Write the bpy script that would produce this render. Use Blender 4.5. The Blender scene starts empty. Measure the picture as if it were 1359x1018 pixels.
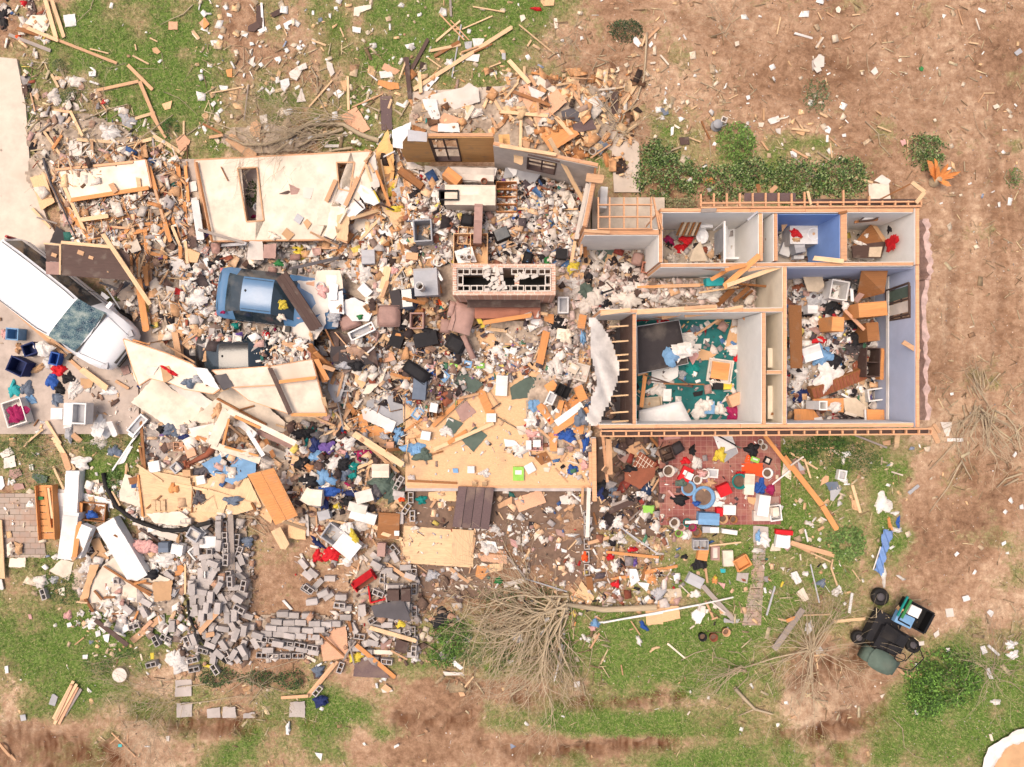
import bpy,math,random
import numpy as np
from mathutils import Vector,Matrix
R=math.radians
random.seed(7);NR=np.random.default_rng(11)
S=bpy.context.scene
U_=random.uniform
bD=bpy.data
D_O=bD.objects
hy_=math.hypot
# ---------------------------------------------------------------- camera, sky, sun, exposure
H=24.0                       # height of the camera above the lawn
F=906.0                      # focal length in pixels of a 1359 pixel wide frame
cam=bD.cameras.new('camera');cam.lens=24;cam.sensor_width=36;cam.clip_end=2000
co=D_O.new('camera',cam);S.collection.objects.link(co);co.location=(0,0,H);S.camera=co
W=bD.worlds.new('World');S.world=W;W.use_nodes=True
nt=W.node_tree;bg=nt.nodes['Background'];sky=nt.nodes.new('ShaderNodeTexSky');sky.sky_type='NISHITA'
sky.sun_disc=False;sky.sun_elevation=R(70);sky.sun_rotation=R(-80);sky.dust_density=6;sky.air_density=1.0
hz=nt.nodes.new('ShaderNodeMix');hz.data_type='RGBA';hz.blend_type='MULTIPLY';hz.inputs[0].default_value=1;hz.inputs[7].default_value=(1.12,1.02,.92,1)   # thin bright overcast
nt.links.new(sky.outputs[0],hz.inputs[6]);nt.links.new(hz.outputs[2],bg.inputs[0]);bg.inputs[1].default_value=0.15
sl=bD.lights.new('sun','SUN');sl.energy=1.45;sl.angle=R(30);sl.color=(1,.92,.82)
so=D_O.new('sun',sl);S.collection.objects.link(so)
so.rotation_euler=Vector((-math.sin(R(-80)),-math.cos(R(-80)),-math.tan(R(70)))).to_track_quat('-Z','Y').to_euler()
S.view_settings.view_transform='Standard';S.view_settings.look='None';S.view_settings.exposure=0.41
S.view_settings.gamma=1;S.render.engine='CYCLES';S.cycles.max_bounces=5
# ---------------------------------------------------------------- coordinates
def w2(px,py,z=0.0):
 k=(H-z)/F
 return(px-679.5)*k,(509-py)*k
VW=[0,0,1]
def V(x0,y0,s):VW[:]=[x0,y0,s]
def q(x,y):return VW[0]+x*VW[2],VW[1]+y*VW[2]
# ---------------------------------------------------------------- noise and masks
def vnoise(x,y,seed=0):
 xi=np.floor(x).astype(int);yi=np.floor(y).astype(int);fx=x-xi;fy=y-yi
 fx=fx*fx*(3-2*fx);fy=fy*fy*(3-2*fy)
 def h(a,b):
  n=(a*374761393+b*668265263+seed*1442695041)&0x7fffffff
  n=((n^(n>>13))*1274126177)&0x7fffffff
  return((n^(n>>16))&0xffff)/65535.0
 return(h(xi,yi)*(1-fx)+h(xi+1,yi)*fx)*(1-fy)+(h(xi,yi+1)*(1-fx)+h(xi+1,yi+1)*fx)*fy
def fbm(x,y,seed=0,o=4):
 s=0;a=1;t=0
 for k in range(o):s=s+a*vnoise(x*2**k,y*2**k,seed+k*17);t+=a;a*=.5
 return s/t
def inpoly(X,Y,P):
 r=np.zeros(np.shape(X),bool);n=len(P);j=n-1
 for i in range(n):
  xi,yi=P[i];xj,yj=P[j]
  if yi!=yj:r^=((yi>Y)!=(yj>Y))&(X<(xj-xi)*(Y-yi)/(yj-yi)+xi)
  j=i
 return r
RES=.06;X0,Y0=-19.2,-14.6;NX,NY=640,487
GX,GY=np.meshgrid(X0+np.arange(NX)*RES,Y0+np.arange(NY)*RES)
HM=np.zeros((NY,NX))
def raster(P):
 xs=[p[0]for p in P];ys=[p[1]for p in P]
 i0=max(0,int((min(xs)-X0)/RES));i1=min(NX,int((max(xs)-X0)/RES)+2)
 j0=max(0,int((min(ys)-Y0)/RES));j1=min(NY,int((max(ys)-Y0)/RES)+2)
 if i1<=i0 or j1<=j0:return None
 sl_=(slice(j0,j1),slice(i0,i1));m=inpoly(GX[sl_],GY[sl_],P)
 if not m.any():
  m[:]=True
 return sl_,m
def hset(P,z,add=False):
 r=raster(P)
 if r:a=HM[r[0]];a[r[1]]=np.maximum(a[r[1]],z)if not add else a[r[1]]+z
def hat(x,y):
 i=np.clip(((np.asarray(x)-X0)/RES+.5).astype(int),0,NX-1);j=np.clip(((np.asarray(y)-Y0)/RES+.5).astype(int),0,NY-1)
 return HM[j,i]
def stackz(P,pct=75):
 r=raster(P)
 if r is None:return 0.
 v=HM[r[0]][r[1]];v=v[v<2.6]if(v<2.6).any()else v
 return float(np.percentile(v,pct))
# ---------------------------------------------------------------- materials
def lin(c):return tuple((v/255/12.92 if v<10.3 else((v/255+.055)/1.055)**2.4)*.8 for v in c)
MT={}
def NN(n,t,x=0,**kw):
 a=n.nodes.new(t)
 for k,v in kw.items():setattr(a,k,v)
 return a
def mat(key,name,c,typ='sheet',rough=.75,var=.25,spec=.3,metal=0,word=None):
 m=bD.materials.new(name);m.use_nodes=True;n=m.node_tree;L=n.links.new
 b=n.nodes['Principled BSDF'];b.inputs['Roughness'].default_value=rough;b.inputs['Specular IOR Level'].default_value=spec
 b.inputs['Metallic'].default_value=metal
 base=lin(c);tc=NN(n,'ShaderNodeTexCoord');oi=NN(n,'ShaderNodeObjectInfo')
 ad=NN(n,'ShaderNodeVectorMath',operation='ADD');mu=NN(n,'ShaderNodeVectorMath',operation='SCALE');mu.inputs[0].default_value=(7,5,3)
 L(oi.outputs['Random'],mu.inputs['Scale']);L(mu.outputs[0],ad.inputs[0])
 mp=NN(n,'ShaderNodeMapping');L(tc.outputs['Object'],ad.inputs[1]);L(ad.outputs[0],mp.inputs[0])
 ns=NN(n,'ShaderNodeTexNoise');ns.inputs['Detail'].default_value=6;ns.inputs['Roughness'].default_value=.65
 L(mp.outputs[0],ns.inputs[0])
 if typ=='wood':mp.inputs['Scale'].default_value=(1.2,16,16);ns.inputs['Scale'].default_value=2.2
 elif typ=='osb':mp.inputs['Scale'].default_value=(6,14,10);ns.inputs['Scale'].default_value=2.5
 elif typ=='fabric':ns.inputs['Scale'].default_value=4
 else:ns.inputs['Scale'].default_value=2.2
 n2=NN(n,'ShaderNodeTexNoise');n2.inputs['Scale'].default_value=1.1 if typ!='wood' else 3;n2.inputs['Detail'].default_value=8
 L(ad.outputs[0],n2.inputs[0])
 r1=NN(n,'ShaderNodeMapRange');r1.inputs['From Min'].default_value=.3;r1.inputs['From Max'].default_value=.7
 r1.inputs['To Min'].default_value=1-var*.9;r1.inputs['To Max'].default_value=1+var*.35;L(ns.outputs[0],r1.inputs[0])
 r2=NN(n,'ShaderNodeMapRange');r2.inputs['To Min'].default_value=1-var*.6;r2.inputs['To Max'].default_value=1+var*.25;L(oi.outputs['Random'],r2.inputs[0])
 m1=NN(n,'ShaderNodeMath',operation='MULTIPLY');L(r1.outputs[0],m1.inputs[0]);L(r2.outputs[0],m1.inputs[1])
 cm=NN(n,'ShaderNodeMix',data_type='RGBA',blend_type='MULTIPLY');cm.inputs[0].default_value=1;cm.inputs[6].default_value=(*base,1)
 L(m1.outputs[0],cm.inputs[7])
 # dirt and dust stains
 st=NN(n,'ShaderNodeMapRange');st.inputs['From Min'].default_value=.56;st.inputs['From Max'].default_value=.75
 st.inputs['To Max'].default_value=.15 if var<=.12 or typ=='fabric' else .5;L(n2.outputs[0],st.inputs[0])
 c2=NN(n,'ShaderNodeMix',data_type='RGBA');L(st.outputs[0],c2.inputs[0]);L(cm.outputs[2],c2.inputs[6])
 c2.inputs[7].default_value=(.30,.22,.155,1)if sum(base)>.3 else(.2,.17,.14,1)
 L(c2.outputs[2],b.inputs['Base Color'])
 bp=NN(n,'ShaderNodeBump');bp.inputs['Strength'].default_value=.35 if typ!='fabric' else .8;bp.inputs['Distance'].default_value=.02
 L(ns.outputs[0],bp.inputs['Height']);L(bp.outputs[0],b.inputs['Normal'])
 MT[key]=m;m['w']=word or name.replace('_',' ');return m
for a in[('pine','pale_pine',(240,203,160),'wood'),('tan','tan_wood',(222,176,136),'wood'),('org','orange_wood',(230,160,100),'wood'),
    ('brn','brown_wood',(160,108,66),'wood'),('dkb','dark_brown',(92,72,66),'wood'),('gry','weathered_grey',(168,156,148),'wood'),
    ('osb','golden_osb',(240,196,150),'osb'),('ply','pinkish_plywood',(228,176,142),'osb'),('crm','cream',(250,234,214),'sheet',.75,.32),
    ('wht','white',(244,242,240),'sheet'),('off','off_white',(228,218,208),'sheet'),('lgr','light_grey',(190,190,194),'sheet'),
    ('grn_','dull_green',(92,108,98),'fabric'),('kra','tan_cardboard',(212,170,128),'sheet'),('chr','charcoal',(66,60,62),'sheet'),
    ('shg','brown_grey_shingle',(112,92,92),'osb'),('slt','slate_blue',(112,124,142),'sheet'),('con','grey_concrete',(190,180,174),'sheet'),
    ('blk','black',(34,33,37),'fabric'),('red','red',(214,32,42),'fabric'),('blu','blue',(48,92,172),'fabric'),
    ('nvy','navy_blue',(34,48,98),'fabric'),('sky','pale_blue',(126,170,212),'fabric'),('tel','teal',(20,138,132),'fabric'),
    ('grn','green',(52,130,70),'fabric'),('lim','lime_green',(150,205,90),'fabric'),('yel','yellow',(232,208,78),'fabric'),
    ('pur','purple',(112,88,160),'fabric'),('mag','magenta',(165,30,90),'fabric'),('pnk','dusty_pink',(226,174,168),'fabric'),
    ('mau','mauve_brown',(180,145,135),'fabric'),('brk','red_brick',(184,122,100),'sheet'),('cyn','turquoise',(60,190,196),'fabric'),
    ('ltc','pale_cloth',(236,230,224),'fabric'),('bge','beige',(214,196,172),'fabric'),('blo','grey_block',(192,184,180),'sheet',.8,.35),
    ('rus','rusty_brown',(150,88,64),'fabric'),('bar','grey_bark',(192,174,146),'wood'),('orr','bright_orange',(244,92,38),'fabric'),
    ('slv','silver_grey',(176,178,184),'sheet'),('dgr','dark_grey',(96,92,96),'sheet')]:
 mat(*a)
for k in('wht','off','crm'):pass
mat('wwl','white_painted_wall',(250,248,244),'sheet',var=.1);mat('bwl','blue_painted_wall',(132,166,226),'sheet',var=.1)
mat('pwl','periwinkle_painted_wall',(190,200,226),'sheet',var=.1);mat('cwl','cream_painted_wall',(238,226,206),'sheet',var=.15)
mat('stud','pine_framing',(234,178,136),'wood',var=.35,word='pine')
mat('bpt','metallic_blue_paint',(84,126,166),'sheet',rough=.3,var=.12,spec=.6);mat('wpt','white_car_paint',(246,247,250),'sheet',rough=.25,var=.04,spec=.6)
mat('kpt','black_car_paint',(26,27,31),'sheet',rough=.2,var=.15,spec=.6)
mat('gls','dark_glass',(44,58,68),'sheet',rough=.08,var=.3,spec=.8);mat('rub','black_rubber',(36,34,34),'fabric');mat('chm','chrome',(200,200,205),'sheet',rough=.3,var=.1,metal=.9)
mat('trm','black_trim',(22,22,24),'sheet',rough=.5,var=.1);mat('tlt','red_lamp_plastic',(170,20,25),'sheet',rough=.3,var=.1)
mat('por','white_porcelain',(244,245,248),'sheet',rough=.15,var=.06,spec=.6)
def vmat(key,name,rough=.85,bump=0):
 m=bD.materials.new(name);m.use_nodes=True;n=m.node_tree;L=n.links.new;b=n.nodes['Principled BSDF']
 b.inputs['Roughness'].default_value=rough;b.inputs['Specular IOR Level'].default_value=.25
 a=NN(n,'ShaderNodeAttribute');a.attribute_name='Col'
 ns=NN(n,'ShaderNodeTexNoise');ns.inputs['Scale'].default_value=9;ns.inputs['Detail'].default_value=5
 g=NN(n,'ShaderNodeNewGeometry');L(g.outputs['Position'],ns.inputs[0])
 mr=NN(n,'ShaderNodeMapRange');mr.inputs['From Min'].default_value=.3;mr.inputs['From Max'].default_value=.7;mr.inputs['To Min'].default_value=.72;mr.inputs['To Max'].default_value=1.15
 L(ns.outputs[0],mr.inputs[0]);c=NN(n,'ShaderNodeMix',data_type='RGBA',blend_type='MULTIPLY');c.inputs[0].default_value=1
 L(a.outputs['Color'],c.inputs[6]);L(mr.outputs[0],c.inputs[7]);L(c.outputs[2],b.inputs['Base Color'])
 MT[key]=m;m['w']=name
vmat('lit','mixed_litter');vmat('leaf','leaf_green',.6)
# ---------------------------------------------------------------- mesh and object helpers
ALL=[]
class MB:
 def __init__(s):s.v=[];s.f=[];s.m=[];s.sm=False
 def add(s,vs,fs,mi=0):
  o=len(s.v);s.v+=[tuple(v)for v in vs];s.f+=[tuple(i+o for i in f)for f in fs];s.m+=[mi]*len(fs);return s
 def box(s,c,d,M=None,mi=0,taper=1.0):
  x,y,z=d[0]/2,d[1]/2,d[2]/2;t=taper
  vs=[(-x,-y,-z),(x,-y,-z),(x,y,-z),(-x,y,-z),(-x*t,-y*t,z),(x*t,-y*t,z),(x*t,y*t,z),(-x*t,y*t,z)]
  c=Vector(c);vs=[((M@Vector(v))if M else Vector(v))+c for v in vs]
  return s.add(vs,[(3,2,1,0),(4,5,6,7),(0,1,5,4),(1,2,6,5),(2,3,7,6),(3,0,4,7)],mi)
 def seg(s,a,b,w,h,mi=0):
  a=Vector(a);b=Vector(b);d=b-a;l=d.length or .001;x=d/l;y=Vector((0,0,1)).cross(x)
  if y.length<.01:y=Vector((0,1,0))
  y.normalize();z=x.cross(y);M=Matrix((x,y,z)).transposed();return s.box((a+b)/2,(l,w,h),M,mi)
 def prism(s,P,z0,z1,mi=0):
  n=len(P);ar=sum(P[i][0]*P[(i+1)%n][1]-P[(i+1)%n][0]*P[i][1]for i in range(n))
  if ar<0:P=P[::-1]
  return s.add([(p[0],p[1],z0)for p in P]+[(p[0],p[1],z1)for p in P],
      [tuple(range(n))[::-1],tuple(range(n,2*n))]+[(i,(i+1)%n,(i+1)%n+n,i+n)for i in range(n)],mi)
 def tube(s,P,r,n=6,mi=0,cap=True):
  P=[Vector(p)for p in P];rs=r if isinstance(r,(list,tuple))else[r]*len(P);vs=[];fs=[]
  for i,p in enumerate(P):
   d=(P[min(i+1,len(P)-1)]-P[max(i-1,0)]);d=d.normalized()if d.length>1e-6 else Vector((1,0,0))
   u=d.cross(Vector((0,0,1))if abs(d.z)<.9 else Vector((1,0,0))).normalized();w=d.cross(u)
   vs+=[p+(u*math.cos(6.2832*k/n)+w*math.sin(6.2832*k/n))*rs[i]for k in range(n)]
  for i in range(len(P)-1):
   fs+=[(i*n+k,i*n+(k+1)%n,(i+1)*n+(k+1)%n,(i+1)*n+k)for k in range(n)]
  if cap:fs+=[tuple(range(n)),tuple(range((len(P)-1)*n,len(P)*n))[::-1]]
  return s.add(vs,fs,mi)
 def lathe(s,prof,c=(0,0,0),n=20,mi=0):
  vs=[(c[0]+r*math.cos(6.2832*k/n),c[1]+r*math.sin(6.2832*k/n),c[2]+z)for r,z in prof for k in range(n)]
  fs=[(i*n+k,i*n+(k+1)%n,(i+1)*n+(k+1)%n,(i+1)*n+k)for i in range(len(prof)-1)for k in range(n)]
  return s.add(vs,fs,mi)
 def build(s,name,mats,parent=None,smooth=False):
  me=bD.meshes.new(name);me.from_pydata(s.v,[],s.f)
  if isinstance(mats,str):mats=[mats]
  for k in mats:me.materials.append(MT[k])
  if len(mats)>1:me.polygons.foreach_set('material_index',s.m)
  if smooth:me.polygons.foreach_set('use_smooth',[True]*len(s.f))
  me.update();o=D_O.new(name,me);S.collection.objects.link(o)
  if parent:o.parent=parent
  return o
def npmesh(name,vs,fs,cols=None,key='lit',smooth=False,parent=None):
 """vs Nx3, fs Mx(3|4) arrays, cols Nx3 linear colours per vertex"""
 me=bD.meshes.new(name);k=fs.shape[1];me.vertices.add(len(vs));me.vertices.foreach_set('co',np.ascontiguousarray(vs,np.float32).ravel())
 me.loops.add(fs.size);me.loops.foreach_set('vertex_index',np.ascontiguousarray(fs,np.int32).ravel())
 me.polygons.add(len(fs));me.polygons.foreach_set('loop_start',np.arange(len(fs),dtype=np.int32)*k)
 if smooth:me.polygons.foreach_set('use_smooth',np.ones(len(fs),bool))
 if cols is not None:
  a=me.color_attributes.new('Col','FLOAT_COLOR','POINT');a.data.foreach_set('color',np.hstack([cols,np.ones((len(cols),1))]).astype(np.float32).ravel())
 me.materials.append(MT[key]);me.update(calc_edges=True);o=D_O.new(name,me);S.collection.objects.link(o)
 if parent:o.parent=parent
 return o
def empty(name,loc=(0,0,0),rz=0):
 o=D_O.new(name,None);S.collection.objects.link(o);o.location=loc;o.rotation_euler=(0,0,rz);o.empty_display_size=.2;return o
def tag(o,label=None,cat=None,group=None,kind=None,auto=None):
 if label:o['label']=label
 if cat:o['category']=cat
 if group:o['group']=group
 if kind:o['kind']=kind
 if auto:ALL.append((o,auto))
 return o
# ================================================================ THE GROUND
def seg_d(X,Y,pts):
 d=np.full(np.shape(X),1e9)
 for(ax,ay),(bx,by)in zip(pts[:-1],pts[1:]):
  vx,vy=bx-ax,by-ay;t=np.clip(((X-ax)*vx+(Y-ay)*vy)/(vx*vx+vy*vy+1e-9),0,1)
  d=np.minimum(d,np.hypot(X-ax-t*vx,Y-ay-t*vy))
 return d
BL=[(180,60,140,80,.75),(230,130,70,60,.5),(600,20,120,50,.7),(640,90,80,60,.65),(500,60,28,45,.7),(410,150,120,40,.25),(380,40,90,50,-.35),(310,60,25,60,-.6),(470,90,30,30,-.4),
   (1150,110,330,140,-1.2),(880,30,110,60,-.9),(820,110,60,40,-.3),(1300,330,110,220,-1.0),(935,165,80,40,.8),(1000,200,70,40,.5),(1090,225,80,50,.8),(1230,205,45,30,.8),(1085,125,30,30,.5),
   (1290,560,80,120,-.9),(1290,720,90,150,-.8),(1260,470,26,50,.55),(1215,600,70,40,.5),(1110,620,70,60,.6),(1190,700,26,90,.75),(1160,800,60,70,.7),(1050,700,60,60,.55),(1330,870,60,50,.3),
   (90,860,170,90,.95),(30,800,40,60,.1),(30,750,40,30,.5),(60,1005,150,34,-1.4),(140,975,90,26,-1),(200,895,60,40,-.5),(330,985,150,40,.5),(450,930,90,40,.7),(575,940,50,40,-1.3),(600,870,50,60,.6),
   (770,850,130,50,.6),(780,960,130,32,.9),(900,880,120,60,.7),(990,760,70,90,.8),(945,1000,170,30,.6),(700,915,190,12,-.9),(840,935,120,10,-.9),(690,990,160,14,-1.2),(850,985,120,10,-1.0),
   (1100,910,70,45,-1.5),(1140,880,50,40,-1.0),(1105,960,40,60,-1),(1265,965,150,90,1.1),(1300,900,90,70,.7),(1040,880,50,60,.3),(1050,1000,60,40,.4),(990,930,80,50,.6),
   (700,720,110,70,-1.4),(365,765,60,80,-1.6),(400,830,120,40,-1),(350,900,110,16,-.9),(440,880,60,25,.3),(100,620,80,60,.5),(140,560,60,40,.2),(1210,795,60,40,-.9),(1290,620,60,50,-.6)]
def grassf(X,Y):
 px=X*F/H+679.5;py=509-Y*F/H;g=np.full(np.shape(X),.40)
 for cx,cy,rx,ry,a in BL:g=g+a*.75*np.exp(-(((px-cx)/rx)**2+((py-cy)/ry)**2)*.9)
 far=np.clip((np.hypot(X/18,Y/14)-1.1)*2,0,1)
 g=np.clip(g,-.12,1.3);g=g*(1-far)+.6*far
 return g+(fbm(X*1.3,Y*1.3,5)-.5)*1.5+(fbm(X*.35,Y*.35,9,3)-.5)*.9
RUT=[([(-20,985),(60,990),(150,1010)],16),([(530,955),(580,962),(625,950)],8),([(640,985),(700,1000),(800,992),(900,985)],7),([(690,925),(790,935),(900,925)],6),
    ([(1060,905),(1110,880),(1160,860)],9),([(1040,970),(1090,975),(1160,940)],9),([(1100,1010),(1120,960)],12),([(240,962),(330,965),(420,960)],8)]
TRK=[([(1270,190),(1275,300),(1265,400),(1262,520),(1290,640)],9),([(1325,150),(1320,260),(1335,400),(1310,560)],9),([(850,60),(960,110),(1080,130),(1200,60)],10),
    ([(900,20),(1000,90),(1110,170),(1250,330)],10),([(1000,20),(1120,90),(1230,160),(1320,180)],9),([(1210,830),(1270,780),(1320,720),(1350,600)],9),([(1150,860),(1215,800)],8)]
def tw(pts):return[w2(*p)for p in pts]
def groundz(X,Y):
 z=(fbm(X*.5,Y*.5,3)-.5)*.14+(fbm(X*3,Y*3,4)-.5)*.05
 dk=np.zeros(np.shape(X))
 for pts,w in RUT:
  d=seg_d(X,Y,tw(pts))/(w*1.35*H/F);d=d+(fbm(X*2,Y*2,8)-.5)*2.2
  e=np.clip(fbm(X*.8,Y*.8,33,3)*2.6-.4,0,1);z=z-.16*np.exp(-d*d*1.4)*e+.06*np.exp(-(d-1.5)**2*2)*e;dk=np.maximum(dk,np.exp(-d*d*.8)*e*(.25+1.3*vnoise(X*14,Y*2.5,34)))
 for cx,cy,rx,ry,a_ in[(1105,905,60,34,.9),(1150,945,40,50,.7),(40,1005,130,20,.9),(200,955,120,14,.6),(340,955,60,10,.7),(590,965,40,10,.8),(700,1003,120,12,.7),(980,965,60,16,.5),(600,30,1,1,0),(420,70,60,60,.4),(1240,120,120,40,.35),(720,720,90,40,.7),(930,40,50,30,.35),(1290,470,50,120,.3)]:
  x_,y_=w2(cx,cy);k_=H/F;dk=np.maximum(dk,a_*np.exp(-((X-x_)/(rx*k_))**2-((Y-y_)/(ry*k_))**2)*np.clip(vnoise(X*9+Y*3,Y*3,61)*.8+fbm(X*1.5,Y*1.5,62)*.8-.15,0,1))
 for pts,w in TRK:
  d=seg_d(X,Y,tw(pts));wv=w*H/F;e=np.exp(-(d/wv)**4)
  z=z-e*.05+e*.035*np.sin((X*.4+Y)*2*math.pi/.24+3*np.abs(d)/wv);dk=np.maximum(dk,e*.5*np.clip(fbm(X*.9,Y*.9,55,3)*2.6-.9,0,1))
 return z,dk
ax=np.concatenate([-19.5-np.array([600,300,150,80,40,20,10,5,2]),np.arange(-19.5,19.51,.065),19.5+np.array([2,5,10,20,40,80,150,300,600])])
ay=np.concatenate([-14.8-np.array([600,300,150,80,40,20,10,5,2]),np.arange(-14.8,14.81,.065),14.8+np.array([2,5,10,20,40,80,150,300,600])])
AX,AY=np.meshgrid(ax,ay);gz,gd=groundz(AX,AY)
gg=grassf(AX,AY)
HP=[w2(*p,.4)for p in[(530,180),(775,235),(880,270),(1190,290),(1190,558),(790,560),(790,650),(535,650)]]   # under the house stays flat and low
GP=[w2(*p)for p in[(0,60),(30,90),(60,215),(540,190),(540,660),(180,660),(180,580),(0,580)]]
mm=inpoly(AX,AY,HP)|inpoly(AX,AY,GP);gz=np.where(mm,np.minimum(gz*.2,0)-.05,gz)
PADJ=[(890,640,110,70),(35,700,50,60)]
for cx,cy,rx,ry in PADJ:
 x,y=w2(cx,cy);gz=np.where((np.abs(AX-x)<rx*H/F)&(np.abs(AY-y)<ry*H/F),np.minimum(gz,0)*.3-.02,gz)
n_,m_=len(ax),len(ay);idx=np.arange(n_*m_).reshape(m_,n_)
fs=np.stack([idx[:-1,:-1],idx[:-1,1:],idx[1:,1:],idx[1:,:-1]],-1).reshape(-1,4)
def gmat():
 m=bD.materials.new('lawn_and_dirt');m.use_nodes=True;n=m.node_tree;L=n.links.new;b=n.nodes['Principled BSDF'];b.inputs['Roughness'].default_value=.95
 b.inputs['Specular IOR Level'].default_value=.1
 a=NN(n,'ShaderNodeAttribute');a.attribute_name='Col';sp=NN(n,'ShaderNodeSeparateColor');L(a.outputs['Color'],sp.inputs[0])
 g=NN(n,'ShaderNodeNewGeometry')
 def noise(sc,d=8,r=.6):
  k=NN(n,'ShaderNodeTexNoise');k.inputs['Scale'].default_value=sc;k.inputs['Detail'].default_value=d;k.inputs['Roughness'].default_value=r;L(g.outputs['Position'],k.inputs[0]);return k.outputs[0]
 def ramp(src,st):
  r=NN(n,'ShaderNodeValToRGB');e=r.color_ramp.elements
  while len(e)<len(st):e.new(.5)
  for k,(p,c)in enumerate(st):e[k].position=p;e[k].color=(*lin(c),1)
  L(src,r.inputs[0]);return r.outputs[0]
 d1=NN(n,'ShaderNodeMath',operation='MULTIPLY_ADD');d1.inputs[1].default_value=.55;L(noise(3.4,14,.78),d1.inputs[0]);d2=NN(n,'ShaderNodeMath',operation='MULTIPLY');d2.inputs[1].default_value=.45;L(noise(.22,4,.5),d2.inputs[0]);L(d2.outputs[0],d1.inputs[2])
 dirt=ramp(d1.outputs[0],[(.36,(116,86,66)),(.45,(160,126,100)),(.53,(190,156,128)),(.62,(226,198,168))])
 dry=ramp(noise(7,8,.75),[(.3,(116,104,70)),(.5,(164,148,108)),(.68,(206,188,150))])
 grs=ramp(noise(11,8,.8),[(.3,(62,84,36)),(.46,(98,128,56)),(.58,(136,152,86)),(.72,(184,176,132))])
 n3=noise(5,10,.8);m3=NN(n,'ShaderNodeMath',operation='MULTIPLY_ADD');m3.inputs[1].default_value=2.2;m3.inputs[2].default_value=-1.08;L(n3,m3.inputs[0])
 s=NN(n,'ShaderNodeMath',operation='ADD');L(sp.outputs[0],s.inputs[0]);L(m3.outputs[0],s.inputs[1])
 def mr(lo,hi):
  k=NN(n,'ShaderNodeMapRange',interpolation_type='SMOOTHSTEP');k.inputs['From Min'].default_value=lo;k.inputs['From Max'].default_value=hi;L(s.outputs[0],k.inputs[0]);return k.outputs[0]
 def mix(f,x,y):
  k=NN(n,'ShaderNodeMix',data_type='RGBA');L(f,k.inputs[0]);L(x,k.inputs[6]);L(y,k.inputs[7]);return k
 c=mix(mr(.18,.5),dirt,dry);c=mix(mr(.52,1.0),c.outputs[2],grs)
 wet=NN(n,'ShaderNodeRGB');wet.outputs[0].default_value=(*lin((104,68,46)),1)
 wf=NN(n,'ShaderNodeMath',operation='MULTIPLY');wf.inputs[1].default_value=.75;L(sp.outputs[1],wf.inputs[0])
 c=mix(wf.outputs[0],c.outputs[2],wet.outputs[0]);L(c.outputs[2],b.inputs['Base Color'])
 bp=NN(n,'ShaderNodeBump');bp.inputs['Strength'].default_value=.9;bp.inputs['Distance'].default_value=.06;L(noise(14,10,.8),bp.inputs['Height']);L(bp.outputs[0],b.inputs['Normal'])
 MT['gnd']=m
gmat()
gp=AX*F/H+679.5,509-AY*F/H
cols=np.stack([np.clip(gg,-.5,1.5),gd,np.zeros_like(gg)],-1).reshape(-1,3)
g_o=npmesh('ground',np.stack([AX,AY,gz],-1).reshape(-1,3),fs,cols,'gnd',True);tag(g_o,'churned lawn and reddish dirt around the wrecked house',kind='structure')
HM[:]=groundz(GX,GY)[0];HM[inpoly(GX,GY,HP)|inpoly(GX,GY,GP)]=0.0
def slab(name,key,pts,z,t=.12,label=None,hm=True):
 P=[w2(x,y,z)for x,y in pts];m=MB();m.prism(P,z-t,z);o=m.build(name,key);tag(o,label,kind='structure')
 if hm:hset(P,z)
 return o
def gridmat(key,name,c1,c2,mort,bw,bh,off=.5,rot=0,ms=.04):
 m=bD.materials.new(name);m.use_nodes=True;n=m.node_tree;L=n.links.new;b=n.nodes['Principled BSDF'];b.inputs['Roughness'].default_value=.85
 g=NN(n,'ShaderNodeTexCoord');mp=NN(n,'ShaderNodeMapping');mp.inputs['Rotation'].default_value=(0,0,rot);L(g.outputs['Object'],mp.inputs[0])
 t=NN(n,'ShaderNodeTexBrick');t.offset=off;t.inputs['Scale'].default_value=1;t.inputs['Brick Width'].default_value=bw;t.inputs['Row Height'].default_value=bh;t.inputs['Mortar Size'].default_value=bh*ms
 t.inputs['Color1'].default_value=(*lin(c1),1);t.inputs['Color2'].default_value=(*lin(c2),1);t.inputs['Mortar'].default_value=(*lin(mort),1);L(mp.outputs[0],t.inputs[0])
 ns=NN(n,'ShaderNodeTexNoise');ns.inputs['Scale'].default_value=1.6;ns.inputs['Detail'].default_value=9;ns.inputs['Roughness'].default_value=.7;L(g.outputs['Object'],ns.inputs[0])
 r=NN(n,'ShaderNodeMapRange');r.inputs['From Min'].default_value=.45;r.inputs['From Max'].default_value=.68;r.inputs['To Max'].default_value=.8;L(ns.outputs[0],r.inputs[0])
 x=NN(n,'ShaderNodeMix',data_type='RGBA');L(r.outputs[0],x.inputs[0]);L(t.outputs[0],x.inputs[6]);x.inputs[7].default_value=(*lin((178,140,118)),1)
 L(x.outputs[2],b.inputs['Base Color']);bp=NN(n,'ShaderNodeBump');bp.inputs['Strength'].default_value=.5;bp.inputs['Distance'].default_value=.01;L(t.outputs[1],bp.inputs['Height']);bp.invert=True;L(bp.outputs[0],b.inputs['Normal'])
 MT[key]=m;m['w']=name.replace('_',' ')
gridmat('tile','red_patio_tile',(140,78,74),(156,94,86),(178,130,120),.2,.2,0)
gridmat('pav','grey_paver',(158,142,132),(182,166,152),(110,96,76),.36,.2,.5)
gridmat('brw','pinkish_brick',(222,180,158),(202,150,128),(236,216,200),.21,.075,.5,ms=.16)
mat('drv','driveway_concrete',(216,200,184),'sheet',var=.2);mat('slb','garage_slab_concrete',(196,180,168),'sheet',var=.3)
slab('driveway','drv',[(-60,70),(22,78),(34,140),(40,225),(62,290),(95,345),(70,420),(-60,420)],.06,label='pale concrete driveway running off behind the white minivan')
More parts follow.
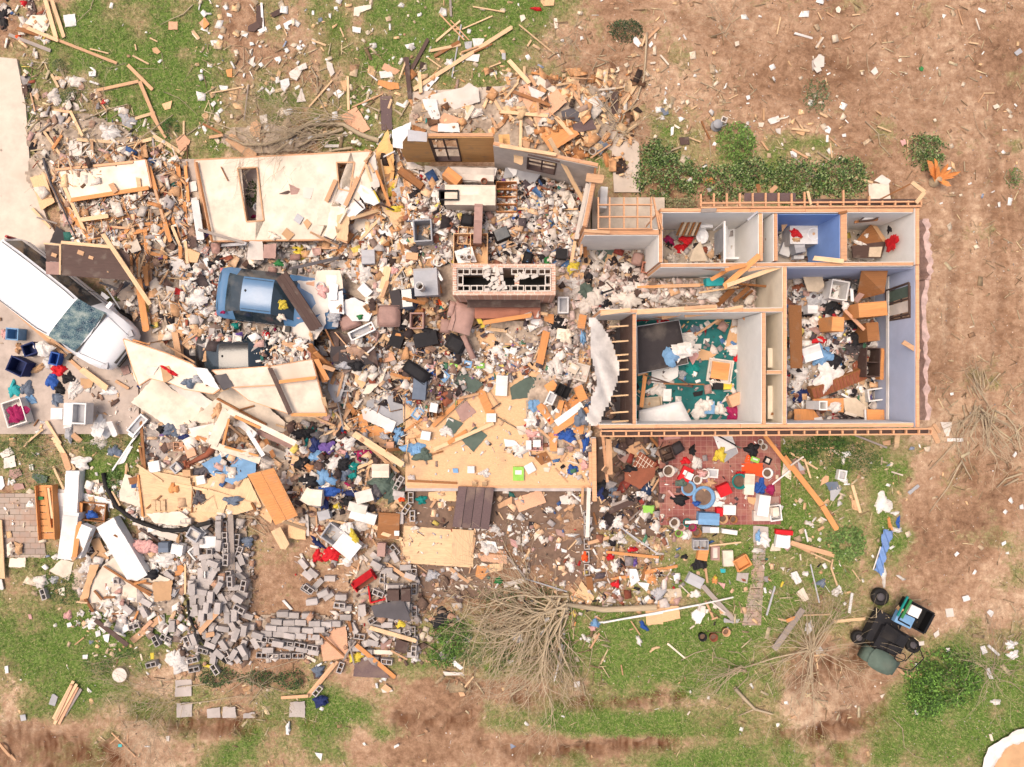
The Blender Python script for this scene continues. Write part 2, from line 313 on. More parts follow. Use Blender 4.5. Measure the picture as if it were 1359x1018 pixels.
slab('patio_slab','slb',[(-60,400),(180,400),(185,576),(-60,576)],.065,label='concrete apron below the white minivan')
slab('garage_floor','slb',[(60,215),(540,205),(536,470),(430,560),(215,600),(190,600),(180,420),(95,330)],.08,label='garage floor slab buried in rubble')
slab('concrete_pad','con',[(192,560),(240,560),(246,625),(192,625)],.12,label='grey concrete pad under the fallen cream panels')
slab('walkway','drv',[(545,122),(700,112),(770,118),(848,190),(850,255),(815,255),(812,200),(700,150),(548,152)],.05,label='concrete walkway behind the house')
slab('paved_path','pav',[(-10,655),(48,655),(62,740),(-10,740)],.03,label='grey paver path at the left edge')
slab('garden_path','pav',[(1003,700),(1018,700),(1010,830),(985,830),(995,780)],.02,label='overgrown stone path below the patio')
slab('red_tile_patio','tile',[(874,570),(1036,570),(1036,696),(876,697)],.15,.2,label='red tiled patio below the bedrooms')
mat('soil','dark_crawl_space_soil',(124,100,84),'fabric',var=.4)
slab('crawl_space_soil','soil',[(545,650),(790,650),(792,770),(700,800),(560,790)],.012,.05,label='dark bare soil between the block foundation rows')
slab('bare_soil','soil',[(540,640),(880,560),(880,720),(790,700),(600,700)],.006,.05,label='shaded soil along the foundation')  # same dark brown soil material as the crawl space slab
# ================================================================ THE HOUSE THAT STILL STANDS
FZ,TZ=.4,2.8
house=empty('wrecked_house',(*w2(960,430,FZ),0));tag(house,'roofless brick house, its rooms and pine top plates open to the sky','house')
hl=house.location.copy()
def hpart(m,name,mats,label=None,parent=None,smooth=False):
 o=m.build(name,mats,parent or house,smooth)
 if parent is None:o.location=-hl
 if label:o['label']=label
 return o
mat('pnl','honey_wood_panelling',(244,190,124),'wood',var=.25)
mat('tcp','teal_carpet',(36,116,116),'fabric',var=.4);mat('vin','pale_vinyl_floor',(196,182,166),'sheet',var=.35);mat('gcp','grey_carpet',(150,144,146),'fabric',var=.4)
def wall(x1,y1,x2,y2,kA,kB,z0=FZ,z1=TZ,op=(),core=.105,label=None,name='wall',frame=None,tilt=None):
 """kA faces left of the direction of travel, kB right; op = (t0, t1, zlo, zhi)"""
 a=Vector((*w2(x1,y1,z1),0));b=Vector((*w2(x2,y2,z1),0));d=b-a;L_=d.length;u=d.normalized();n=Vector((-u.y,u.x,0))
 m=MB();cuts=sorted(set([0,1]+[t for o in op for t in o[:2]]))
 M=Matrix((u,n,Vector((0,0,1)))).transposed()
 for t0,t1 in zip(cuts[:-1],cuts[1:]):
  zs=[(z0,z1-.04)]
  for o in op:
   if o[0]<=t0+1e-6 and o[1]>=t1-1e-6:zs=[(z0,o[2]),(o[3],z1-.04)]
  for lo,hi in zs:
   if hi-lo<.02:continue
   c=a+d*(t0+t1)/2
   m.box((c.x,c.y,(lo+hi)/2),((t1-t0)*L_,core,hi-lo),M,0)
   for sgn,k in((1,1),(-1,2)):
    cc=c+n*sgn*(core/2+.0095);m.box((cc.x,cc.y,(lo+hi)/2),((t1-t0)*L_,.015,hi-lo),M,k)
 o=hpart(m,name,['stud',kA,kB],label)
 # doubled top plate, broken into boards, a thing of its own under the wall
 m=MB();t=0
 while t<.999:
  t2=min(1,t+U_(1.6,3.2)/L_);t2=1 if 1-t2<.12 else t2
  p,r=a+d*t,a+d*(t2-.012/L_);off=U_(-.012,.012)
  m.seg((p.x+n.x*off,p.y+n.y*off,z1-.02),(r.x-n.x*off,r.y-n.y*off,z1-.02),core-.01,.036);t=t2
 m.build('top_plate','stud',o)
 for ob in op:
  if len(ob)>4:
   m=MB();e=.05;c0=a+d*ob[0];c1=a+d*ob[1];lo,hi=ob[2],ob[3];wd=core+.07;cm=(c0+c1)/2;ln=(ob[1]-ob[0])*L_
   m.box((cm.x,cm.y,lo+e/2),(ln,wd,e),M);m.box((cm.x,cm.y,hi-e/2),(ln,wd,e),M)
   for c,sg in((c0,1),(c1,-1),(cm,0)):cc=c+u*sg*e/2;m.box((cc.x,cc.y,(lo+hi)/2),(e,wd if sg else .05,hi-lo-2*e-.004),M)
   m.box((cm.x,cm.y,(lo+hi)/2),(ln-2*e,.05,.04),M);hpart(m,'window',ob[4])
 hset([(a+n*.09)[:2],(b+n*.09)[:2],(b-n*.09)[:2],(a-n*.09)[:2]],z1)
 return o
def floor(name,key,pts,z,t,label=None):
 P=[w2(x,y,z)for x,y in pts];m=MB();m.prism(P,z-t,z);o=hpart(m,name,key,label);hset(P,z);return o
floor('floor','vin',[(786,262),(882,262),(882,300),(1166,300),(1166,560),(786,560)],FZ,.2)
floor('floor','ply',[(538,228),(784,228),(784,645),(538,645)],FZ-.002,.2,'bare golden plywood subfloor of the blown-away living room')
D_O['floor.001'].data.materials[0]=MT['osb']
floor('carpet','tcp',[(826,424),(980,424),(980,557),(826,557)],FZ+.012,.01)
floor('carpet','gcp',[(1006,368),(1160,368),(1160,556),(1006,556)],FZ+.012,.01)
# walls, coordinates at the top plate
wall(1218,567,1218,352,'pwl','brw',op=[(.68,.88,1.25,2.55,'dkb')],label='outer right wall, blue inside');wall(1218,351,1218,276,'wwl','brw')
wall(1212,279,877,279,'wwl','brw',op=[(.36,.44,1.4,2.2,'wht')])
wall(795,566,1213,564,'wwl','brw')
wall(877,352,1213,350,'wwl','wwl')
wall(877,283,877,348,'wwl','wwl')
wall(1010,346,1010,283,'wwl','wwl');wall(1030,346,1030,283,'wwl','bwl')
wall(1120,346,1120,283,'bwl','wwl',core=.2)
wall(797,413,1040,411,'wwl','wwl');wall(1042,354,1042,564,'pwl','cwl',label='wall between closets and big bedroom')
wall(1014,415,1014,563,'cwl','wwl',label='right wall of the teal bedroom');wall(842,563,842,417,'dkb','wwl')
wall(1018,494,1038,494,'cwl','cwl',core=.09);wall(776,308,877,308,'wwl','wwl',core=.16)
wall(877,312,877,350,'wwl','wwl',core=.1,z1=2.79)if False else None
wall(524,179,655,179,'brw','pnl',op=[(.33,.63,.5,2.68,'dkb')],label='honey panelled back wall of the kitchen')
wall(655,190,794,219,'brw','off',op=[(.33,.62,1.2,2.4,'dkb')],label='back wall of the breakfast room with a broken window')
wall(790,230,776,300,'brw','off',core=.12)
# coloured back walls of the two bathrooms and of the big bedroom: second skins proud of the long walls
def skin(x1,y1,x2,y2,key,name='wall_lining',z0=FZ+.01,z1=TZ-.05):
 a=w2(x1,y1,TZ);b=w2(x2,y2,TZ);m=MB();m.seg((a[0],a[1],(z0+z1)/2),(b[0],b[1],(z0+z1)/2),.012,z1-z0);return hpart(m,name,key)
skin(1035,284,1116,284,'bwl');skin(1047,355.3,1213,355.3,'pwl')
for y0,y1 in((462,488),(512,556)):
 P=[w2(*p,1.95)for p in((1019,y0),(1036,y0),(1036,y1),(1019,y1))];m=MB();m.prism(P,1.92,1.95);hpart(m,'closet_shelf','cwl');hset(P,1.95)
# white wallpaper border along the blue bedroom wall
m=MB();a=w2(1212,358,2.75);b=w2(1212,560,2.75);m.box((a[0]-.02,(a[1]+b[1])/2,1.33),(.02,a[1]-b[1],.16));hpart(m,'wallpaper_border','wht')
# roof edge framing: ladders of short lookouts along both long walls, overhanging rafters, entry grid
def ladder(x1,y1,x2,y2,dy,n,ext=None,label=None):
 m=MB();z=TZ+.03;a=w2(x1,y1,z);b=w2(x2,y2,z);m.seg((*a,z),(*b,z),.045,.09)
 a2=w2(x1,y1-dy,z);b2=w2(x2,y2-dy,z);m.seg((*a2,z),(*b2,z),.045,.09)
 for i in range(n+1):
  t=i/n;e=(ext or{}).get(i,0);p=(x1+(x2-x1)*t,y1+(y2-y1)*t);c=w2(p[0],p[1]-dy+(1.5 if dy>0 else-1.5),z-.012);d=w2(p[0],p[1]+(-1.5 if dy<0 and not e else 0)+(1.5 if dy>0 else 0)*0-e,z-.012)
  m.seg((*c,z-.012),(*d,z-.012),.045,.085)
 return hpart(m,'lookout_ladder','stud',label)
ladder(797,579,1236,576,7,26)
def soffit_backing(x0,x1,y0,y1,k):
 z=TZ-.1;P=[w2(*p,z)for p in((x0,y0),(x1,y0),(x1,y1),(x0,y1))];m=MB();m.prism(P,z-.02,z);hpart(m,'soffit_backing',k)
soffit_backing(799,1232,569,577,'dkb');soffit_backing(988,1056,256,267,'shg');soffit_backing(1056,1216,264,272,'dkb')  # dark brown strips added as backing so the ladder gaps look dark
ladder(930,270,1222,268,-6,17,{0:12,1:13,2:13,3:13,4:13,5:13,6:13,7:12,8:14,11:16,13:8},None)
m=MB();z=2.86
for y in(272,288,304):a=w2(793,y,z);b=w2(866,y,z);m.seg((*a,z),(*b,z),.04,.09)
for x in(794,809,828,846,864):a=w2(x,262,z-.01);b=w2(x,303,z-.01);m.seg((*a,z-.013),(*b,z-.013),.045,.08)
for x1,y1,x2,y2 in((867,262,875,304),(872,280,879,305)):a=w2(x1,y1,z);b=w2(x2,y2,z);m.seg((*a,z),(*b,z),.045,.09)
hpart(m,'porch_frame','stud')
# studs and ledges seen inside the dark utility bay
m=MB()
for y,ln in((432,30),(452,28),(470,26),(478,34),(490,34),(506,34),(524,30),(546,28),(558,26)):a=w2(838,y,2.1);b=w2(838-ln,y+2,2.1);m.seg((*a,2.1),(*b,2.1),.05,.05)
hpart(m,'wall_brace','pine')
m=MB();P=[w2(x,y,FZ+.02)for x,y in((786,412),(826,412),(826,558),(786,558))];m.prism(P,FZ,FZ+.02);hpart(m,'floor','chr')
mat('ins','dusty_pink_insulation',(214,184,176),'fabric',var=.5)
# crushed brick veneer and pink insulation along the right side
def strip(name,key,pts,w,z,t,jit,cat,label):
 m=MB();L_=[];Rr=[]
 for i in range(len(pts)-1):
  for k in range(8):
   s=k/8;x=pts[i][0]*(1-s)+pts[i+1][0]*s;y=pts[i][1]*(1-s)+pts[i+1][1]*s
   L_.append(w2(x-w/2+U_(-jit,jit),y,z));Rr.append(w2(x+w/2+U_(-jit,jit),y,z))
 for i in range(len(L_)-1):
  m.prism([L_[i],Rr[i],Rr[i+1],L_[i+1]],z-t,z+U_(-.02,.02))
 o=m.build(name,key);tag(o,label,cat);return o
strip('insulation_strip','ins',[(1229,290),(1232,330),(1235,370),(1228,372),(1229,440),(1230,500),(1231,566)],6,1.9,.5,3,'insulation','torn pink insulation hanging down the outside of the right wall')
# brick rowlock stubs, block foundation below the living room edge
def foundation(x1,y1,x2,y2,z1=.38):
 a=w2(x1,y1,z1);b=w2(x2,y2,z1);m=MB();m.seg((*a,z1/2-.05),(*b,z1/2-.05),.2,z1+.1);return hpart(m,'foundation_wall','blo')
foundation(538,648,784,648);foundation(787,652,787,580)
# front edge joist and dark crawl space at the porch corner
m=MB()
for x1,y1,x2,y2,z,w in((788,582,789,665,1.6,.14),(783,600,784,640,.9,.1),(800,580,806,640,.7,.09),(540,646,786,646,.37,.08)):a=w2(x1,y1,z);b=w2(x2,y2,z);m.seg((*a,z),(*b,z),w,.1)
hpart(m,'corner_post','stud')
# ================================================================ BRICK CHIMNEY
def blockring(m,x0,y0,x1,y1,z,n,horiz):
 pass
CZ=2.75
cx_,cy_=w2(669,371,CZ);chim=empty('brick_chimney',(cx_,cy_,0));tag(chim,'broken pink brick chimney base with three open flues of hollow grey block','chimney')
LW,LD=3.2,.98        # outer size of the stack
def cpart(m,name,key,par=None):return m.build(name,key,par or chim)
m=MB();t=.12
for c,d in(((0,-LD/2+t/2,CZ/2),(LW,t,CZ)),((0,LD/2-t/2,CZ/2),(LW,t,CZ)),((-LW/2+t/2,0,CZ/2),(t,LD-2*t-.004,CZ-.01)),((LW/2-t/2,0,CZ/2),(t,LD-2*t-.004,CZ-.01))):m.box(c,d)
cpart(m,'brick_face','brw')
def hblock(m,c,ang,l=.39,w=.19,h=.19,n=2,mi=0):
 """hollow block with open cores, axis vertical"""
 M=Matrix.Rotation(ang,3,'Z');e=.03;c=Vector(c)
 for s in(-1,1):m.box(c+M@Vector((0,s*(w/2-e/2),0)),(l,e,h),M,mi)
 for k in range(n+1):x=-l/2+e/2+k*(l-e)/n;m.box(c+M@Vector((x,0,0)),(e-.001,w-2*e+.002,h-.006),M,mi)
m=MB()
iw=LW-2*t-.02;nb=7
for k in range(nb):
 x=-iw/2+.2+k*(iw-.4)/(nb-1)
 for s in(-1,1):
  if s==1 and k==3:continue
  hblock(m,(x,s*(LD/2-t-.11),CZ-.16+U_(-.01,.01)),0,l=.4)
for x in(-iw/2+.1,iw/2-.1):hblock(m,(x,0,CZ-.165),R(90),l=.3,n=1)
cpart(m,'block_lining','off')
m=MB()
for x0,x1 in((-.27,-.12),(.33,.47)):m.box(((x0+x1)/2,0,CZ-.3),(x1-x0,.34,.5))
m.box((0,0,.7),(LW-.3,LD-.3,.1));cpart(m,'flue_divider','brw')
m=MB();m.box((0,0,.8),(LW-.3,LD-.3,.1));cpart(m,'sooty_flue','trm')  # near-black slab closing the flues low in the stack
m=MB();m.box((.1,-LD/2-.28,.75),(2.2,.56,.7));m.box((.25,-LD/2-.3,1.12),(.5,.3,.06));cpart(m,'hearth','brk')
m=MB();M=Matrix.Rotation(.1,3,'Z');m.box((-.02,-LD/2-.12,1.55),(2.4,.25,.07));cpart(m,'mantel','dkb')
m=MB()
for k in range(22):m.box((U_(-.6,.12),U_(-.36,.38),CZ-.06+U_(0,.07)),(U_(.12,.24),.1,.06),Matrix.Rotation(U_(0,3),3,'Z')@Matrix.Rotation(U_(-.4,.4),3,'X'))
for k in range(5):m.box((U_(.3,1.0),U_(.0,.4),CZ-.02),(.22,.1,.07),Matrix.Rotation(U_(0,3),3,'Z')@Matrix.Rotation(.3,3,'X'))
cpart(m,'loose_brick_rubble','off')
hset([(cx_-LW/2,cy_-LD/2),(cx_+LW/2,cy_-LD/2),(cx_+LW/2,cy_+LD/2),(cx_-LW/2,cy_+LD/2)],CZ)
hset([(cx_-1,cy_-LD/2-.56),(cx_+1.2,cy_-LD/2-.56),(cx_+1.2,cy_-LD/2),(cx_-1,cy_-LD/2)],1.1)
# ================================================================ VEHICLES
def car(name,label,cat,loc,rz,st,paint,glassrows,sides,scale=(1,1,1),lights=(),extras=None):
 """st: stations (x, half width, z of sill, z belt, z top, roof half width); glassrows: [(i0, i1)] for screens; sides: (i0, i1)"""
 root=empty(name,loc,rz);root.scale=scale;tag(root,label,cat)
 rows=[]
 for x,hw,zs,zb,zt,rw in st:
  rows.append([(hw*.93,zs),(hw,zs+(zb-zs)*.4),(hw*.985,zb),(rw,max(zb+.01,zt-.07)),(rw*.82,zt-.015),(rw*.4,zt+.012),(0,zt+.018)])
 full=[[(x[0],*p)for p in[(y,z)for y,z in r]]+[(x[0],-y,z)for y,z in r[-2::-1]]for x,r in zip(st,rows)]
 n=len(full[0]);parts={'body':[],'windscreen':[],'rear_window':[],'side_window':[]}
 V_=[v for r in full for v in r]
 for i in range(len(full)-1):
  for j in range(n-1):
   f=(i*n+j,i*n+j+1,(i+1)*n+j+1,(i+1)*n+j);key='body'
   top=3<=j<=n-5;sd=j in(2,n-4)
   if top and i in glassrows.get('windscreen',()):key='windscreen'
   if top and i in glassrows.get('rear_window',()):key='rear_window'
   if sd and i in sides:key='side_window'
   parts[key].append(f)
 for e in(0,len(full)-1):parts['body'].append(tuple(e*n+j for j in range(n))if e else tuple(e*n+j for j in range(n))[::-1])
 for key,fs_ in parts.items():
  if not fs_:continue
  me=MB();me.v=V_;used=sorted({i for f in fs_ for i in f});mp={u:k for k,u in enumerate(used)}
  me.v=[V_[u]for u in used];me.f=[tuple(mp[i]for i in f)for f in fs_];me.m=[0]*len(fs_)
  o=me.build(key,paint if key=='body' else 'gls',root,True)
  if key=='body':
   try:o.data.set_sharp_from_angle(angle=R(42))
   except Exception:pass
 L_=st[-1][0]
 for x in(.2*L_,.8*L_):
  hw=max(s[1]for s in st)
  for s in(-1,1):
   m=MB();pr=[(0,-.1),(.3,-.1),(.33,-.06),(.33,.06),(.3,.1),(.2,.1),(.19,.07),(0,.07)]
   m.lathe(pr,n=18);w=m.build('wheel','rub',root,True);w.location=(x,s*(hw-.1),.33);w.rotation_euler=(R(-90*s),0,0)
 if extras:extras(root)
 return root
def seams(root,segs,w=.012,name='roof_seam',key='trm'):
 m=MB()
 for a,b in segs:m.seg(a,b,w,w)
 return m.build(name,key,root)
van=[(0,.80,.45,.95,1.18,.74),(.05,.92,.32,1.0,1.55,.76),(.25,.97,.28,1.02,1.72,.78),(.9,.99,.25,1.02,1.77,.83),(1.9,1.0,.25,1.0,1.79,.84),(2.9,1.0,.25,.99,1.77,.83),
    (3.30,1.0,.25,.98,1.71,.78),(3.65,1.0,.25,.98,1.48,.78),(4.05,.99,.25,.98,1.16,.84),(4.15,.98,.25,.96,1.11,.82),(4.5,.96,.27,.86,1.02,.80),(4.85,.90,.3,.74,.90,.74),(5.05,.78,.33,.6,.76,.66),(5.13,.6,.36,.5,.62,.5)]
def vanx(r):
 m=MB()
 for s in(-1,1):m.tube([(.3,s*.74,1.78),(1.5,s*.78,1.82),(2.9,s*.76,1.79),(3.25,s*.72,1.74)],.014,5)
 m.build('roof_rail','trm',r)
 for s in(-1,1):
  m=MB();m.box((3.95,s*1.1,1.05),(.12,.22,.16));m.build('wing_mirror','wpt' if s>0 else 'trm',r)
  m=MB();m.box((4.93,s*.68,.78),(.22,.22,.1),Matrix.Rotation(-.5*s,3,'Z'));m.build('headlight','lgr',r)
  m=MB();m.box((.05,s*.86,1.2),(.06,.08,.5));m.build('tail_light','tlt',r)
 m=MB();m.box((5.1,0,.66),(.05,.9,.1));m.box((5.16,0,.45),(.06,1.1,.12));m.build('grille','trm',r)
 m=MB();m.seg((4.1,-.7,1.13),(4.0,.05,1.18),.02,.02);m.seg((4.1,0,1.15),(4.0,.65,1.18),.02,.02);m.build('wiper','trm',r)
 m=MB();m.seg((4.07,-.8,1.15),(4.07,.8,1.15),.09,.01);m.build('cowl','trm',r)
 seams(r,[((4.16,-.78,1.10),(4.95,-.62,.84)),((4.16,.78,1.10),(4.95,.62,.84))],.01,'bonnet_seam')
 m=MB();m.seg((.3,-.985,.8),(3.9,-1.0,.8),.012,.012);m.seg((2.1,-1.0,.4),(2.1,-1.0,1.0),.012,.012);m.seg((3.0,-1.0,.4),(3.0,-1.0,1.0),.012,.012);m.seg((.3,.985,.8),(3.9,1.0,.8),.012,.012);m.seg((2.1,1.0,.4),(2.1,1.0,1.0),.012,.012);m.seg((3.0,1.0,.4),(3.0,1.0,1.0),.012,.012);m.build('door_seam','trm',r)
fx,fy=w2(160,468,.9);bx,by=w2(-26,321,.9)
vang=math.atan2(fy-by,fx-bx)
cv=car('minivan','white minivan with a shattered windscreen, nose down to the right','minivan',(fx-5.1*math.cos(vang),fy-5.1*math.sin(vang),.06),vang,van,'wpt',{'windscreen':(6,7)},(2,3,4,5,6),extras=vanx)
# shattered windscreen: crazed glass material
mt=bD.materials.new('shattered_glass');mt.use_nodes=True;n=mt.node_tree;b=n.nodes['Principled BSDF'];b.inputs['Roughness'].default_value=.25
tc=NN(n,'ShaderNodeTexCoord');vo=NN(n,'ShaderNodeTexVoronoi',feature='DISTANCE_TO_EDGE');vo.inputs['Scale'].default_value=16;n.links.new(tc.outputs['Object'],vo.inputs[0])
ns=NN(n,'ShaderNodeTexNoise');ns.inputs['Scale'].default_value=3.5;ns.inputs['Detail'].default_value=5;n.links.new(tc.outputs['Object'],ns.inputs[0])
r=NN(n,'ShaderNodeValToRGB');e=r.color_ramp.elements;e.new(.5);e.new(.6)
for k,(p,c)in enumerate([(.34,(40,66,86)),(.46,(86,118,128)),(.55,(128,152,150)),(.68,(186,196,186))]):e[k].position=p;e[k].color=(*lin(c),1)
n.links.new(ns.outputs[0],r.inputs[0]);mr=NN(n,'ShaderNodeMapRange');mr.inputs['From Max'].default_value=.06;mr.inputs['To Min'].default_value=.55;mr.inputs['To Max'].default_value=0;n.links.new(vo.outputs[0],mr.inputs[0])
mx=NN(n,'ShaderNodeMix',data_type='RGBA');n.links.new(mr.outputs[0],mx.inputs[0]);n.links.new(r.outputs[0],mx.inputs[6]);mx.inputs[7].default_value=(.62,.68,.66,1);n.links.new(mx.outputs[2],b.inputs['Base Color'])
bp=NN(n,'ShaderNodeBump');bp.inputs['Distance'].default_value=.03;n.links.new(ns.outputs[0],bp.inputs['Height']);n.links.new(bp.outputs[0],b.inputs['Normal']);MT['shg_']=mt
for c in cv.children:
 if c.name.startswith('windscreen'):c.data.materials[0]=mt
sedan=[(0,.66,.42,.86,1.0,.62),(.05,.80,.3,.9,1.06,.70),(.2,.86,.26,.92,1.10,.72),(.34,.88,.24,.93,1.12,.70),(.38,.88,.24,.93,1.15,.66),(.7,.88,.22,.94,1.33,.60),(.98,.88,.22,.94,1.42,.57),
   (1.5,.88,.22,.94,1.45,.57),(2.0,.88,.22,.93,1.42,.57),(2.35,.88,.22,.92,1.24,.61),(2.65,.88,.22,.90,1.02,.68),(2.75,.87,.22,.88,.98,.70),(3.5,.85,.25,.8,.92,.68),(4.0,.76,.3,.68,.8,.6),(4.15,.6,.35,.55,.66,.46)]
def sedx(r):
 for s in(-1,1):
  m=MB();m.box((.04,s*.66,.84),(.09,.3,.13),Matrix.Rotation(.3*s,3,'Z'));m.build('tail_light','tlt',r)
  m=MB();m.box((2.5,s*.98,.98),(.16,.2,.12));m.build('wing_mirror','trm',r)
  m=MB();m.box((4.0,s*.58,.72),(.2,.24,.1));m.build('headlight','lgr',r)
 seams(r,[((.09,-.66,1.075),(.09,.66,1.075))],.012,'boot_seam')
 m=MB();m.tube([(1.12,.1,1.44),(1.14,.1,1.47)],[.05,.01],6);m.build('antenna_base','trm',r)
 seams(r,[((1.02,-.5,1.43),(1.98,-.5,1.43)),((1.02,.5,1.43),(1.98,.5,1.43))],.014)
x0_,y0_=w2(290,387,1.0)
cb=car('sedan','blue sedan with a dented roof, crushed under a dark brown beam','car',(x0_,y0_,.1),R(-7),sedan,'bpt',{'windscreen':(8,9),'rear_window':(4,5)},(5,6,7,8),extras=sedx)
x1_,y1_=w2(262,478,.8)
ck=car('sedan','black car with only its rear edge showing, buried under fallen wall panels','car',(x1_,y1_,.08),R(1),sedan,'kpt',{'windscreen':(8,9),'rear_window':(4,5)},(5,6,7,8),scale=(.96,.97,.86),extras=sedx)
def carhm(o,L_,hw,z,x0=.8,x1=.9):
 a=o.rotation_euler.z;c,s=math.cos(a),math.sin(a);P=[(0,-hw),(L_,-hw),(L_,hw),(0,hw)]
 hset([(o.location.x+c*x-s*y,o.location.y+s*x+c*y)for x,y in P],z)
carhm(cv,5.1,1.0,1.25);carhm(cb,2.3,.88,1.3);carhm(cb,4.1,.86,.95);carhm(ck,4.0,.86,1.05)
NOLIT=[cv,cb]
# ---- small green utility tractor (lower right)
def utv():
 o=empty('utility_cart',(*w2(1184,838,.6),0),R(-28));tag(o,'wrecked green and black utility cart with a dump bed of blue and white junk','utility cart')
 def P(fn,name,key,par=o,smooth=False):
  m=MB();fn(m);return m.build(name,key,par,smooth)
 def bed(m):
  m.box((.55,.62,.62),(1.0,.8,.05))
  for c,d in(((.55,.24,.8),(1.0,.05,.34)),((.55,1.0,.8),(1.0,.05,.34)),((1.04,.62,.8),(.08,.71,.36)),((.06,.62,.8),(.05,.71,.33))):m.box(c,d)
 bo=P(bed,'dump_bed','trm');bo.location=(-.3,.22,0)
 P(lambda m:m.box((-.2,.92,1.0),(.08,.7,.05)),'bed_rail','grn');P(lambda m:m.box((-.34,.94,.98),(.06,.74,.05)),'bed_rail','tel')
 P(lambda m:(m.box((-.3,-.1,.5),(.9,1.1,.35)),m.box((-.2,-.35,.75),(.6,.8,.2)),m.box((.3,-.2,.55),(.5,.7,.3))),'chassis','blk')
 def seat(m):
  M=Matrix.Rotation(.5,3,'Y')
  m.box((.05,-.1,.9),(.5,.45,.16),None,0,.85);m.box((-.28,-.08,1.05),(.16,.5,.5),M,0,.8);m.box((.1,-.5,.85),(.45,.4,.16),None,0,.8)
 P(seat,'seat','blk')
 def hood(m):
  n=9;vs=[]
  for i in range(n):
   for j in range(n):
    u,v=i/(n-1)*2-1,j/(n-1)*2-1;k=1-.22*u*u;r_=.62*(1-.12*v*v)
    vs.append((u*r_*k+(-.05),-1.05+v*.36*(1-.25*u*u),.95+.22*(1-u*u)*(1-v*v)**.5+.03*math.sin(u*11)))
  m.add(vs,[(i*n+j,(i+1)*n+j,(i+1)*n+j+1,i*n+j+1)for i in range(n-1)for j in range(n-1)])
  m.prism([(-.6,-1.3),(.5,-1.3),(.55,-.8),(-.6,-.8)],.45,.9)
 P(hood,'hood','grn_',o,True)
 for x,y,r_ in((-.78,.85,.3),(-.78,-.75,.24),(1.0,-.1,.26),(.6,-1.1,.24)):
  m=MB();m.lathe([(.1,-.11),(r_*.9,-.11),(r_,-.06),(r_,.06),(r_*.9,.11),(r_*.55,.11),(r_*.5,.04),(0,.04)],n=18)
  w=m.build('wheel','rub',o,True);w.location=(x,y,.35);w.rotation_euler=(U_(-.25,.25),U_(-.2,.2),0)
  m=MB();m.lathe([(.05,.045),(r_*.48,.06),(r_*.45,.08),(.06,.09),(.0,.09)],n=12);h_=m.build('hub','dgr',w,True)
 P(lambda m:(m.tube([(.7,.1,.9),(1.25,-.3,.8),(1.2,-.9,.6),(.6,-1.05,.5)],.02,6),m.tube([(.2,-.7,.9),(.6,-.65,1.0),(.75,-.2,.95)],.02,6)),'roll_bar','trm')
 P(lambda m:m.tube([(.35+.17*math.cos(k*.5236),-.62+.17*math.sin(k*.5236),1.05+.05*math.sin(k*.5236))for k in range(13)],.015,5),'steering_wheel','trm')
 hset([w2(1150,800,.5),w2(1225,800,.5),w2(1225,880,.5),w2(1150,880,.5)],.7)
 return o
cart=utv()
# ================================================================ DEBRIS BUILDERS
def pile_h(px,py):
 """height of the rubble mound in metres at a picture position given at ground level"""
 h=np.zeros(np.shape(px))
 for cx,cy,rx,ry,a in[(110,225,70,40,.3),(180,300,80,60,.45),(250,400,50,60,.4),(400,380,70,60,.35),(500,400,50,80,.7),(470,470,60,50,.6),(600,300,90,80,.5),(700,290,60,60,.5),(570,480,60,50,.4),(730,150,70,40,.5),
         (420,620,60,60,.5),(300,600,60,60,.4),(230,660,60,40,.3),(170,780,70,50,.25),(285,760,35,80,.4),(510,790,40,60,.25),(380,840,70,20,.25),(720,430,60,40,.3),(740,540,35,50,.3),(590,150,50,30,.2),
         (920,380,110,20,.5),(1090,460,60,70,.45),(740,320,30,40,.4),(350,180,60,20,.2),(100,180,60,30,.3)]:
  h=np.maximum(h,a*np.exp(-(((px-cx)/rx)**2+((py-cy)/ry)**2)*1.1))
 return h
PX,PY=GX*F/(H-.4)+679.5,509-GY*F/(H-.4)
ph=pile_h(PX,PY)*(.45+1.1*fbm(GX*1.6,GY*1.6,21))
for o in NOLIT:
 d=(GX-o.location.x-math.cos(o.rotation_euler.z)*2.4)**2+(GY-o.location.y-math.sin(o.rotation_euler.z)*2.4)**2;ph=np.where(d<3.6,0,ph)
ph=np.where((ph<.06)|(HM>1.0),0,ph)
base=HM.copy()
BED=np.where(ph>0,HM+ph,HM-.2)
idx=np.arange(NX*NY).reshape(NY,NX);cell=(ph[:-1,:-1]>0)&(ph[1:,1:]>0)&(ph[1:,:-1]>0)&(ph[:-1,1:]>0)
fs=np.stack([idx[:-1,:-1],idx[:-1,1:],idx[1:,1:],idx[1:,:-1]],-1)[cell]
uq,inv=np.unique(fs,return_inverse=True);fs=inv.reshape(-1,4)
n1=fbm(GX*4,GY*4,31);cc=np.stack([.16+.42*n1,.12+.35*n1,.09+.28*n1],-1).reshape(-1,3)
bo=npmesh('rubble_bed',np.stack([GX,GY,BED+(fbm(GX*6,GY*6,40)-.5)*.1],-1).reshape(-1,3)[uq],fs,cc[uq],'lit');tag(bo,'heaped dust, plaster and splinters under the larger debris',kind='stuff')
HM=np.where(ph>0,HM+ph,HM)
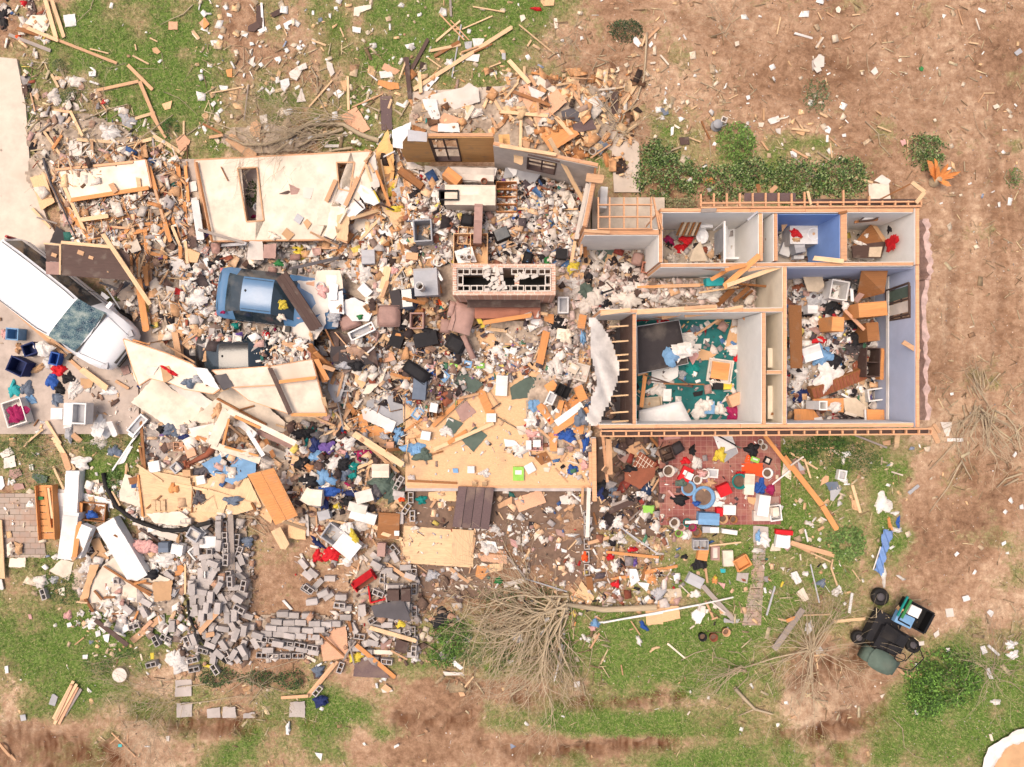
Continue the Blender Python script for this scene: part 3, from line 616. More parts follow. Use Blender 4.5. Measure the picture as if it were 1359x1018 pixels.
PAL={'mix':[((250,238,224),30),((232,220,208),22),((238,198,160),16),((214,168,126),9),((172,140,120),6),((112,88,78),6),((176,168,166),8),((52,46,48),5),((206,168,158),6),((150,84,64),3),((70,100,150),1.2),((190,50,50),.8),((60,120,110),.8),((230,205,110),.8),((120,90,150),.4)],
    'white':[((250,244,236),40),((228,220,214),24),((204,192,186),12),((226,188,152),10),((150,130,120),8),((80,70,70),5),((190,150,140),4)],
    'wood':[((240,204,160),26),((224,170,122),24),((196,136,88),14),((232,222,210),14),((120,88,66),10),((70,56,50),8),((176,150,134),6)],
    'dark':[((60,50,50),20),((100,80,74),20),((160,130,112),14),((226,190,150),12),((232,224,216),12),((176,168,166),10),((54,74,110),3),((150,70,60),3)],
    'house':[((248,242,236),34),((224,212,204),20),((150,140,140),10),((90,80,84),10),((46,42,46),9),((196,160,150),8),((226,182,142),8),((150,100,80),4),((90,130,180),2.5),((190,50,60),2),((90,140,110),1.5),((236,214,120),1.5),((150,110,170),1)],
    'insul':[((238,226,218),30),((216,200,192),26),((196,172,164),14),((226,200,190),14),((160,136,120),8),((90,76,70),5),((226,180,140),5)],
    'stone':[((206,198,194),20),((176,164,158),20),((190,150,124),16),((150,126,108),14),((226,214,204),10),((120,98,86),10)],
    'twig':[((200,184,152),20),((170,148,118),20),((222,200,160),14),((140,116,88),14)],
    'bits':[((250,246,240),30),((232,214,190),20),((236,196,150),14),((204,180,150),14),((150,160,180),2),((176,140,110),8)]}
SHP={}
def litter(name,zones,label):
 """zones: (polygon in px, pieces per square metre, size range, palette, lift, kind of shape)"""
 VS=[];FS=[];CS=[];o=0
 for poly,dens,s0,s1,pal,lift,flat in zones:
  xs=[p[0]for p in poly];ys=[p[1]for p in poly];area=abs(sum(poly[i-1][0]*poly[i][1]-poly[i][0]*poly[i-1][1]for i in range(len(poly))))/2*(H/F)**2
  n=int(area*dens);bb=(max(xs)-min(xs))*(max(ys)-min(ys))*(H/F)**2;k=int(n*bb/max(area,.01)*1.05)+2
  x=NR.uniform(min(xs),max(xs),k);y=NR.uniform(min(ys),max(ys),k);ok=inpoly(x,y,poly);x,y=x[ok][:n],y[ok][:n];n=len(x)
  zz=hat(*w2(x,y,.3));X=(x-679.5)*(H-zz)/F;Y=(509-y)*(H-zz)/F;zz=hat(X,Y)
  g=vnoise(X*1.7,Y*1.7,77)*.7+vnoise(X*5,Y*5,78)*.5;keep=(zz<2.2)
  for c in NOLIT:
   a=c.rotation_euler.z;dx,dy=X-c.location.x,Y-c.location.y;u,v=dx*math.cos(a)+dy*math.sin(a),-dx*math.sin(a)+dy*math.cos(a);keep&=~((u>-.1)&(u<5.1)&(np.abs(v)<1.0))
  keep&=NR.random(n)<np.clip(g*1.5,.15,1)
  X,Y,zz=X[keep],Y[keep],zz[keep];n=len(X)
  if not n:continue
  l=s0+(s1-s0)*NR.random(n)**2.6;asp=NR.choice([.07,.25,.45,.7,.9],n,p=flat[0]);w=l*asp*NR.uniform(.8,1.2,n);t=np.where(NR.random(n)<flat[1],np.minimum(l,w)*.42,.012)
  q4=np.array([[-1,-1],[1,-1],[1,1],[-1,1]])*.5;jit=NR.uniform(-.26,.26,(n,4,2))*np.where(asp>.3,np.where(NR.random(n)<.45,1.2,.12),.12)[:,None,None]
  P=(q4[None]+jit)*np.stack([l,w],-1)[:,None,:];B=np.zeros((n,8,3));B[:,:4,:2]=P;B[:,4:,:2]=P;B[:,:4,2]=-t[:,None]/2;B[:,4:,2]=t[:,None]/2
  B[:,:,2]+=(NR.uniform(-1,1,(n,1))*B[:,:,0]*B[:,:,1])*2*(asp>.3)[:,None]
  a=NR.uniform(0,6.28,n);tx=NR.normal(0,.22,n)*flat[2];ty=NR.normal(0,.22,n)*flat[2]
  ca,sa=np.cos(a),np.sin(a);B[:,:,2]+=B[:,:,0]*ty[:,None]+B[:,:,1]*tx[:,None]
  bx=B[:,:,0]*ca[:,None]-B[:,:,1]*sa[:,None];by=B[:,:,0]*sa[:,None]+B[:,:,1]*ca[:,None]
  B[:,:,0]=bx+X[:,None];B[:,:,1]=by+Y[:,None];B[:,:,2]+=(zz+t/2+.012+NR.random(n)*lift)[:,None]
  f=np.array([[4,5,6,7],[0,1,5,4],[1,2,6,5],[2,3,7,6],[3,0,4,7],[3,2,1,0]])
  cs=np.array([lin(c)for c,_ in PAL[pal]]);pw=np.array([p for _,p in PAL[pal]],float);C=cs[NR.choice(len(cs),n,p=pw/pw.sum())]*NR.uniform(.72,1.12,(n,1))
  VS.append(B.reshape(-1,3));FS.append((f[None]+np.arange(n)[:,None,None]*8+o).reshape(-1,4));CS.append(np.repeat(C,8,0));o+=n*8
 ob=npmesh(name,np.concatenate(VS),np.concatenate(FS),np.concatenate(CS),'lit');tag(ob,label,kind='stuff');return o//8
# ---- things ------------------------------------------------------------
NUP=0
def W_(pts,z):return[w2(*q(*p),z)for p in pts]
def nums(s):return[float(t)for t in s.replace(' ','').split(',')if t]
def fin(o,kind,key,P,cat,label=None,group=None,word=None):
 cx=sum(p[0]for p in P)/len(P);cy=sum(p[1]for p in P)/len(P);L_=0;A=0
 for i in range(len(P)):
  for j in range(i):
   d=hy_(P[i][0]-P[j][0],P[i][1]-P[j][1])
   if d>L_:L_=d;A=math.atan2(P[i][1]-P[j][1],P[i][0]-P[j][0])
 tag(o,label,cat,group);ALL.append((o,(kind,word or MT[key]['w'],cx,cy,L_,A,label)))
def thing_poly(P,z,t,key,name,tilt=(0,0),skin=None,frame=None):
 """flat thing from world outline P; origin at its centre, long side along local X"""
 n=len(P);e=max(range(n),key=lambda i:hy_(P[(i+1)%n][0]-P[i][0],P[(i+1)%n][1]-P[i][1]));a=math.atan2(P[(e+1)%n][1]-P[e][1],P[(e+1)%n][0]-P[e][0])
 cx=sum(p[0]for p in P)/n;cy=sum(p[1]for p in P)/n;c,s=math.cos(-a),math.sin(-a);L_=[((x-cx)*c-(y-cy)*s,(x-cx)*s+(y-cy)*c)for x,y in P]
 m=MB();m.prism(L_,0,t);mats=[key];o=m.build(name,mats)
 o.location=(cx,cy,z);o.rotation_euler=(tilt[0],tilt[1],a);return o
def jagged(P,amp,step=.09):
 out=[]
 for i in range(len(P)):
  a=P[i];b=P[(i+1)%len(P)];d=hy_(b[0]-a[0],b[1]-a[1]);k=max(1,int(d/step));out.append(a)
  if d<.3:continue
  for j in range(1,k):t=(j+U_(-.3,.3))/k;r_=U_(-amp,amp);out.append((a[0]+(b[0]-a[0])*t-(b[1]-a[1])/d*r_,a[1]+(b[1]-a[1])*t+(b[0]-a[0])/d*r_))
 return out
def tiltz(P,z):
 x=[p[0]for p in P];y=[p[1]for p in P];sz=max(max(x)-min(x),max(y)-min(y));k=min(.1,.07/max(sz,.1)*1.6);return(U_(-k,k),U_(-k,k))
SHN={'crm':'drywall_sheet','wht':'drywall_sheet','off':'drywall_sheet','ltc':'torn_sheet','lgr':'metal_sheet','slv':'metal_sheet','ply':'plywood_sheet','osb':'plywood_sheet','pine':'plywood_sheet','org':'wooden_board','tan':'wooden_board','brn':'wooden_board','kra':'cardboard_sheet','bge':'cardboard_sheet','dkb':'roof_shingle','shg':'roof_shingle','chr':'roof_shingle','con':'paving_stone','mau':'clay_tile','grn_':'carpet_scrap','slt':'slate_sheet'}
def PN(data,name='board_sheet',cat='board',t=.015,jag=.012,z=None,label=None,word=None,pct=85):
 """each line: material|x,y,x,y,...[|label]"""
 outs=[]
 for ln in data.strip().split('\n'):
  f=[s.strip()for s in ln.split('|')];v=nums(f[1]);pts=list(zip(v[::2],v[1::2]));lb=f[2]if len(f)>2 and f[2]else label
  if(1.0,1.0)in pts or(0.0,2.0)in pts:continue
  if sum(abs(pts[i][0]-pts[i-1][0])+abs(pts[i][1]-pts[i-1][1])for i in range(len(pts)))*VW[2]<4:continue
  zz=z if z is not None else None
  if zz is None:
   zz=stackz(W_(pts,.5),pct);zz=stackz(W_(pts,zz),pct)+.03
  P=W_(pts,zz);P2=jagged(P,jag)if jag else P
  nm=SHN.get(f[0],'board_sheet')if name=='board_sheet' else name;o=thing_poly(P2,zz,t,f[0],nm,tiltz(P,zz));hset(P,zz+t);fin(o,nm.replace('_',' '),f[0],P,cat,lb,word=word);outs.append(o)
 return outs
def PL(data,name='timber_plank',cat='plank',th=.038,key=None,pct=80):
 """x1,y1,x2,y2,width,material[,z]; items separated by ;"""
 outs=[]
 for it in data.replace('\n',' ').split(';'):
  f=[s.strip()for s in it.split(',')if s.strip()]
  if len(f)<6:continue
  x1,y1,x2,y2,w=map(float,f[:5]);k=f[5];lb=f[7]if len(f)>7 else None
  if len(f)>6 and f[6][0].isalpha():lb=', '.join(f[6:]);f=f[:6]
  a=q(x1,y1);b=q(x2,y2);wp=max(w*VW[2]*H/F,.035)
  def zs(z):
   A=w2(*a,z);B=w2(*b,z);r_=[]
   for t in(.0,.25,.5,.75,1.):x=A[0]+(B[0]-A[0])*t;y=A[1]+(B[1]-A[1])*t;r_.append(float(hat(x,y)))
   return r_
  if len(f)>6 and f[6]:za,zb=(list(map(float,f[6].split('/')))*2)[:2]
  else:
   h=zs(.5);h=[min(v,1.3)for v in h];za=max(h[0],h[1]*2-h[2]if h[1]>h[0]else 0,0)*.5+max(h[0],h[1])*.5;zb=max(h[4],h[3])*.5+h[4]*.5
   mid=(za+zb)/2
   if h[2]>mid:za+=h[2]-mid;zb+=h[2]-mid
   za+=.03;zb+=.03
  A=Vector((*w2(*a,za),za));B=Vector((*w2(*b,zb),zb));L_=(B-A).length
  m=MB();e=wp*U_(.1,.5);y=wp/2;t=min(th,wp*.8)if wp>.05 else wp*.7
  sp=[(-L_/2,-y),(L_/2-e*random.random(),-y),(L_/2,y*U_(-.5,1)),(L_/2-e*random.random(),y),(-L_/2+e*random.random(),y)];m.prism(sp,0,t)
  o=m.build(name,k);o.location=(A+B)/2;d=B-A;o.rotation_euler=(U_(-.12,.12),-math.atan2(d.z,hy_(d.x,d.y)),math.atan2(d.y,d.x))
  nn=Vector((-d.y,d.x,0)).normalized()*wp/2;hset([(A+nn)[:2],(B+nn)[:2],(B-nn)[:2],(A-nn)[:2]],(za+zb)/2+t)
  fin(o,name.replace('_',' '),k,[A[:2],B[:2]],cat,lb);outs.append(o)
 return outs
def place(pts,pct=75,zmax=1.6):
 z=stackz(W_(pts,.5),pct);z=min(stackz(W_(pts,z),pct),zmax);return z
def rectpx(cx,cy,w,h,rot):
 c,s=math.cos(R(rot)),math.sin(R(rot));return[(cx+x*c-y*s,cy+x*s+y*c)for x,y in((-w/2,-h/2),(w/2,-h/2),(w/2,h/2),(-w/2,h/2))]
def BX(data,name='carton',cat='box',label=None,kind='box',z=None,bev=.0):
 """material|cx,cy,w,h,rot(deg, clockwise in picture),height m|label  ; kinds: box, tub (open), cushion, cab (drawers), screen"""
 outs=[]
 for ln in data.strip().split('\n'):
  f=[s.strip()for s in ln.split('|')]
  if len(nums(f[1]))<6 or nums(f[1])[2]<3 or nums(f[1])[3]<3:continue
  cx,cy,w,h,rot,ht=nums(f[1]);pts=rectpx(cx,cy,w,h,rot);zz=place(pts,60,2.0)if z is None else z;kd=f[3]if len(f)>3 else kind;key=f[0];nm=f[4]if len(f)>4 else name;ct=f[5]if len(f)>5 else cat
  X,Y=w2(*q(cx,cy),zz+ht);sc=VW[2]*(H-zz-ht)/F;a,b=w*sc,h*sc;tl=U_(-.06,.06);m=MB();kids=[]
  if kd=='box':
   m.box((0,0,ht/2),(a,b,ht));o=m.build(nm,key)
   k=MB();k.box((0,0,ht+.003),(a*.99,.012,.004));k.box((0,b*.22,ht+.006),(a*.99,b*.4,.005),Matrix.Rotation(.05,3,'X'));k.build('lid_flap',key,o)
  elif kd=='tub':
   e=min(.03,a*.12);tp=.86
   for s,c,d in((1,(a/2-e/2,0,ht/2),(e,b,ht)),(1,(-a/2+e/2,0,ht/2),(e,b,ht)),(1,(0,b/2-e/2,ht/2),(a-2*e,e,ht)),(1,(0,-b/2+e/2,ht/2),(a-2*e,e,ht)),(1,(0,0,.02),(a-2*e,b-2*e,.03))):m.box(c,d)
   o=m.build(nm,key);k=MB();
   for sx in(-1,1):k.box((sx*(a/2),0,ht+.008),(.03,b+.03,.014));k.box((0,sx*(b/2),ht+.007),(a-.032,.03,.012))
   k.build('rim',key,o)
  elif kd=='cushion':
   n=9;vs=[]
   for side in(1,-1):
    for i in range(n):
     for j in range(n):
      u,v=i/(n-1)*2-1,j/(n-1)*2-1;r_=(1-abs(u)**5)*(1-abs(v)**5);vs.append((u*a/2*(1-.08*v*v),v*b/2*(1-.08*u*u),ht/2+side*ht/2*r_**.4))
   for sd in(0,1):m.add(vs[sd*n*n:(sd+1)*n*n],[((i*n+j),((i+1)*n+j),((i+1)*n+j+1),(i*n+j+1))[::1 if sd==0 else-1]for i in range(n-1)for j in range(n-1)])
   o=m.build(nm,key,None,True);k=MB();k.tube([(u*a*.46,v*b*.46,ht*.8)for u,v in((-1,-1),(1,-1),(1,1),(-1,1),(-1,-1))],.012,4);k.build('piping',key,o)
  elif kd=='cab':
   m.box((0,0,ht/2),(a,b,ht));o=m.build(nm,key);n=3 if b>.5*a else 2
   for i in range(n):
    k=MB();k.box((0,-b/2+b*(i+.5)/n,ht+.012),(a*.92,b/n*.86,.022));dr=k.build('drawer_front',key,o);k=MB();k.box((0,-b/2+b*(i+.5)/n,ht+.035),(.09,.02,.02));k.build('knob','trm',dr)
  elif kd=='open':   # open wooden cabinet or crate seen into
   e=.022
   for c,d in(((a/2-e/2,0,ht/2),(e,b,ht)),((-a/2+e/2,0,ht/2),(e,b,ht)),((0,b/2-e/2,ht/2),(a-2*e,e,ht)),((0,-b/2+e/2,ht/2),(a-2*e,e,ht)),((0,0,e/2),(a-2*e,b-2*e,e))):m.box(c,d)
   o=m.build(nm,key);k=MB();k.box((0,0,ht*.6),(.02,b-2*e,ht*.7))if a>b else k.box((0,0,ht*.6),(a-2*e,.02,ht*.7));k.build('shelf',key,o)
  elif kd=='screen':
   m.box((0,0,ht*.4),(a,b,ht*.8),None,0,.8);o=m.build(nm,key);k=MB();k.box((0,0,ht*.8+.01),(a*.76,b*.76,.02));k.build('screen','slt' if key=='lgr' else 'gls',o)
  elif kd=='frame':
   e=min(.05,b*.18)
   for c,d in(((a/2-e/2,0,ht/2),(e,b,ht)),((-a/2+e/2,0,ht/2),(e,b,ht)),((0,b/2-e/2,ht/2),(a-2*e,e,ht)),((0,-b/2+e/2,ht/2),(a-2*e,e,ht))):m.box(c,d)
   o=m.build(nm,key);k=MB();k.box((0,0,ht*.4),(a-2*e,b-2*e,.01));k.build('panel','off' if key!='wht' else 'lgr',o)
  elif kd=='book':
   m.box((0,0,ht/2),(a,b,ht));o=m.build(nm,key);k=MB();k.box((.006,0,ht/2),(a,b*.94,ht*.7));k.box((0,b*.1,ht+.002),(a*.6,b*.3,.003));k.build('pages','wht',o)
  o.location=(X,Y,zz+.01);o.rotation_euler=(tl,U_(-.06,.06),-R(rot)+0)
  P=W_(pts,zz+ht);hset(P,zz+ht*.8);fin(o,nm.replace('_',' '),key,P,ct,f[2]if len(f)>2 and f[2]else label);outs.append(o)
 return outs
def CL(data,name='crumpled_cloth',cat='cloth',hs=.35,label=None,zm=1.5):
 """material|cx,cy,rx,ry,rot|label : crumpled soft heap"""
 outs=[]
 for ln in data.strip().split('\n'):
  f=[s.strip()for s in ln.split('|')]
  if nums(f[1])[2]<3:continue
  cx,cy,rx,ry,rot=nums(f[1]);pts=rectpx(cx,cy,rx*1.5,ry*1.5,rot);z=place(pts,70,zm);sc=VW[2]*(H-z)/F;a,b=rx*sc,ry*sc
  sd=random.randint(0,9999);nr,na=8,34;m=MB();T=np.arange(na)*6.2832/na;ed=(.62+.55*fbm(np.cos(T)*2.2+sd,np.sin(T)*2.2+sd,sd,3)+.14*np.sin(3*T+sd)+.1*np.sin(5*T+sd*2))*NR.uniform(.86,1.12,na)
  rr=(np.arange(1,nr+1)/nr)[:,None]*ed[None];xx=a*rr*np.cos(T);yy=b*rr*np.sin(T);fa=sd%7;u_=xx*math.cos(fa)+yy*math.sin(fa);v_=-xx*math.sin(fa)+yy*math.cos(fa)
  n1=1-np.abs(2*fbm(u_/.32+sd,v_/.11,sd,2)-1);n2=fbm(xx/.25+sd,yy/.25,sd+3,2);hh=min(.55*hs*min(a,b),.16);fall=1-(np.arange(1,nr+1)/nr)[:,None]**3
  zz_=.012+fall*(hh*(.2+1.1*n2)+.085*n1)+.01*n1;vs=[(0,0,float(zz_[0].mean()))]+[(float(xx[i,k]),float(yy[i,k]),float(zz_[i,k]))for i in range(nr)for k in range(na)]
  fs_=[(0,1+k,1+(k+1)%na)for k in range(na)]+[(1+(i-1)*na+k,1+i*na+k,1+i*na+(k+1)%na,1+(i-1)*na+(k+1)%na)for i in range(1,nr)for k in range(na)]
  m.add(vs,fs_);nm=f[3]if len(f)>3 else name;o=m.build(nm,f[0]);X,Y=w2(*q(cx,cy),z+.08);o.location=(X,Y,z);o.rotation_euler=(0,0,-R(rot))
  P=W_(pts,z);hset(P,z+.05);fin(o,nm.replace('_',' '),f[0],P,f[4]if len(f)>4 else cat,f[2]if len(f)>2 and f[2]else label);outs.append(o)
 return outs
BMESH={}
def block_mesh(kind):
 if kind not in BMESH:
  m=MB()
  if kind=='up':hblock(m,(0,0,.095),0)
  elif kind=='side':m.box((0,0,.095),(.39,.19,.19))
  elif kind=='flat':   # lying on its face: cores to the side, solid shell on top
   m.box((0,0,.17),(.39,.19,.032));m.box((0,0,.016),(.39,.19,.032))
   for x in(-.18,0,.18):m.box((x,0,.093),(.03,.19,.12))
  elif kind=='half':hblock(m,(0,0,.095),0,l=.2,n=1)
  elif kind=='brick':m.box((0,0,.03),(.2,.095,.06))
  o=m.build('cinder_block' if kind!='brick' else 'brick','blo');BMESH[kind]=o.data;D_O.remove(o)
 return BMESH[kind]
def BK(data,zadd=0,key=None):
 """cx,cy,angle(clockwise deg),kind; ..."""
 for it in data.replace('\n',' ').split(';'):
  f=[s.strip()for s in it.split(',')]
  if len(f)<3:continue
  cx,cy,an=map(float,f[:3]);kd={'u':'up','s':'side','f':'flat','h':'half'}[f[3]if len(f)>3 else 'u']
  X,Y=w2(*q(cx,cy),.3);a=-R(an);d=Vector((math.cos(a),math.sin(a),0));n=Vector((-d.y,d.x,0));c=Vector((X,Y,0));P=[(c+d*s*.19+n*t*.09)[:2]for s,t in((-1,-1),(1,-1),(1,1),(-1,1))]
  z=min(stackz(P,65),.75)+zadd;o=D_O.new('cinder_block',block_mesh(kd));S.collection.objects.link(o);X,Y=w2(*q(cx,cy),z+.1)
  o.location=(X,Y,z);o.rotation_euler=(U_(-.1,.1),U_(-.1,.1),a);hset(P,z+.19)
  fin(o,{'up':'cinder block with open cores','side':'cinder block lying solid side up','flat':'cinder block lying on its face','half':'half cinder block'}[kd],'blo',P,'cinder block',None,'cinder blocks of the collapsed walls',word='grey')
def BROW(x1,y1,x2,y2,n,z=0.0,kd='u',arc=0):
 a=math.degrees(math.atan2(y2-y1,x2-x1));s=''
 for i in range(n):t=(i+.5)/n;s+='%f,%f,%f,%s;'%(x1+(x2-x1)*t,y1+(y2-y1)*t+arc*4*t*(1-t),a+U_(-2,2),kd)
 BK(s,z)
def PO(data,name='plant_pot',cat='plant pot'):
 """material|cx,cy,r,height|label"""
 for ln in data.strip().split('\n'):
  f=[s.strip()for s in ln.split('|')];cx,cy,r_,ht=nums(f[1])
  if r_<2:continue
  pts=rectpx(cx,cy,r_*1.4,r_*1.4,0);z=place(pts);rr=r_*VW[2]*(H-z-ht)/F;m=MB()
  m.lathe([(0,0),(rr*.75,0),(rr*.97,ht*.85),(rr*1.05,ht*.86),(rr*1.05,ht),(rr*.86,ht),(rr*.7,.05)],n=20);o=m.build(name,f[0],None,True);k=MB();k.lathe([(rr*.78,ht*.45),(0,ht*.5)],n=16);k.build('soil','soil',o)
  o.location=(*w2(*q(cx,cy),z+ht),z);hset(W_(pts,z),z+ht);fin(o,name.replace('_',' '),f[0],W_(pts,z),cat,f[2]if len(f)>2 and f[2]else None)
def BR(data,key='bar',name='fallen_branch',cat='branch',r=.03,z=None,n=6,label=None,lift=.03):
 """polyline x,y,... per line, optional |radius m|label"""
 outs=[]
 for ln in data.strip().split('\n'):
  f=[s.strip()for s in ln.split('|')];v=nums(f[0]);rr=float(f[1])if len(f)>1 and f[1]else r;pts=list(zip(v[::2],v[1::2]));PP=[]
  # subdivide with slight wander
  sub=[pts[0]]
  for a,b in zip(pts[:-1],pts[1:]):
   d=hy_(b[0]-a[0],b[1]-a[1])*VW[2];k=max(1,int(d/12))
   for j in range(1,k+1):t=j/k;e=0 if j==k else .6/VW[2];sub.append((a[0]+(b[0]-a[0])*t+U_(-e,e),a[1]+(b[1]-a[1])*t+U_(-e,e)))
  zz=[min(float(hat(*w2(*q(*p),.3))),1.5)for p in sub];zz=[(zz[max(i-1,0)]+zz[i]+zz[min(i+1,len(zz)-1)])/3+rr+lift if z is None else z for i in range(len(zz))]
  PP=[Vector((*w2(*q(*p),h),h))for p,h in zip(sub,zz)];c=sum(PP,Vector())/len(PP);m=MB()
  m.tube([p-c for p in PP],[rr*(1-.55*i/(len(PP)-1))if name!='hose' and 'pipe' not in name else rr for i in range(len(PP))],n);o=m.build(name,key,None,True);o.location=c
  fin(o,name.replace('_',' '),key,[tuple(p[:2])for p in PP],cat,f[2]if len(f)>2 and f[2]else label);outs.append(o)
 return outs
def twigs(name,label,cx,cy,spread,n,r0,a0,a1,L0,key='bar',z0=.15,cat='fallen tree',leaf=None,depth=3,trunk=None,par=None):
 """bare fallen crown: branches fanning out from one point (picture px, radians, metres)"""
 X,Y=w2(*q(cx,cy),z0);root=empty(name,(X,Y,z0));tag(root,label,cat);m=MB();m2=MB()
 def grow(p,d,L_,r_,k):
  pts=[p];dd=Vector(d);st=max(3,int(L_/.22))
  for i in range(st):
   dd=(dd+Vector((random.gauss(0,.13),random.gauss(0,.13),random.gauss(0,.06)))).normalized();p=p+dd*L_/st;g=float(hat(p.x+X,p.y+Y))-z0+.02
   p.z=max(p.z,g);p.z=min(p.z,g+.9);pts.append(p.copy())
   if k>0 and i>=st*.2 and random.random()<.75:
    an=random.choice((-1,1))*U_(.3,.9);e=Vector((dd.x*math.cos(an)-dd.y*math.sin(an),dd.x*math.sin(an)+dd.y*math.cos(an),dd.z+U_(-.2,.3)));grow(p.copy(),e,L_*U_(.35,.6),r_*(1-i/st*.6)*.6,k-1)
  (m if k==depth-1 or r_>.012 else m2).tube(pts,[max(r_*(1-.75*i/(len(pts)-1)),.0035)for i in range(len(pts))],5 if r_>.012 else 3,cap=False)
 for i in range(n):
  a=R(U_(a0,a1));grow(Vector((U_(-spread,spread),U_(-spread,spread),U_(0,.3))),(math.cos(a),math.sin(a),U_(-.1,.35)),L0*U_(.6,1.15),r0*U_(.5,1),depth-1)
 if trunk:m.tube([Vector((*w2(*q(*p),z0),0))-Vector((X,Y,0))+Vector((0,0,.1))for p in trunk[0]],trunk[1],8)
 if m.v:m.build('limb',key,root,True)
 if m2.v:m2.build('twigs',key,root)
 ALL.append((root,(name.replace('_',' '),'grey',X,Y,L0*1.5,0,label)));return root
def leaves(name,label,blobs,dens,cols,size=.05,cat='bush',kind=None,stem=True):
 """leafy bush from picture ellipses (cx, cy, rx, ry, height)"""
 C=[];N_=[]
 for cx,cy,rx,ry,ht in blobs:
  X,Y=w2(*q(cx,cy),ht*.5);a,b=rx*VW[2]*H/F,ry*VW[2]*H/F;n=int(a*b*3.14*dens);t=NR.uniform(0,6.28,n);u=NR.random(n)**.5*NR.uniform(.75,1.15,n);x=X+a*u*np.cos(t);y=Y+b*u*np.sin(t)
  cl=vnoise(x*3.2,y*3.2,5)+.5*vnoise(x*8,y*8,6);k=cl>.42;x,y,u,cl=x[k],y[k],u[k],cl[k]
  z=hat(x,y)*0+.02+ht*np.clip(1-u**2,0.05,1)*(.25+.75*cl/1.5)*NR.uniform(.35,1.05,len(x));C.append(np.stack([x,y,z],-1))
 P=np.concatenate(C);n=len(P);X,Y=P[:,0].mean(),P[:,1].mean();P=P-[X,Y,0]
 a=NR.uniform(0,6.28,n);L_=size*NR.uniform(.6,1.5,n);w=L_*.45;tz=NR.normal(0,.5,n);d=np.stack([np.cos(a),np.sin(a),tz],-1);d/=np.linalg.norm(d,axis=1)[:,None];s=np.stack([-np.sin(a),np.cos(a),NR.normal(0,.5,n)],-1)
 v=np.stack([P-d*L_[:,None]*.5,P+s*w[:,None]*.5,P+d*L_[:,None]*.5,P-s*w[:,None]*.5],1).reshape(-1,3);f=np.arange(n*4).reshape(n,4)
 cs=np.array([lin(c)for c in cols]);cc=cs[NR.integers(0,len(cs),n)]*NR.uniform(.7,1.2,(n,1));root=empty(name,(X,Y,0))if kind is None else None
 o=npmesh('foliage' if root else name,v if root else v+[X,Y,0],f,np.repeat(cc,4,0),'leaf',parent=root)
 if root:
  m=MB()
  for k in range(10):
   e=P[random.randrange(n)];m.tube([(U_(-.1,.1),U_(-.1,.1),0),(e[0]*.5,e[1]*.5,e[2]*.6),tuple(e)],[.012,.009,.004],4,cap=False)
  m.build('stem','bar',root);tag(root,label,cat);ALL.append((root,(name.replace('_',' '),'green',X,Y,1.5,0,label)));return root
 tag(o,label,kind=kind);return o
def holed_wall(name,label,outer,holes,z,key,tz=.1,frame='tan',edge='stud',tilt=(0,0),cat='wall'):
 """fallen stud wall lying flat: outer quad split along its length at the holes. outer/holes in picture px of the current view, TL TR BR BL"""
 O=[Vector((*w2(*q(*p),z),0))for p in outer];c=sum(O,Vector())/4;root=empty(name,(c.x,c.y,z));tag(root,label,cat);O=[p-c for p in O]
 def lp(t):return O[0].lerp(O[1],t),O[3].lerp(O[2],t)
 skn,cor=MB(),MB();prev=0
 def add(P):
  cor.prism([tuple(p[:2])for p in P],0,tz);ctr=sum(P,Vector())/len(P);skn.prism([tuple((p+(p-ctr).normalized()*-.003)[:2])for p in P],tz+.001,tz+.014)
 for h in holes:
  Hh=[Vector((*w2(*q(*p),z),0))-c for p in h]
  def tt(p):return max(0,min(1,(p-O[0]).dot(O[1]-O[0])/(O[1]-O[0]).length_squared))
  t0=(tt(Hh[0])+tt(Hh[3]))/2;t1=(tt(Hh[1])+tt(Hh[2]))/2;a,b=lp(prev);c0,d0=lp(t0);add([a,c0,d0,b]);c1,d1=lp(t1);add([c0,c1,Hh[1],Hh[0]]);add([Hh[3],Hh[2],d1,d0]);add([c0,Hh[0],Hh[3],d0]);add([Hh[1],c1,d1,Hh[2]]);prev=t1
  fr=MB()
  for i in range(4):p,r_=Hh[i],Hh[(i+1)%4];fr.seg((p.x,p.y,tz/2+.02),(r_.x,r_.y,tz/2+.02),.045,tz+.06)
  fr.build('window_frame',frame,root)
 a,b=lp(prev);c1,d1=lp(1);add([a,c1,d1,b]);cor.build('stud_frame',edge,root);skn.build('drywall',key,root)
 ed=MB()
 for i in(0,1,2,3):p,r_=O[i],O[(i+1)%4];ed.seg((p.x,p.y,tz/2),(r_.x,r_.y,tz/2),.05,tz+.03)
 ed.build('edge_plate',edge,root);root.rotation_euler=(tilt[0],tilt[1],0)
 P=[tuple((p+c)[:2])for p in O];hset(P,z+tz);fin(root,name.replace('_',' '),key,P,cat,label);return root
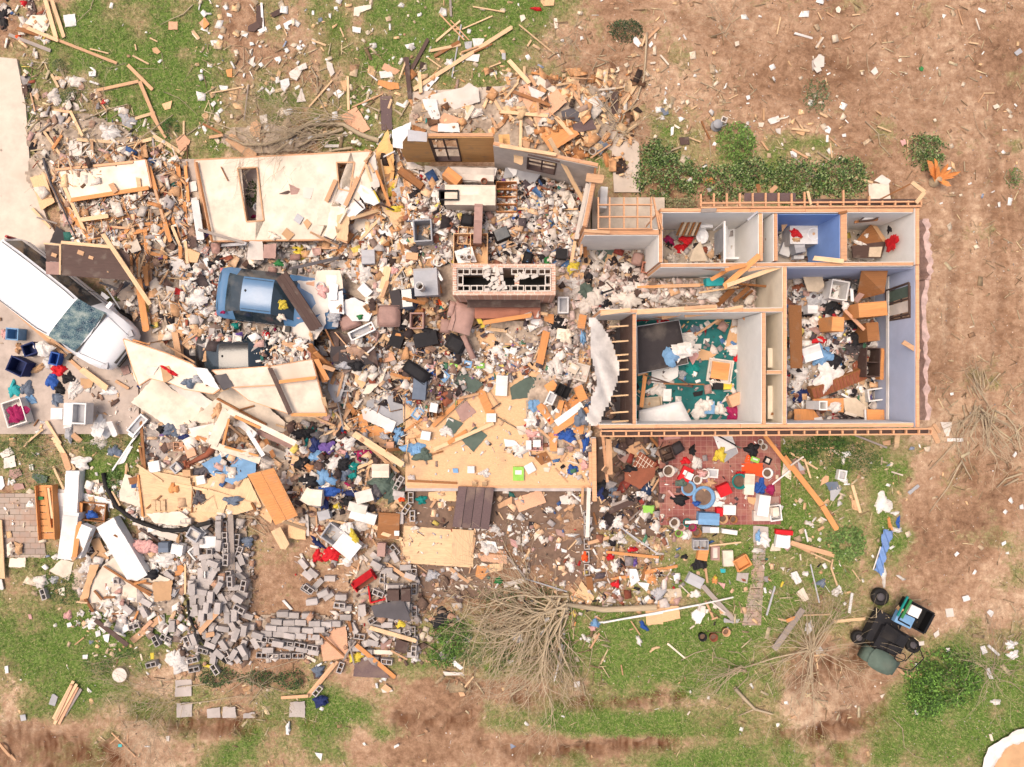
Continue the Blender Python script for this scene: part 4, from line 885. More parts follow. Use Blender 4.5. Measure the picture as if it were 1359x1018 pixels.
def wallpiece(data,name='fallen_wall_panel',cat='wall panel',th=.1,zadd=.05,pct=85):
 """material|pts|label : piece of wall, drywall skin on a pine frame"""
 for ln in data.strip().split('\n'):
  f=[s.strip()for s in ln.split('|')];v=nums(f[1]);pts=list(zip(v[::2],v[1::2]));z=min(stackz(W_(pts,.6),pct),1.15)+zadd
  if len(f)>3 and f[3]:z=float(f[3])
  P=W_(pts,z);cx=sum(p[0]for p in P)/len(P);cy=sum(p[1]for p in P)/len(P);root=empty(name,(cx,cy,z));L_=[(x-cx,y-cy)for x,y in P]
  m=MB();m.prism(jagged([(x*.985,y*.985)for x,y in L_],.006),th*.5,th+.012);m.build('drywall',f[0],root)
  m=MB()
  for i in range(len(L_)):a,b=L_[i],L_[(i+1)%len(L_)];m.seg((*a,th*.5),(*b,th*.5),.045,th)
  m.build('stud_frame','stud',root);root.rotation_euler=tiltz(P,z)+(0,)if True else 0
  hset(P,z+th);fin(root,name.replace('_',' '),f[0],P,cat,f[2]if len(f)>2 and f[2]else None)
# ================================================================ UNCOUNTABLE LITTER
A_=([.24,.2,.22,.2,.14],.06,.8);B_=([.1,.15,.25,.25,.25],.05,.5);C_=([.93,.06,.01,0,0],.05,.4);D_=([.02,.08,.3,.35,.25],.35,.7)
garage=[(60,200),(240,200),(262,300),(430,325),(520,200),(540,330),(535,500),(500,560),(430,560),(330,470),(240,460),(180,430),(95,330),(75,240)]
litter('scattered_rubble',[
 (garage,70,.05,.42,'mix',.14,A_),([(240,320),(540,320),(540,500),(250,470)],70,.05,.4,'white',.14,A_),
 ([(60,200),(250,190),(250,440),(130,330)],60,.06,.6,'wood',.2,C_),
 ([(425,200),(545,200),(600,470),(430,480)],60,.05,.45,'wood',.15,A_),
 ([(540,225),(780,235),(770,350),(740,352),(600,352),(540,352)],170,.04,.34,'house',.14,A_),([(540,225),(780,235),(770,350),(540,352)],60,.1,.4,'mix',.16,A_),
 ([(740,350),(880,350),(880,415),(800,440),(790,560),(740,470),(700,420),(740,400)],120,.04,.34,'insul',.12,A_),([(850,358),(1038,358),(1038,410),(850,410)],120,.05,.34,'insul',.16,A_),
 ([(440,400),(620,400),(620,520),(540,540),(440,470)],100,.05,.4,'dark',.16,A_),([(520,460),(600,470),(780,440),(785,560),(700,500),(640,520),(560,560)],110,.04,.3,'house',.1,A_),
 ([(600,430),(780,430),(780,500),(620,500)],60,.03,.25,'house',.1,A_),([(700,540),(785,520),(785,640),(690,600)],60,.04,.28,'house',.08,A_),([(540,540),(785,540),(785,640),(540,640)],10,.03,.25,'white',.02,B_),
 ([(380,560),(540,560),(540,690),(380,680)],80,.05,.35,'dark',.14,A_),([(190,560),(400,560),(400,690),(330,680),(170,690)],55,.05,.4,'mix',.12,A_),
 ([(440,430),(560,430),(560,600),(440,560)],50,.08,.45,'wood',.2,C_),
 ([(120,640),(260,640),(260,860),(100,830)],60,.04,.35,'white',.08,A_),([(230,690),(340,690),(340,880),(240,880)],60,.05,.3,'stone',.12,D_),([(340,820),(560,800),(560,880),(340,880)],50,.05,.3,'stone',.08,D_),
 ([(400,690),(560,680),(560,820),(480,830),(390,760)],45,.05,.32,'mix',.08,A_),([(330,700),(420,700),(420,830),(330,830)],8,.02,.1,'stone',.01,D_),
 ([(560,650),(880,650),(880,790),(790,830),(650,790),(560,780)],38,.03,.26,'mix',.05,A_),([(620,700),(720,680),(700,760),(630,740)],60,.04,.25,'white',.06,A_),([(780,690),(900,700),(900,820),(780,800)],45,.04,.32,'house',.08,A_),
 ([(800,580),(880,580),(880,700),(800,690)],60,.04,.4,'dark',.1,A_),([(880,585),(1032,585),(1032,692),(880,692)],11,.04,.22,'house',.04,B_),
 ([(900,700),(1030,700),(1100,760),(960,860),(860,830)],9,.03,.25,'mix',.03,A_),([(1040,580),(1150,580),(1140,700),(1060,740),(1020,690)],14,.03,.26,'bits',.03,A_),([(1020,700),(1130,720),(1120,820),(1000,830)],7,.03,.22,'bits',.03,B_),
 ([(826,424),(980,424),(980,557),(826,557)],26,.05,.32,'house',.06,B_),([(1006,368),(1160,368),(1160,556),(1006,556)],110,.05,.34,'house',.16,A_),([(880,290),(1160,290),(1160,358),(880,358)],60,.04,.3,'mix',.1,A_),
 ([(786,320),(880,320),(880,410),(786,410)],80,.05,.35,'dark',.12,A_),([(786,420),(826,420),(826,558),(786,558)],50,.05,.3,'dark',.05,A_),([(1005,420),(1038,420),(1038,558),(1005,558)],60,.05,.25,'house',.08,A_)],
 'plaster, splinters, paper and shreds of household goods strewn through the wreck')
litter('yard_litter',[
 ([(30,60),(90,100),(230,180),(220,215),(50,260),(30,150)],34,.04,.38,'mix',.06,A_),([(0,0),(60,0),(70,60),(0,60)],40,.05,.35,'mix',.08,A_),([(30,60),(260,190),(50,230)],30,.05,.5,'twig',.06,C_),
 ([(260,0),(500,0),(540,60),(520,200),(260,200)],17,.03,.3,'bits',.03,B_),([(270,60),(520,60),(520,200),(270,200)],24,.05,.5,'twig',.05,C_),
 ([(80,0),(280,0),(280,190),(120,110)],2.2,.03,.28,'bits',.02,B_),([(500,0),(820,0),(850,160),(540,160)],7,.03,.28,'bits',.02,B_),([(540,90),(680,90),(680,180),(540,180)],22,.04,.4,'wood',.06,A_),([(660,100),(850,90),(840,240),(680,180)],50,.05,.5,'wood',.12,A_),
 ([(690,30),(820,20),(860,110),(700,100)],22,.05,.45,'twig',.05,C_),
 ([(820,0),(1359,0),(1359,300),(1130,200),(850,180)],3.2,.02,.26,'bits',.02,B_),([(820,0),(1359,0),(1359,400),(1240,300),(850,200)],9,.05,.42,'twig',.03,C_),([(850,90),(1120,90),(1130,250),(850,260)],8,.03,.25,'bits',.03,B_),([(850,100),(1000,80),(1010,160),(880,150)],20,.05,.35,'twig',.04,C_),
 ([(1240,220),(1359,220),(1359,780),(1240,780)],2.2,.02,.2,'bits',.01,B_),([(1240,300),(1359,300),(1359,860),(1240,700)],9,.05,.4,'twig',.03,C_),([(1240,470),(1359,470),(1359,640),(1260,640)],16,.08,.55,'twig',.05,C_),
 ([(1040,580),(1240,580),(1240,760),(1100,820)],4.5,.03,.3,'bits',.03,B_),([(1040,580),(1240,580),(1240,900),(960,900)],10,.05,.4,'twig',.03,C_),([(1250,840),(1359,800),(1359,900),(1290,900)],20,.05,.5,'twig',.05,C_),
 ([(0,580),(200,580),(130,720),(100,820),(0,760)],8,.04,.3,'bits',.03,B_),([(0,760),(120,800),(250,900),(0,950)],1.6,.02,.18,'bits',.01,B_),([(90,820),(250,840),(250,900),(120,890)],16,.03,.25,'bits',.03,B_),
 ([(160,880),(430,880),(430,980),(130,970)],20,.04,.4,'twig',.03,C_),([(0,880),(1200,880),(1200,1018),(0,1018)],1.5,.02,.2,'bits',.01,B_),([(0,960),(1150,890),(1150,1018),(0,1018)],5,.04,.3,'twig',.02,C_),
 ([(560,780),(820,760),(820,880),(560,890)],7,.03,.28,'bits',.04,B_),([(560,780),(830,770),(800,920),(580,920)],20,.08,.6,'twig',.12,C_),([(560,740),(620,760),(600,880),(560,880)],20,.08,.35,'stone',.04,D_),
 ([(930,780),(1150,780),(1150,960),(950,940)],16,.05,.5,'twig',.06,C_),([(0,400),(190,400),(190,576),(0,576)],1.5,.03,.2,'bits',.01,B_),([(110,480),(190,480),(190,580),(110,580)],14,.03,.3,'mix',.03,A_),([(0,70),(40,70),(60,330),(0,330)],.6,.02,.12,'bits',.01,B_),
 ([(820,0),(1359,0),(1359,1018),(1240,1018),(1240,260),(850,180)],16,.01,.045,'stone',.01,D_),([(0,880),(1359,880),(1359,1018),(0,1018)],8,.01,.045,'stone',.01,D_)],
 'paper scraps, twigs and splinters scattered over the lawn and dirt')
# grass: tufts of blades wherever the ground is green
def tufts(n,name,label):
 x=NR.uniform(-19,19,n);y=NR.uniform(-14.3,14.3,n);g=grassf(x,y)+(NR.random(n)-.5)*.35;h0=hat(x,y);gz_=groundz(x,y)[0]
 px,py=x*F/H+679.5,509-y*F/H
 bad=np.zeros(n,bool)
 for pg in([(60,215),(540,190),(780,180),(880,250),(1240,250),(1240,580),(1040,580),(1036,700),(874,700),(790,790),(560,800),(560,650),(400,700),(340,870),(240,800),(190,560),(180,576),(-80,576),(-80,400),(60,400),(95,330)],[(-80,55),(24,70),(40,225),(65,290),(95,345),(70,420),(-80,420)],[(545,118),(770,115),(848,190),(850,255),(812,255),(700,150),(548,152)],[(-80,655),(48,655),(62,740),(-80,740)]):
  bad|=inpoly(px,py,pg)
 k=(g>.52)&~bad&(np.abs(h0-gz_)<.03);x,y,g=x[k],y[k],g[k];z=gz_[k];n=len(x);nb=4
 X=np.repeat(x,nb)+NR.normal(0,.035,n*nb);Y=np.repeat(y,nb)+NR.normal(0,.035,n*nb);Z=np.repeat(z,nb);G=np.repeat(g,nb);N_=n*nb;a=NR.uniform(0,6.28,N_);L_=NR.uniform(.05,.13,N_);w=NR.uniform(.007,.014,N_);hh=NR.uniform(.02,.08,N_)
 v=np.stack([np.stack([X-np.sin(a)*w,Y+np.cos(a)*w,Z-.01],-1),np.stack([X+np.sin(a)*w,Y-np.cos(a)*w,Z-.01],-1),np.stack([X+np.cos(a)*L_,Y+np.sin(a)*L_,Z+hh],-1)],1).reshape(-1,3)
 cs=np.array([lin(c)for c in[(92,128,50),(116,152,64),(82,110,44),(146,166,92),(186,176,128),(108,142,56)]]);yel=np.array(lin((190,174,126)));c=cs[NR.integers(0,6,N_)]*NR.uniform(.75,1.2,(N_,1));f=np.clip((1.05-G)*1.2,0,.85)[:,None];c=c*(1-f)+yel*f*NR.uniform(.6,1.1,(N_,1))
 o=npmesh(name,v,np.arange(N_*3).reshape(-1,3),np.repeat(c,3,0),'leaf');tag(o,label,kind='stuff')
tufts(190000,'grass','patchy green and straw-coloured grass growing around the wreck')
# ================================================================ DEBRIS, PLACE BY PLACE (bottom to top)
# ---- top left corner and the lot above the driveway
V(0,0,.2063)
CL("""blk|15,110,40,80,10|black sheeting heap in the top left corner|black_sheeting|sheeting
ltc|700,850,75,60,20||white_sheeting|sheeting
lgr|815,770,70,45,35||crumpled_foil|foil
off|480,520,70,40,10||insulation_tuft|insulation
off|340,620,50,60,0||insulation_tuft|insulation
ltc|270,240,60,30,20||insulation_tuft|insulation
red|145,15,25,22,0|red cloth at the very top left edge
orr|105,235,25,20,0|small orange rag near the top left corner
wht|590,475,25,18,0||paper_wad|paper""")
PN("""crm|200,100,290,95,320,150,300,200,180,200,165,150
wht|410,100,485,90,490,165,420,175|square white board on the grass beside two upright planks
ply|1085,140,1143,140,1143,192,1085,192|small square of pink plywood on the upper left lawn
ply|1320,112,1350,155,1310,190,1282,150|tilted square of pink plywood on the upper left lawn
kra|980,312,1010,305,1035,335,1010,350,985,335
osb|1040,670,1110,650,1100,700,1060,708
dkb|165,0,215,0,235,70,200,100,175,60
off|440,900,530,890,530,1000,450,1015
ply|1130,900,1180,860,1225,905,1190,975,1150,965
wht|570,462,618,458,618,490,575,492
crm|1230,200,1285,240,1270,258,1240,225""")
PL("""60,225,330,330,22,gry;110,185,380,262,26,brn;295,0,365,250,28,pine;335,0,415,245,22,pine;175,180,380,265,22,pine;380,262,755,410,18,tan;825,420,985,580,22,tan;620,585,895,525,20,tan;900,525,1015,800,22,tan;870,765,1000,725,18,pine;
455,715,535,880,18,pine;335,480,380,565,16,pine;495,900,770,920,20,pine;990,875,1185,995,25,pine;740,960,980,895,22,pine;970,730,1070,890,18,tan;855,360,960,415,10,pine;580,525,640,545,12,wht;580,315,700,345,8,pine;1240,200,1285,255,18,pine;
965,245,1015,270,8,pine;870,285,878,325,8,pine;350,710,470,725,16,tan;280,840,400,1010,16,pine;255,850,330,790,10,gry;340,960,400,870,18,org;1185,780,1185,870,12,pine;640,640,690,720,10,tan;200,600,230,720,10,tan;590,900,600,1010,16,tan;870,960,960,970,16,pine""")
BR("""1240,30,1180,90,1030,160|.02
545,768,700,700,820,670|.03
640,975,860,920,1110,740|.03
290,820,350,790,430,745|.025
600,0,580,60,490,145|.015
880,440,1020,445|.01
700,440,820,405|.012
1050,590,1150,630,1270,740|.012
1040,340,1055,460|.01
215,735,165,820,195,930|.025
1200,870,1330,770|.02
1240,430,1180,530|.01""")
V(0,200,.2063)
PN("""gry|1205,300,1290,480,1240,470,1195,370
osb|200,175,290,150,350,330,260,380|split golden board standing over the driveway edge
ltc|1190,205,1260,195,1270,260,1200,275
chr|365,485,485,570,460,600,320,590|dark shingle slab peeping above the brown board
wht|1230,310,1270,300,1340,590,1290,600|narrow white trim board left of the cream garage wall""")
# greenery that shows through
leaves('shrub','dark green shrub trapped under the leaning cream wall panel',[(910,350,130,55,.5)],900,[(60,88,44),(80,110,56),(48,70,36)],.07)
wallpiece("""crm|385,125,950,65,985,240,450,330|long cream wall panel with a crack, above the dark brown board""")
PL("""360,125,860,75,16,tan;280,140,330,300,18,pine;400,200,560,545,20,pine;300,150,500,560,18,tan;455,320,960,240,26,org;960,100,1100,590,24,org;1145,90,1200,640,28,org;1195,100,1215,330,20,org;1050,430,1100,390,20,pine;890,170,910,310,26,pine;715,210,750,270,34,tan;
1100,400,1160,600,18,org;1000,250,1060,460,16,tan;380,300,590,585,22,org;350,230,480,420,16,pine;210,370,330,500,16,pine;240,430,370,470,10,gry;540,455,990,410,18,brn;520,445,700,420,26,pine;600,585,690,510,18,org;740,600,850,480,22,org;780,610,870,510,18,pine;850,545,860,640,16,org;
690,490,830,500,14,tan;860,530,1050,480,26,org;960,570,1040,530,22,org;1060,470,1090,600,18,tan;870,570,900,820,20,org;935,500,960,860,22,org;955,560,975,860,18,tan;1000,810,1070,550,18,pine;930,740,950,870,24,org;890,800,935,670,12,pine;840,640,850,800,22,tan;970,660,1080,690,22,org;1110,490,1180,660,18,pine;1190,330,1220,730,22,org;
1020,60,1130,330,12,lgr;1170,420,1240,560,14,dkb;900,870,930,1015,40,brn;1260,80,1340,560,20,tan;1310,440,1340,620,18,brn;860,480,1000,470,20,org;1000,560,1100,470,16,org""")
BR("""280,50,330,220,490,560|.05|thick black cable draped over the left end of the cream panel
600,40,520,130,410,220|.02|thin grey conduit across the cream panel""",'dgr','cable','cable')
PN("""kra|560,480,640,500,610,575,570,560
lgr|680,520,760,505,745,560,690,585
crm|800,600,880,560,915,640,850,660
kra|1210,620,1290,660,1270,715,1165,690
dkb|1205,545,1260,560,1270,620,1220,630""")
PN("""ltc|1090,680,1160,680,1200,740,1190,830,1110,790
crm|960,850,1000,815,1050,845,1040,930,985,935
off|1070,870,1140,890,1150,1010,1090,1015""",'drywall_sheet','drywall')
# ---- brown board lying over the minivan, in two pieces with a pine edge
V(0,310,.1572)
def brown_board():
 z=1.95;P=W_([(395,80),(1010,118),(1095,170),(1100,395),(395,350)],z);c=(sum(p[0]for p in P)/5,sum(p[1]for p in P)/5);r=empty('roof_section',(*c,z));tag(r,'dark brown roof board with pine edging and rusty holes, lying across the minivan','roof section')
 L=lambda pts:[(x-c[0],y-c[1])for x,y in W_(pts,z)]
 m=MB();m.prism(L([(530,95),(1000,115),(1090,180),(1095,395),(530,355)]),0,.03);m.build('board','dkb',r)
 m=MB();m.prism(L([(385,95),(515,108),(515,235),(400,235)]),-.03,0);m.build('board','dkb',r)
 m=MB();m.prism(L([(398,240),(515,240),(518,350),(400,345)]),-.02,.02);m.build('end_block','mau',r)
 m=MB();m.prism(L([(535,66),(1010,108),(1015,135),(530,92)]),.03,.08);m.build('edge_rail','pine',r);m=MB();m.prism(L([(385,82),(520,92),(520,104),(385,94)]),.0,.05);m.build('edge_rail','pine',r)
 m=MB();m.prism(L([(515,95),(530,95),(527,352),(514,350)]),.031,.06);m.build('cross_rail','pine',r)
 for x,y,s in((690,165,36),(775,205,26),(915,325,9),(470,185,30)):m=MB();m.prism(jagged([(a,b)for a,b in L(rectpx(x,y,s*1.5,s,20))],.02,.05),.031,.05);m.build('broken_hole' if s>10 else 'chip','tan',r)
 r.rotation_euler=(0,.03,0);hset(P,z+.03);fin(r,'roof section','dkb',P,'roof section',r['label'])
brown_board()
PL("""870,0,1272,600,34,pine,2.15/2.02,long pale plank lying across the dark brown roof board;1170,380,1240,830,60,org,.5;1060,880,1270,940,14,org,.7;1040,420,990,500,22,dkb,.7;900,460,1020,640,10,lgr,.6;1240,260,1250,440,18,org,.8;1180,200,1175,370,12,pine,.9""")
PN("""dgr|840,420,1010,490,1100,420,1060,400,1000,460,850,405
lgr|860,490,930,540,900,560,850,520
off|1070,560,1120,600,1090,620,1060,600
gry|960,640,1100,760,1080,770,960,670""")
PL("""5,530,440,900,42,pine,.09,long plank along the lower left side of the minivan;440,890,620,1000,42,tan,.12""")
V(0,410,.1768)
PL("""610,450,810,600,44,pine,.25;95,0,610,455,24,tan,.1;870,540,970,600,22,tan;990,1000,1080,880,12,wht;350,840,460,1015,22,pine;195,1015,330,900,12,pine;545,940,610,995,40,tan;480,890,540,880,16,wht;1060,800,1120,830,24,mau""")
# ---- belongings on the concrete apron
BX("""sky|95,185,90,85,5,.4|pale blue storage tub with pink cloth at the left edge|tub|storage_tub|tub
nvy|220,300,95,85,-20,.35|small navy blue tub beside white towels on the apron|tub|storage_tub|tub
nvy|130,430,130,115,25,.42|large open navy blue tub tilted on the apron|tub|storage_tub|tub
blu|405,370,60,90,15,.3|bright blue crate leaning against the white bundle|tub|storage_tub|tub
wht|510,790,65,170,2,.45|left half of the white cabinet on the apron|box|cabinet|cabinet
wht|590,785,110,160,3,.42|white open backed cabinet lying on the apron below the clothes|frame|cabinet|cabinet
wht|422,790,85,85,0,.32|white carton with a green mark, left of the white cabinet|box|carton|box
ltc|110,780,150,190,-18,.35|white basket heaped with magenta cloth at the lower left of the apron|tub|laundry_basket|basket
wht|1020,900,50,140,35,.1||box|loose_door|door""")
V(0,410,.1768)
CL("""pnk|35,190,45,40,0|pink cloth in the pale blue tub
mag|112,780,78,82,60|magenta cloth filling the white laundry basket
cyn|95,600,50,60,0|turquoise bag on the apron
slt|190,600,60,65,0|grey blue shirt beside the turquoise bag
sky|215,680,60,35,10|sky blue bag below the grey blue shirt
ltc|320,300,80,60,10|white towels bundled beside the navy tub
wht|345,400,30,50,0|white sack hanging down from the towel bundle
red|430,455,65,50,-20|red sweater on top of the clothes heap by the minivan
blu|385,540,55,75,0|bright blue cloth in the heap of clothes beside the minivan
blk|510,520,60,50,10|black cloth in the middle of the heap beside the minivan
blk|440,600,45,50,0|black trousers at the foot of the apron clothes heap
ltc|550,600,60,85,10|pale shirt spread at the right of the apron clothes heap
slt|415,680,50,60,0|grey patterned cloth above the white carton
wht|750,900,80,80,20||crumpled_sheet|cloth
off|740,990,70,60,0||crumpled_sheet|cloth
wht|810,620,70,35,0||paper_wad|paper
lgr|510,940,35,70,0||plastic_sheet|plastic
kra|270,450,70,30,-30|brown paper bag below the navy tub|paper_bag|bag
nvy|1040,580,22,22,0||rag|cloth
tan|130,290,30,45,10||paper_bag|bag""")
o=D_O.get('carton')
PL("""770,890,740,960,40,wht,.35;820,840,870,960,40,wht,.3;255,880,290,830,8,brn;225,860,232,820,8,grn;300,845,340,850,10,wht""")
V(0,410,.1768)
PN("""lim|393,772,425,772,425,812,393,812|square green sticker on the white carton
crm|940,220,1131,290,1131,420,1060,600,1010,520
mau|900,440,960,420,980,480,930,500
kra|600,520,710,530,690,590,610,600""",t=.01)
# ---- upper middle: fallen tree limbs and lawn scraps
V(270,0,.2063)
PN("""dkb|285,170,340,140,370,170,330,205,285,200
dkb|340,40,385,30,380,180,340,185|narrow dark brown shingle strip on the upper lawn
dkb|430,90,500,50,525,75,450,115
crm|970,50,1080,30,1080,55,1010,80,1000,105,965,100
wht|515,155,575,122,585,140,545,165,545,190,525,185
wht|958,170,1015,180,1010,215,960,205
off|550,470,600,430,660,420,640,450,600,520,560,500
wht|495,520,550,505,555,545,520,590,500,570
off|600,430,660,405,670,440,620,455
off|790,390,830,410,845,470,820,495,795,430
ltc|835,600,870,575,905,600,870,635
wht|245,200,290,210,275,240,245,230
ply|1165,408,1265,455,1235,482,1145,445
org|1125,515,1255,535,1262,575,1195,578,1120,545
org|0,115,40,155,0,190
off|280,400,330,360,320,430
ltc|1130,460,1210,450,1220,495,1140,505
off|360,745,410,735,412,795,370,795
tan|305,790,340,770,370,800,365,885,330,885,300,850
wht|45,670,70,648,82,665,62,690
wht|70,740,100,738,100,770,75,770
wht|100,550,160,555,155,580,110,580
kra|880,520,925,515,920,590,900,580
wht|350,195,400,170,410,190,365,215
wht|1295,290,1355,275,1355,315,1310,315
off|630,560,660,650,600,660
org|145,450,185,440,185,500,155,495""")
PL("""375,20,385,190,14,wht;930,490,935,710,16,pine;830,520,680,690,10,pine;695,260,790,295,12,pine;265,560,50,600,8,pine;290,545,262,780,6,gry;960,690,1155,605,8,tan;1240,665,1300,690,18,wht;1300,370,1330,600,30,dkb;1260,510,1310,380,10,pine;880,180,905,240,8,pine;300,30,330,75,8,crm;
780,940,885,940,18,ltc;1190,700,1210,640,14,pine;520,185,540,235,6,pine;160,880,330,1018,60,tan;40,885,130,870,18,tan;0,800,120,860,14,brn;1290,880,1300,1018,34,org;1060,470,1120,520,8,wht""")
PN("""shg|1135,620,1210,615,1215,835,1145,838|tall dark shingle strip beside the orange board
ply|880,742,985,686,1075,835,1020,862,930,812|square nail-pocked orange plywood above the fallen limbs
wht|1215,845,1335,780,1310,950,1220,950|torn white drywall corner leaning at the top of the kitchen wall""")
BR("""1130,905,1000,860,900,800,760,800,640,810,560,880,400,930,260,930,150,880|.09|thick forked limb sweeping left above the cream garage wall
900,830,700,890,600,950|.07|thick bare limb below the forked limb
700,790,600,830,540,920,430,1000|.05
960,950,850,965,770,985,620,955|.05
740,630,780,700,820,770|.03
690,430,730,500,735,600|.03
840,545,870,650,860,740|.02
490,710,440,830|.02
1135,715,1050,680|.04
1280,740,1220,700|.05
200,490,260,420,260,300|.015
270,310,300,360|.02
690,800,560,850,300,850|.03
330,900,180,830,30,780|.03
560,830,640,830,760,800|.03
1330,640,1260,760|.03""")
twigs('brush_heap','grey brush heap above the cream garage wall',400,175,.6,26,.02,120,260,1.8)if False else None
V(0,0,1)
twigs('brush_heap','heap of grey twigs above the cream garage wall',450,172,.5,22,.022,130,230,2.6)
twigs('brush_heap','heap of brown twigs left of the fallen limbs',350,165,.5,16,.012,100,260,1.6)
twigs('brush_heap','thin twigs scattered above the left wall panel',130,170,.7,18,.012,0,360,1.5)
twigs('brush_heap','tangle of thin twigs on the dry lawn at top centre',752,62,.6,22,.012,0,360,1.2)
twigs('brush_heap','small tangle of twigs on the dirt at upper right of centre',960,30,.4,16,.012,0,360,.9)
twigs('brush_heap','twigs hanging over the splintered boards at top centre',815,170,.5,18,.02,0,360,1.5)
V(540,0,.2063)
BR("""840,170,830,280,835,430,800,520,750,600,660,700|.03
1357,560,1180,575|.03|pale bare pole right of the splintered boards""")if False else None
PN("""off|115,625,230,592,360,565,400,535,462,575,470,655,270,715,215,705|broken sheet of off white siding on the rear walkway
wht|100,640,190,640,215,760,165,780,110,680
ply|145,830,240,725,355,770,200,850|wedge of tan plywood below the broken white siding
ltc|370,700,480,700,490,740,420,760,380,740
wht|200,800,330,790,340,850,200,850
org|830,830,900,790,1060,790,1110,865,930,980|large sheet of golden plywood in the splintered pile at top centre
shg|1060,800,1190,770,1220,830,1080,855
ply|720,560,790,535,800,610,720,660
ply|745,650,760,560,875,640,965,575,1030,660,935,740,855,805,790,720|large pinkish plywood sheets overlapping in the top centre pile
crm|850,490,1015,600,985,620,830,545
ltc|780,555,890,600,850,635,800,620
ltc|630,660,700,615,720,650,660,695
slt|1185,925,1235,865,1300,935,1245,1000|slate blue sheet beside a small round can
dgr|990,720,1060,690,1120,730,1110,785,1000,760
osb|1110,870,1180,880,1180,930
tan|745,900,795,910,790,965,745,940
wht|150,490,210,500,130,585,95,580
ltc|340,350,470,350,460,400,380,390
ltc|420,250,500,250,470,300,430,300
lgr|370,270,420,265,415,330,375,310
crm|945,118,965,118,975,180,950,185
crm|725,100,755,95,765,120,735,145
lgr|610,340,635,345,635,385,612,380
tel|120,760,135,770,120,800
osb|855,0,950,0,945,40,880,40
dkb|1310,600,1357,590,1357,780,1320,740
kra|1225,650,1265,640,1260,680,1230,685
tan|180,375,215,375,210,395""")
CL("""red|835,52,45,14,10|strip of red cloth on the lawn at the top edge
ltc|30,298,25,20,0||paper_wad|paper
ltc|660,655,40,30,-30||plastic_sheet|plastic
off|440,720,50,30,0||insulation_tuft|insulation
ltc|275,400,30,30,0||insulation_tuft|insulation
ltc|1265,605,25,18,0||paper_wad|paper""")
PL("""0,370,20,640,26,dkb;20,470,140,250,24,dkb;40,580,680,175,26,pine,,;430,340,550,285,10,brn;345,340,460,300,10,tan;185,270,345,135,12,pine;80,460,90,600,22,pine;150,330,350,290,18,pine;175,365,340,270,22,brn;355,190,550,105,8,pine;720,160,950,350,8,pine;425,45,630,80,8,pine;280,0,285,110,14,gry;530,435,605,405,8,pine;
130,370,220,435,8,pine;210,90,370,260,8,tan;280,130,400,260,6,tan;775,300,800,260,12,pine;810,290,855,320,16,pine;545,610,605,715,20,pine;510,590,575,600,12,tan;630,640,715,535,12,pine;640,730,690,780,24,pine;570,830,640,770,26,tan;620,790,650,740,20,brn;735,750,730,960,20,pine;755,430,755,505,16,pine;655,390,790,540,28,pine;
680,590,925,680,20,brn;690,690,770,740,18,pine;600,720,910,748,22,pine;820,760,870,890,14,pine;955,750,1080,890,26,pine;1040,550,1155,730,20,tan;960,550,1080,530,14,pine;1080,520,1150,600,20,tan;920,820,940,750,22,gry;990,640,1050,600,26,pine;1000,590,1060,540,12,org;800,470,900,490,12,org;900,490,960,520,12,brn;985,500,1010,540,14,brn;
840,660,850,740,14,tan;545,760,580,830,16,tan;780,740,830,820,12,pine;350,160,290,500,8,lgr;1230,580,1340,570,12,crm;1100,560,1110,640,14,tan;1050,500,1200,510,6,tan;1160,640,1260,640,12,org;1000,760,1080,760,12,dkb;700,960,780,900,14,brn;1080,900,1130,850,20,dkb;1050,1010,1110,930,30,brn;1180,1018,1310,930,10,tan;380,770,330,850,30,pine;430,680,380,770,24,crm;790,490,830,560,22,tan""")
BR("""1357,640,1300,700,1240,640|.02
1180,700,1250,830,1310,920|.03
1357,780,1290,720,1170,700|.02
1150,590,1200,540|.015""")
PO("""off|1195,970,24,.2|round off white can beside the slate blue sheet""",'can','can')
# ---- upper right yard
V(810,0,.2063)
PN("""wht|145,240,165,235,200,285,180,305,150,275
wht|245,290,265,265,275,285,255,308
crm|20,440,55,430,60,455,40,468,22,460
wht|870,620,895,612,900,635,880,645
con|1295,395,1345,350,1357,350,1357,430,1300,455|flat grey paving shard on the reddish dirt
off|1300,440,1335,428,1357,440,1330,470
dkb|440,885,505,880,510,930,450,935|small brown shingle among the green vines
wht|1155,975,1195,965,1200,1010,1165,1010
ltc|1010,770,1080,745,1090,780,1030,800
crm|950,790,990,790,980,818,955,815
wht|390,820,408,815,405,865,388,875
crm|412,800,450,822,440,830,412,815
slt|320,700,370,690,375,735,345,745
off|1060,830,1095,825,1095,865,1070,855
kra|1190,845,1255,850,1240,875,1200,860
crm|800,270,825,265,830,290,805,300""")
PL("""190,300,312,180,14,tan;200,300,235,210,12,pine;0,575,130,555,12,pine;60,670,165,535,16,tan;80,680,170,545,14,pine;585,780,640,900,10,brn;320,355,375,420,10,crm;1095,110,1070,225,8,pine;505,885,580,915,8,pine;970,910,1015,970,10,tan;1165,960,1270,1018,12,tan;1165,830,1280,845,14,pine;1215,800,1245,845,10,pine;255,410,290,405,12,crm;
520,705,560,680,8,pine;1180,215,1300,250,14,wht;1330,310,1357,240,12,pine;985,700,985,780,12,kra;1070,770,1140,755,10,crm;370,340,380,300,6,pine;760,640,820,610,6,pine""")
BR("""235,210,228,330,215,510,170,640,120,705|.045|bare curved sapling trunk between the splintered pile and the dirt
640,900,645,1010|.025
455,945,400,965,340,1005|.04
335,1005,300,1018|.02
0,690,60,640|.02
770,150,740,205,650,235|.02
580,530,740,600|.015
100,705,60,820,0,930|.03""")
V(810,0,.2063)
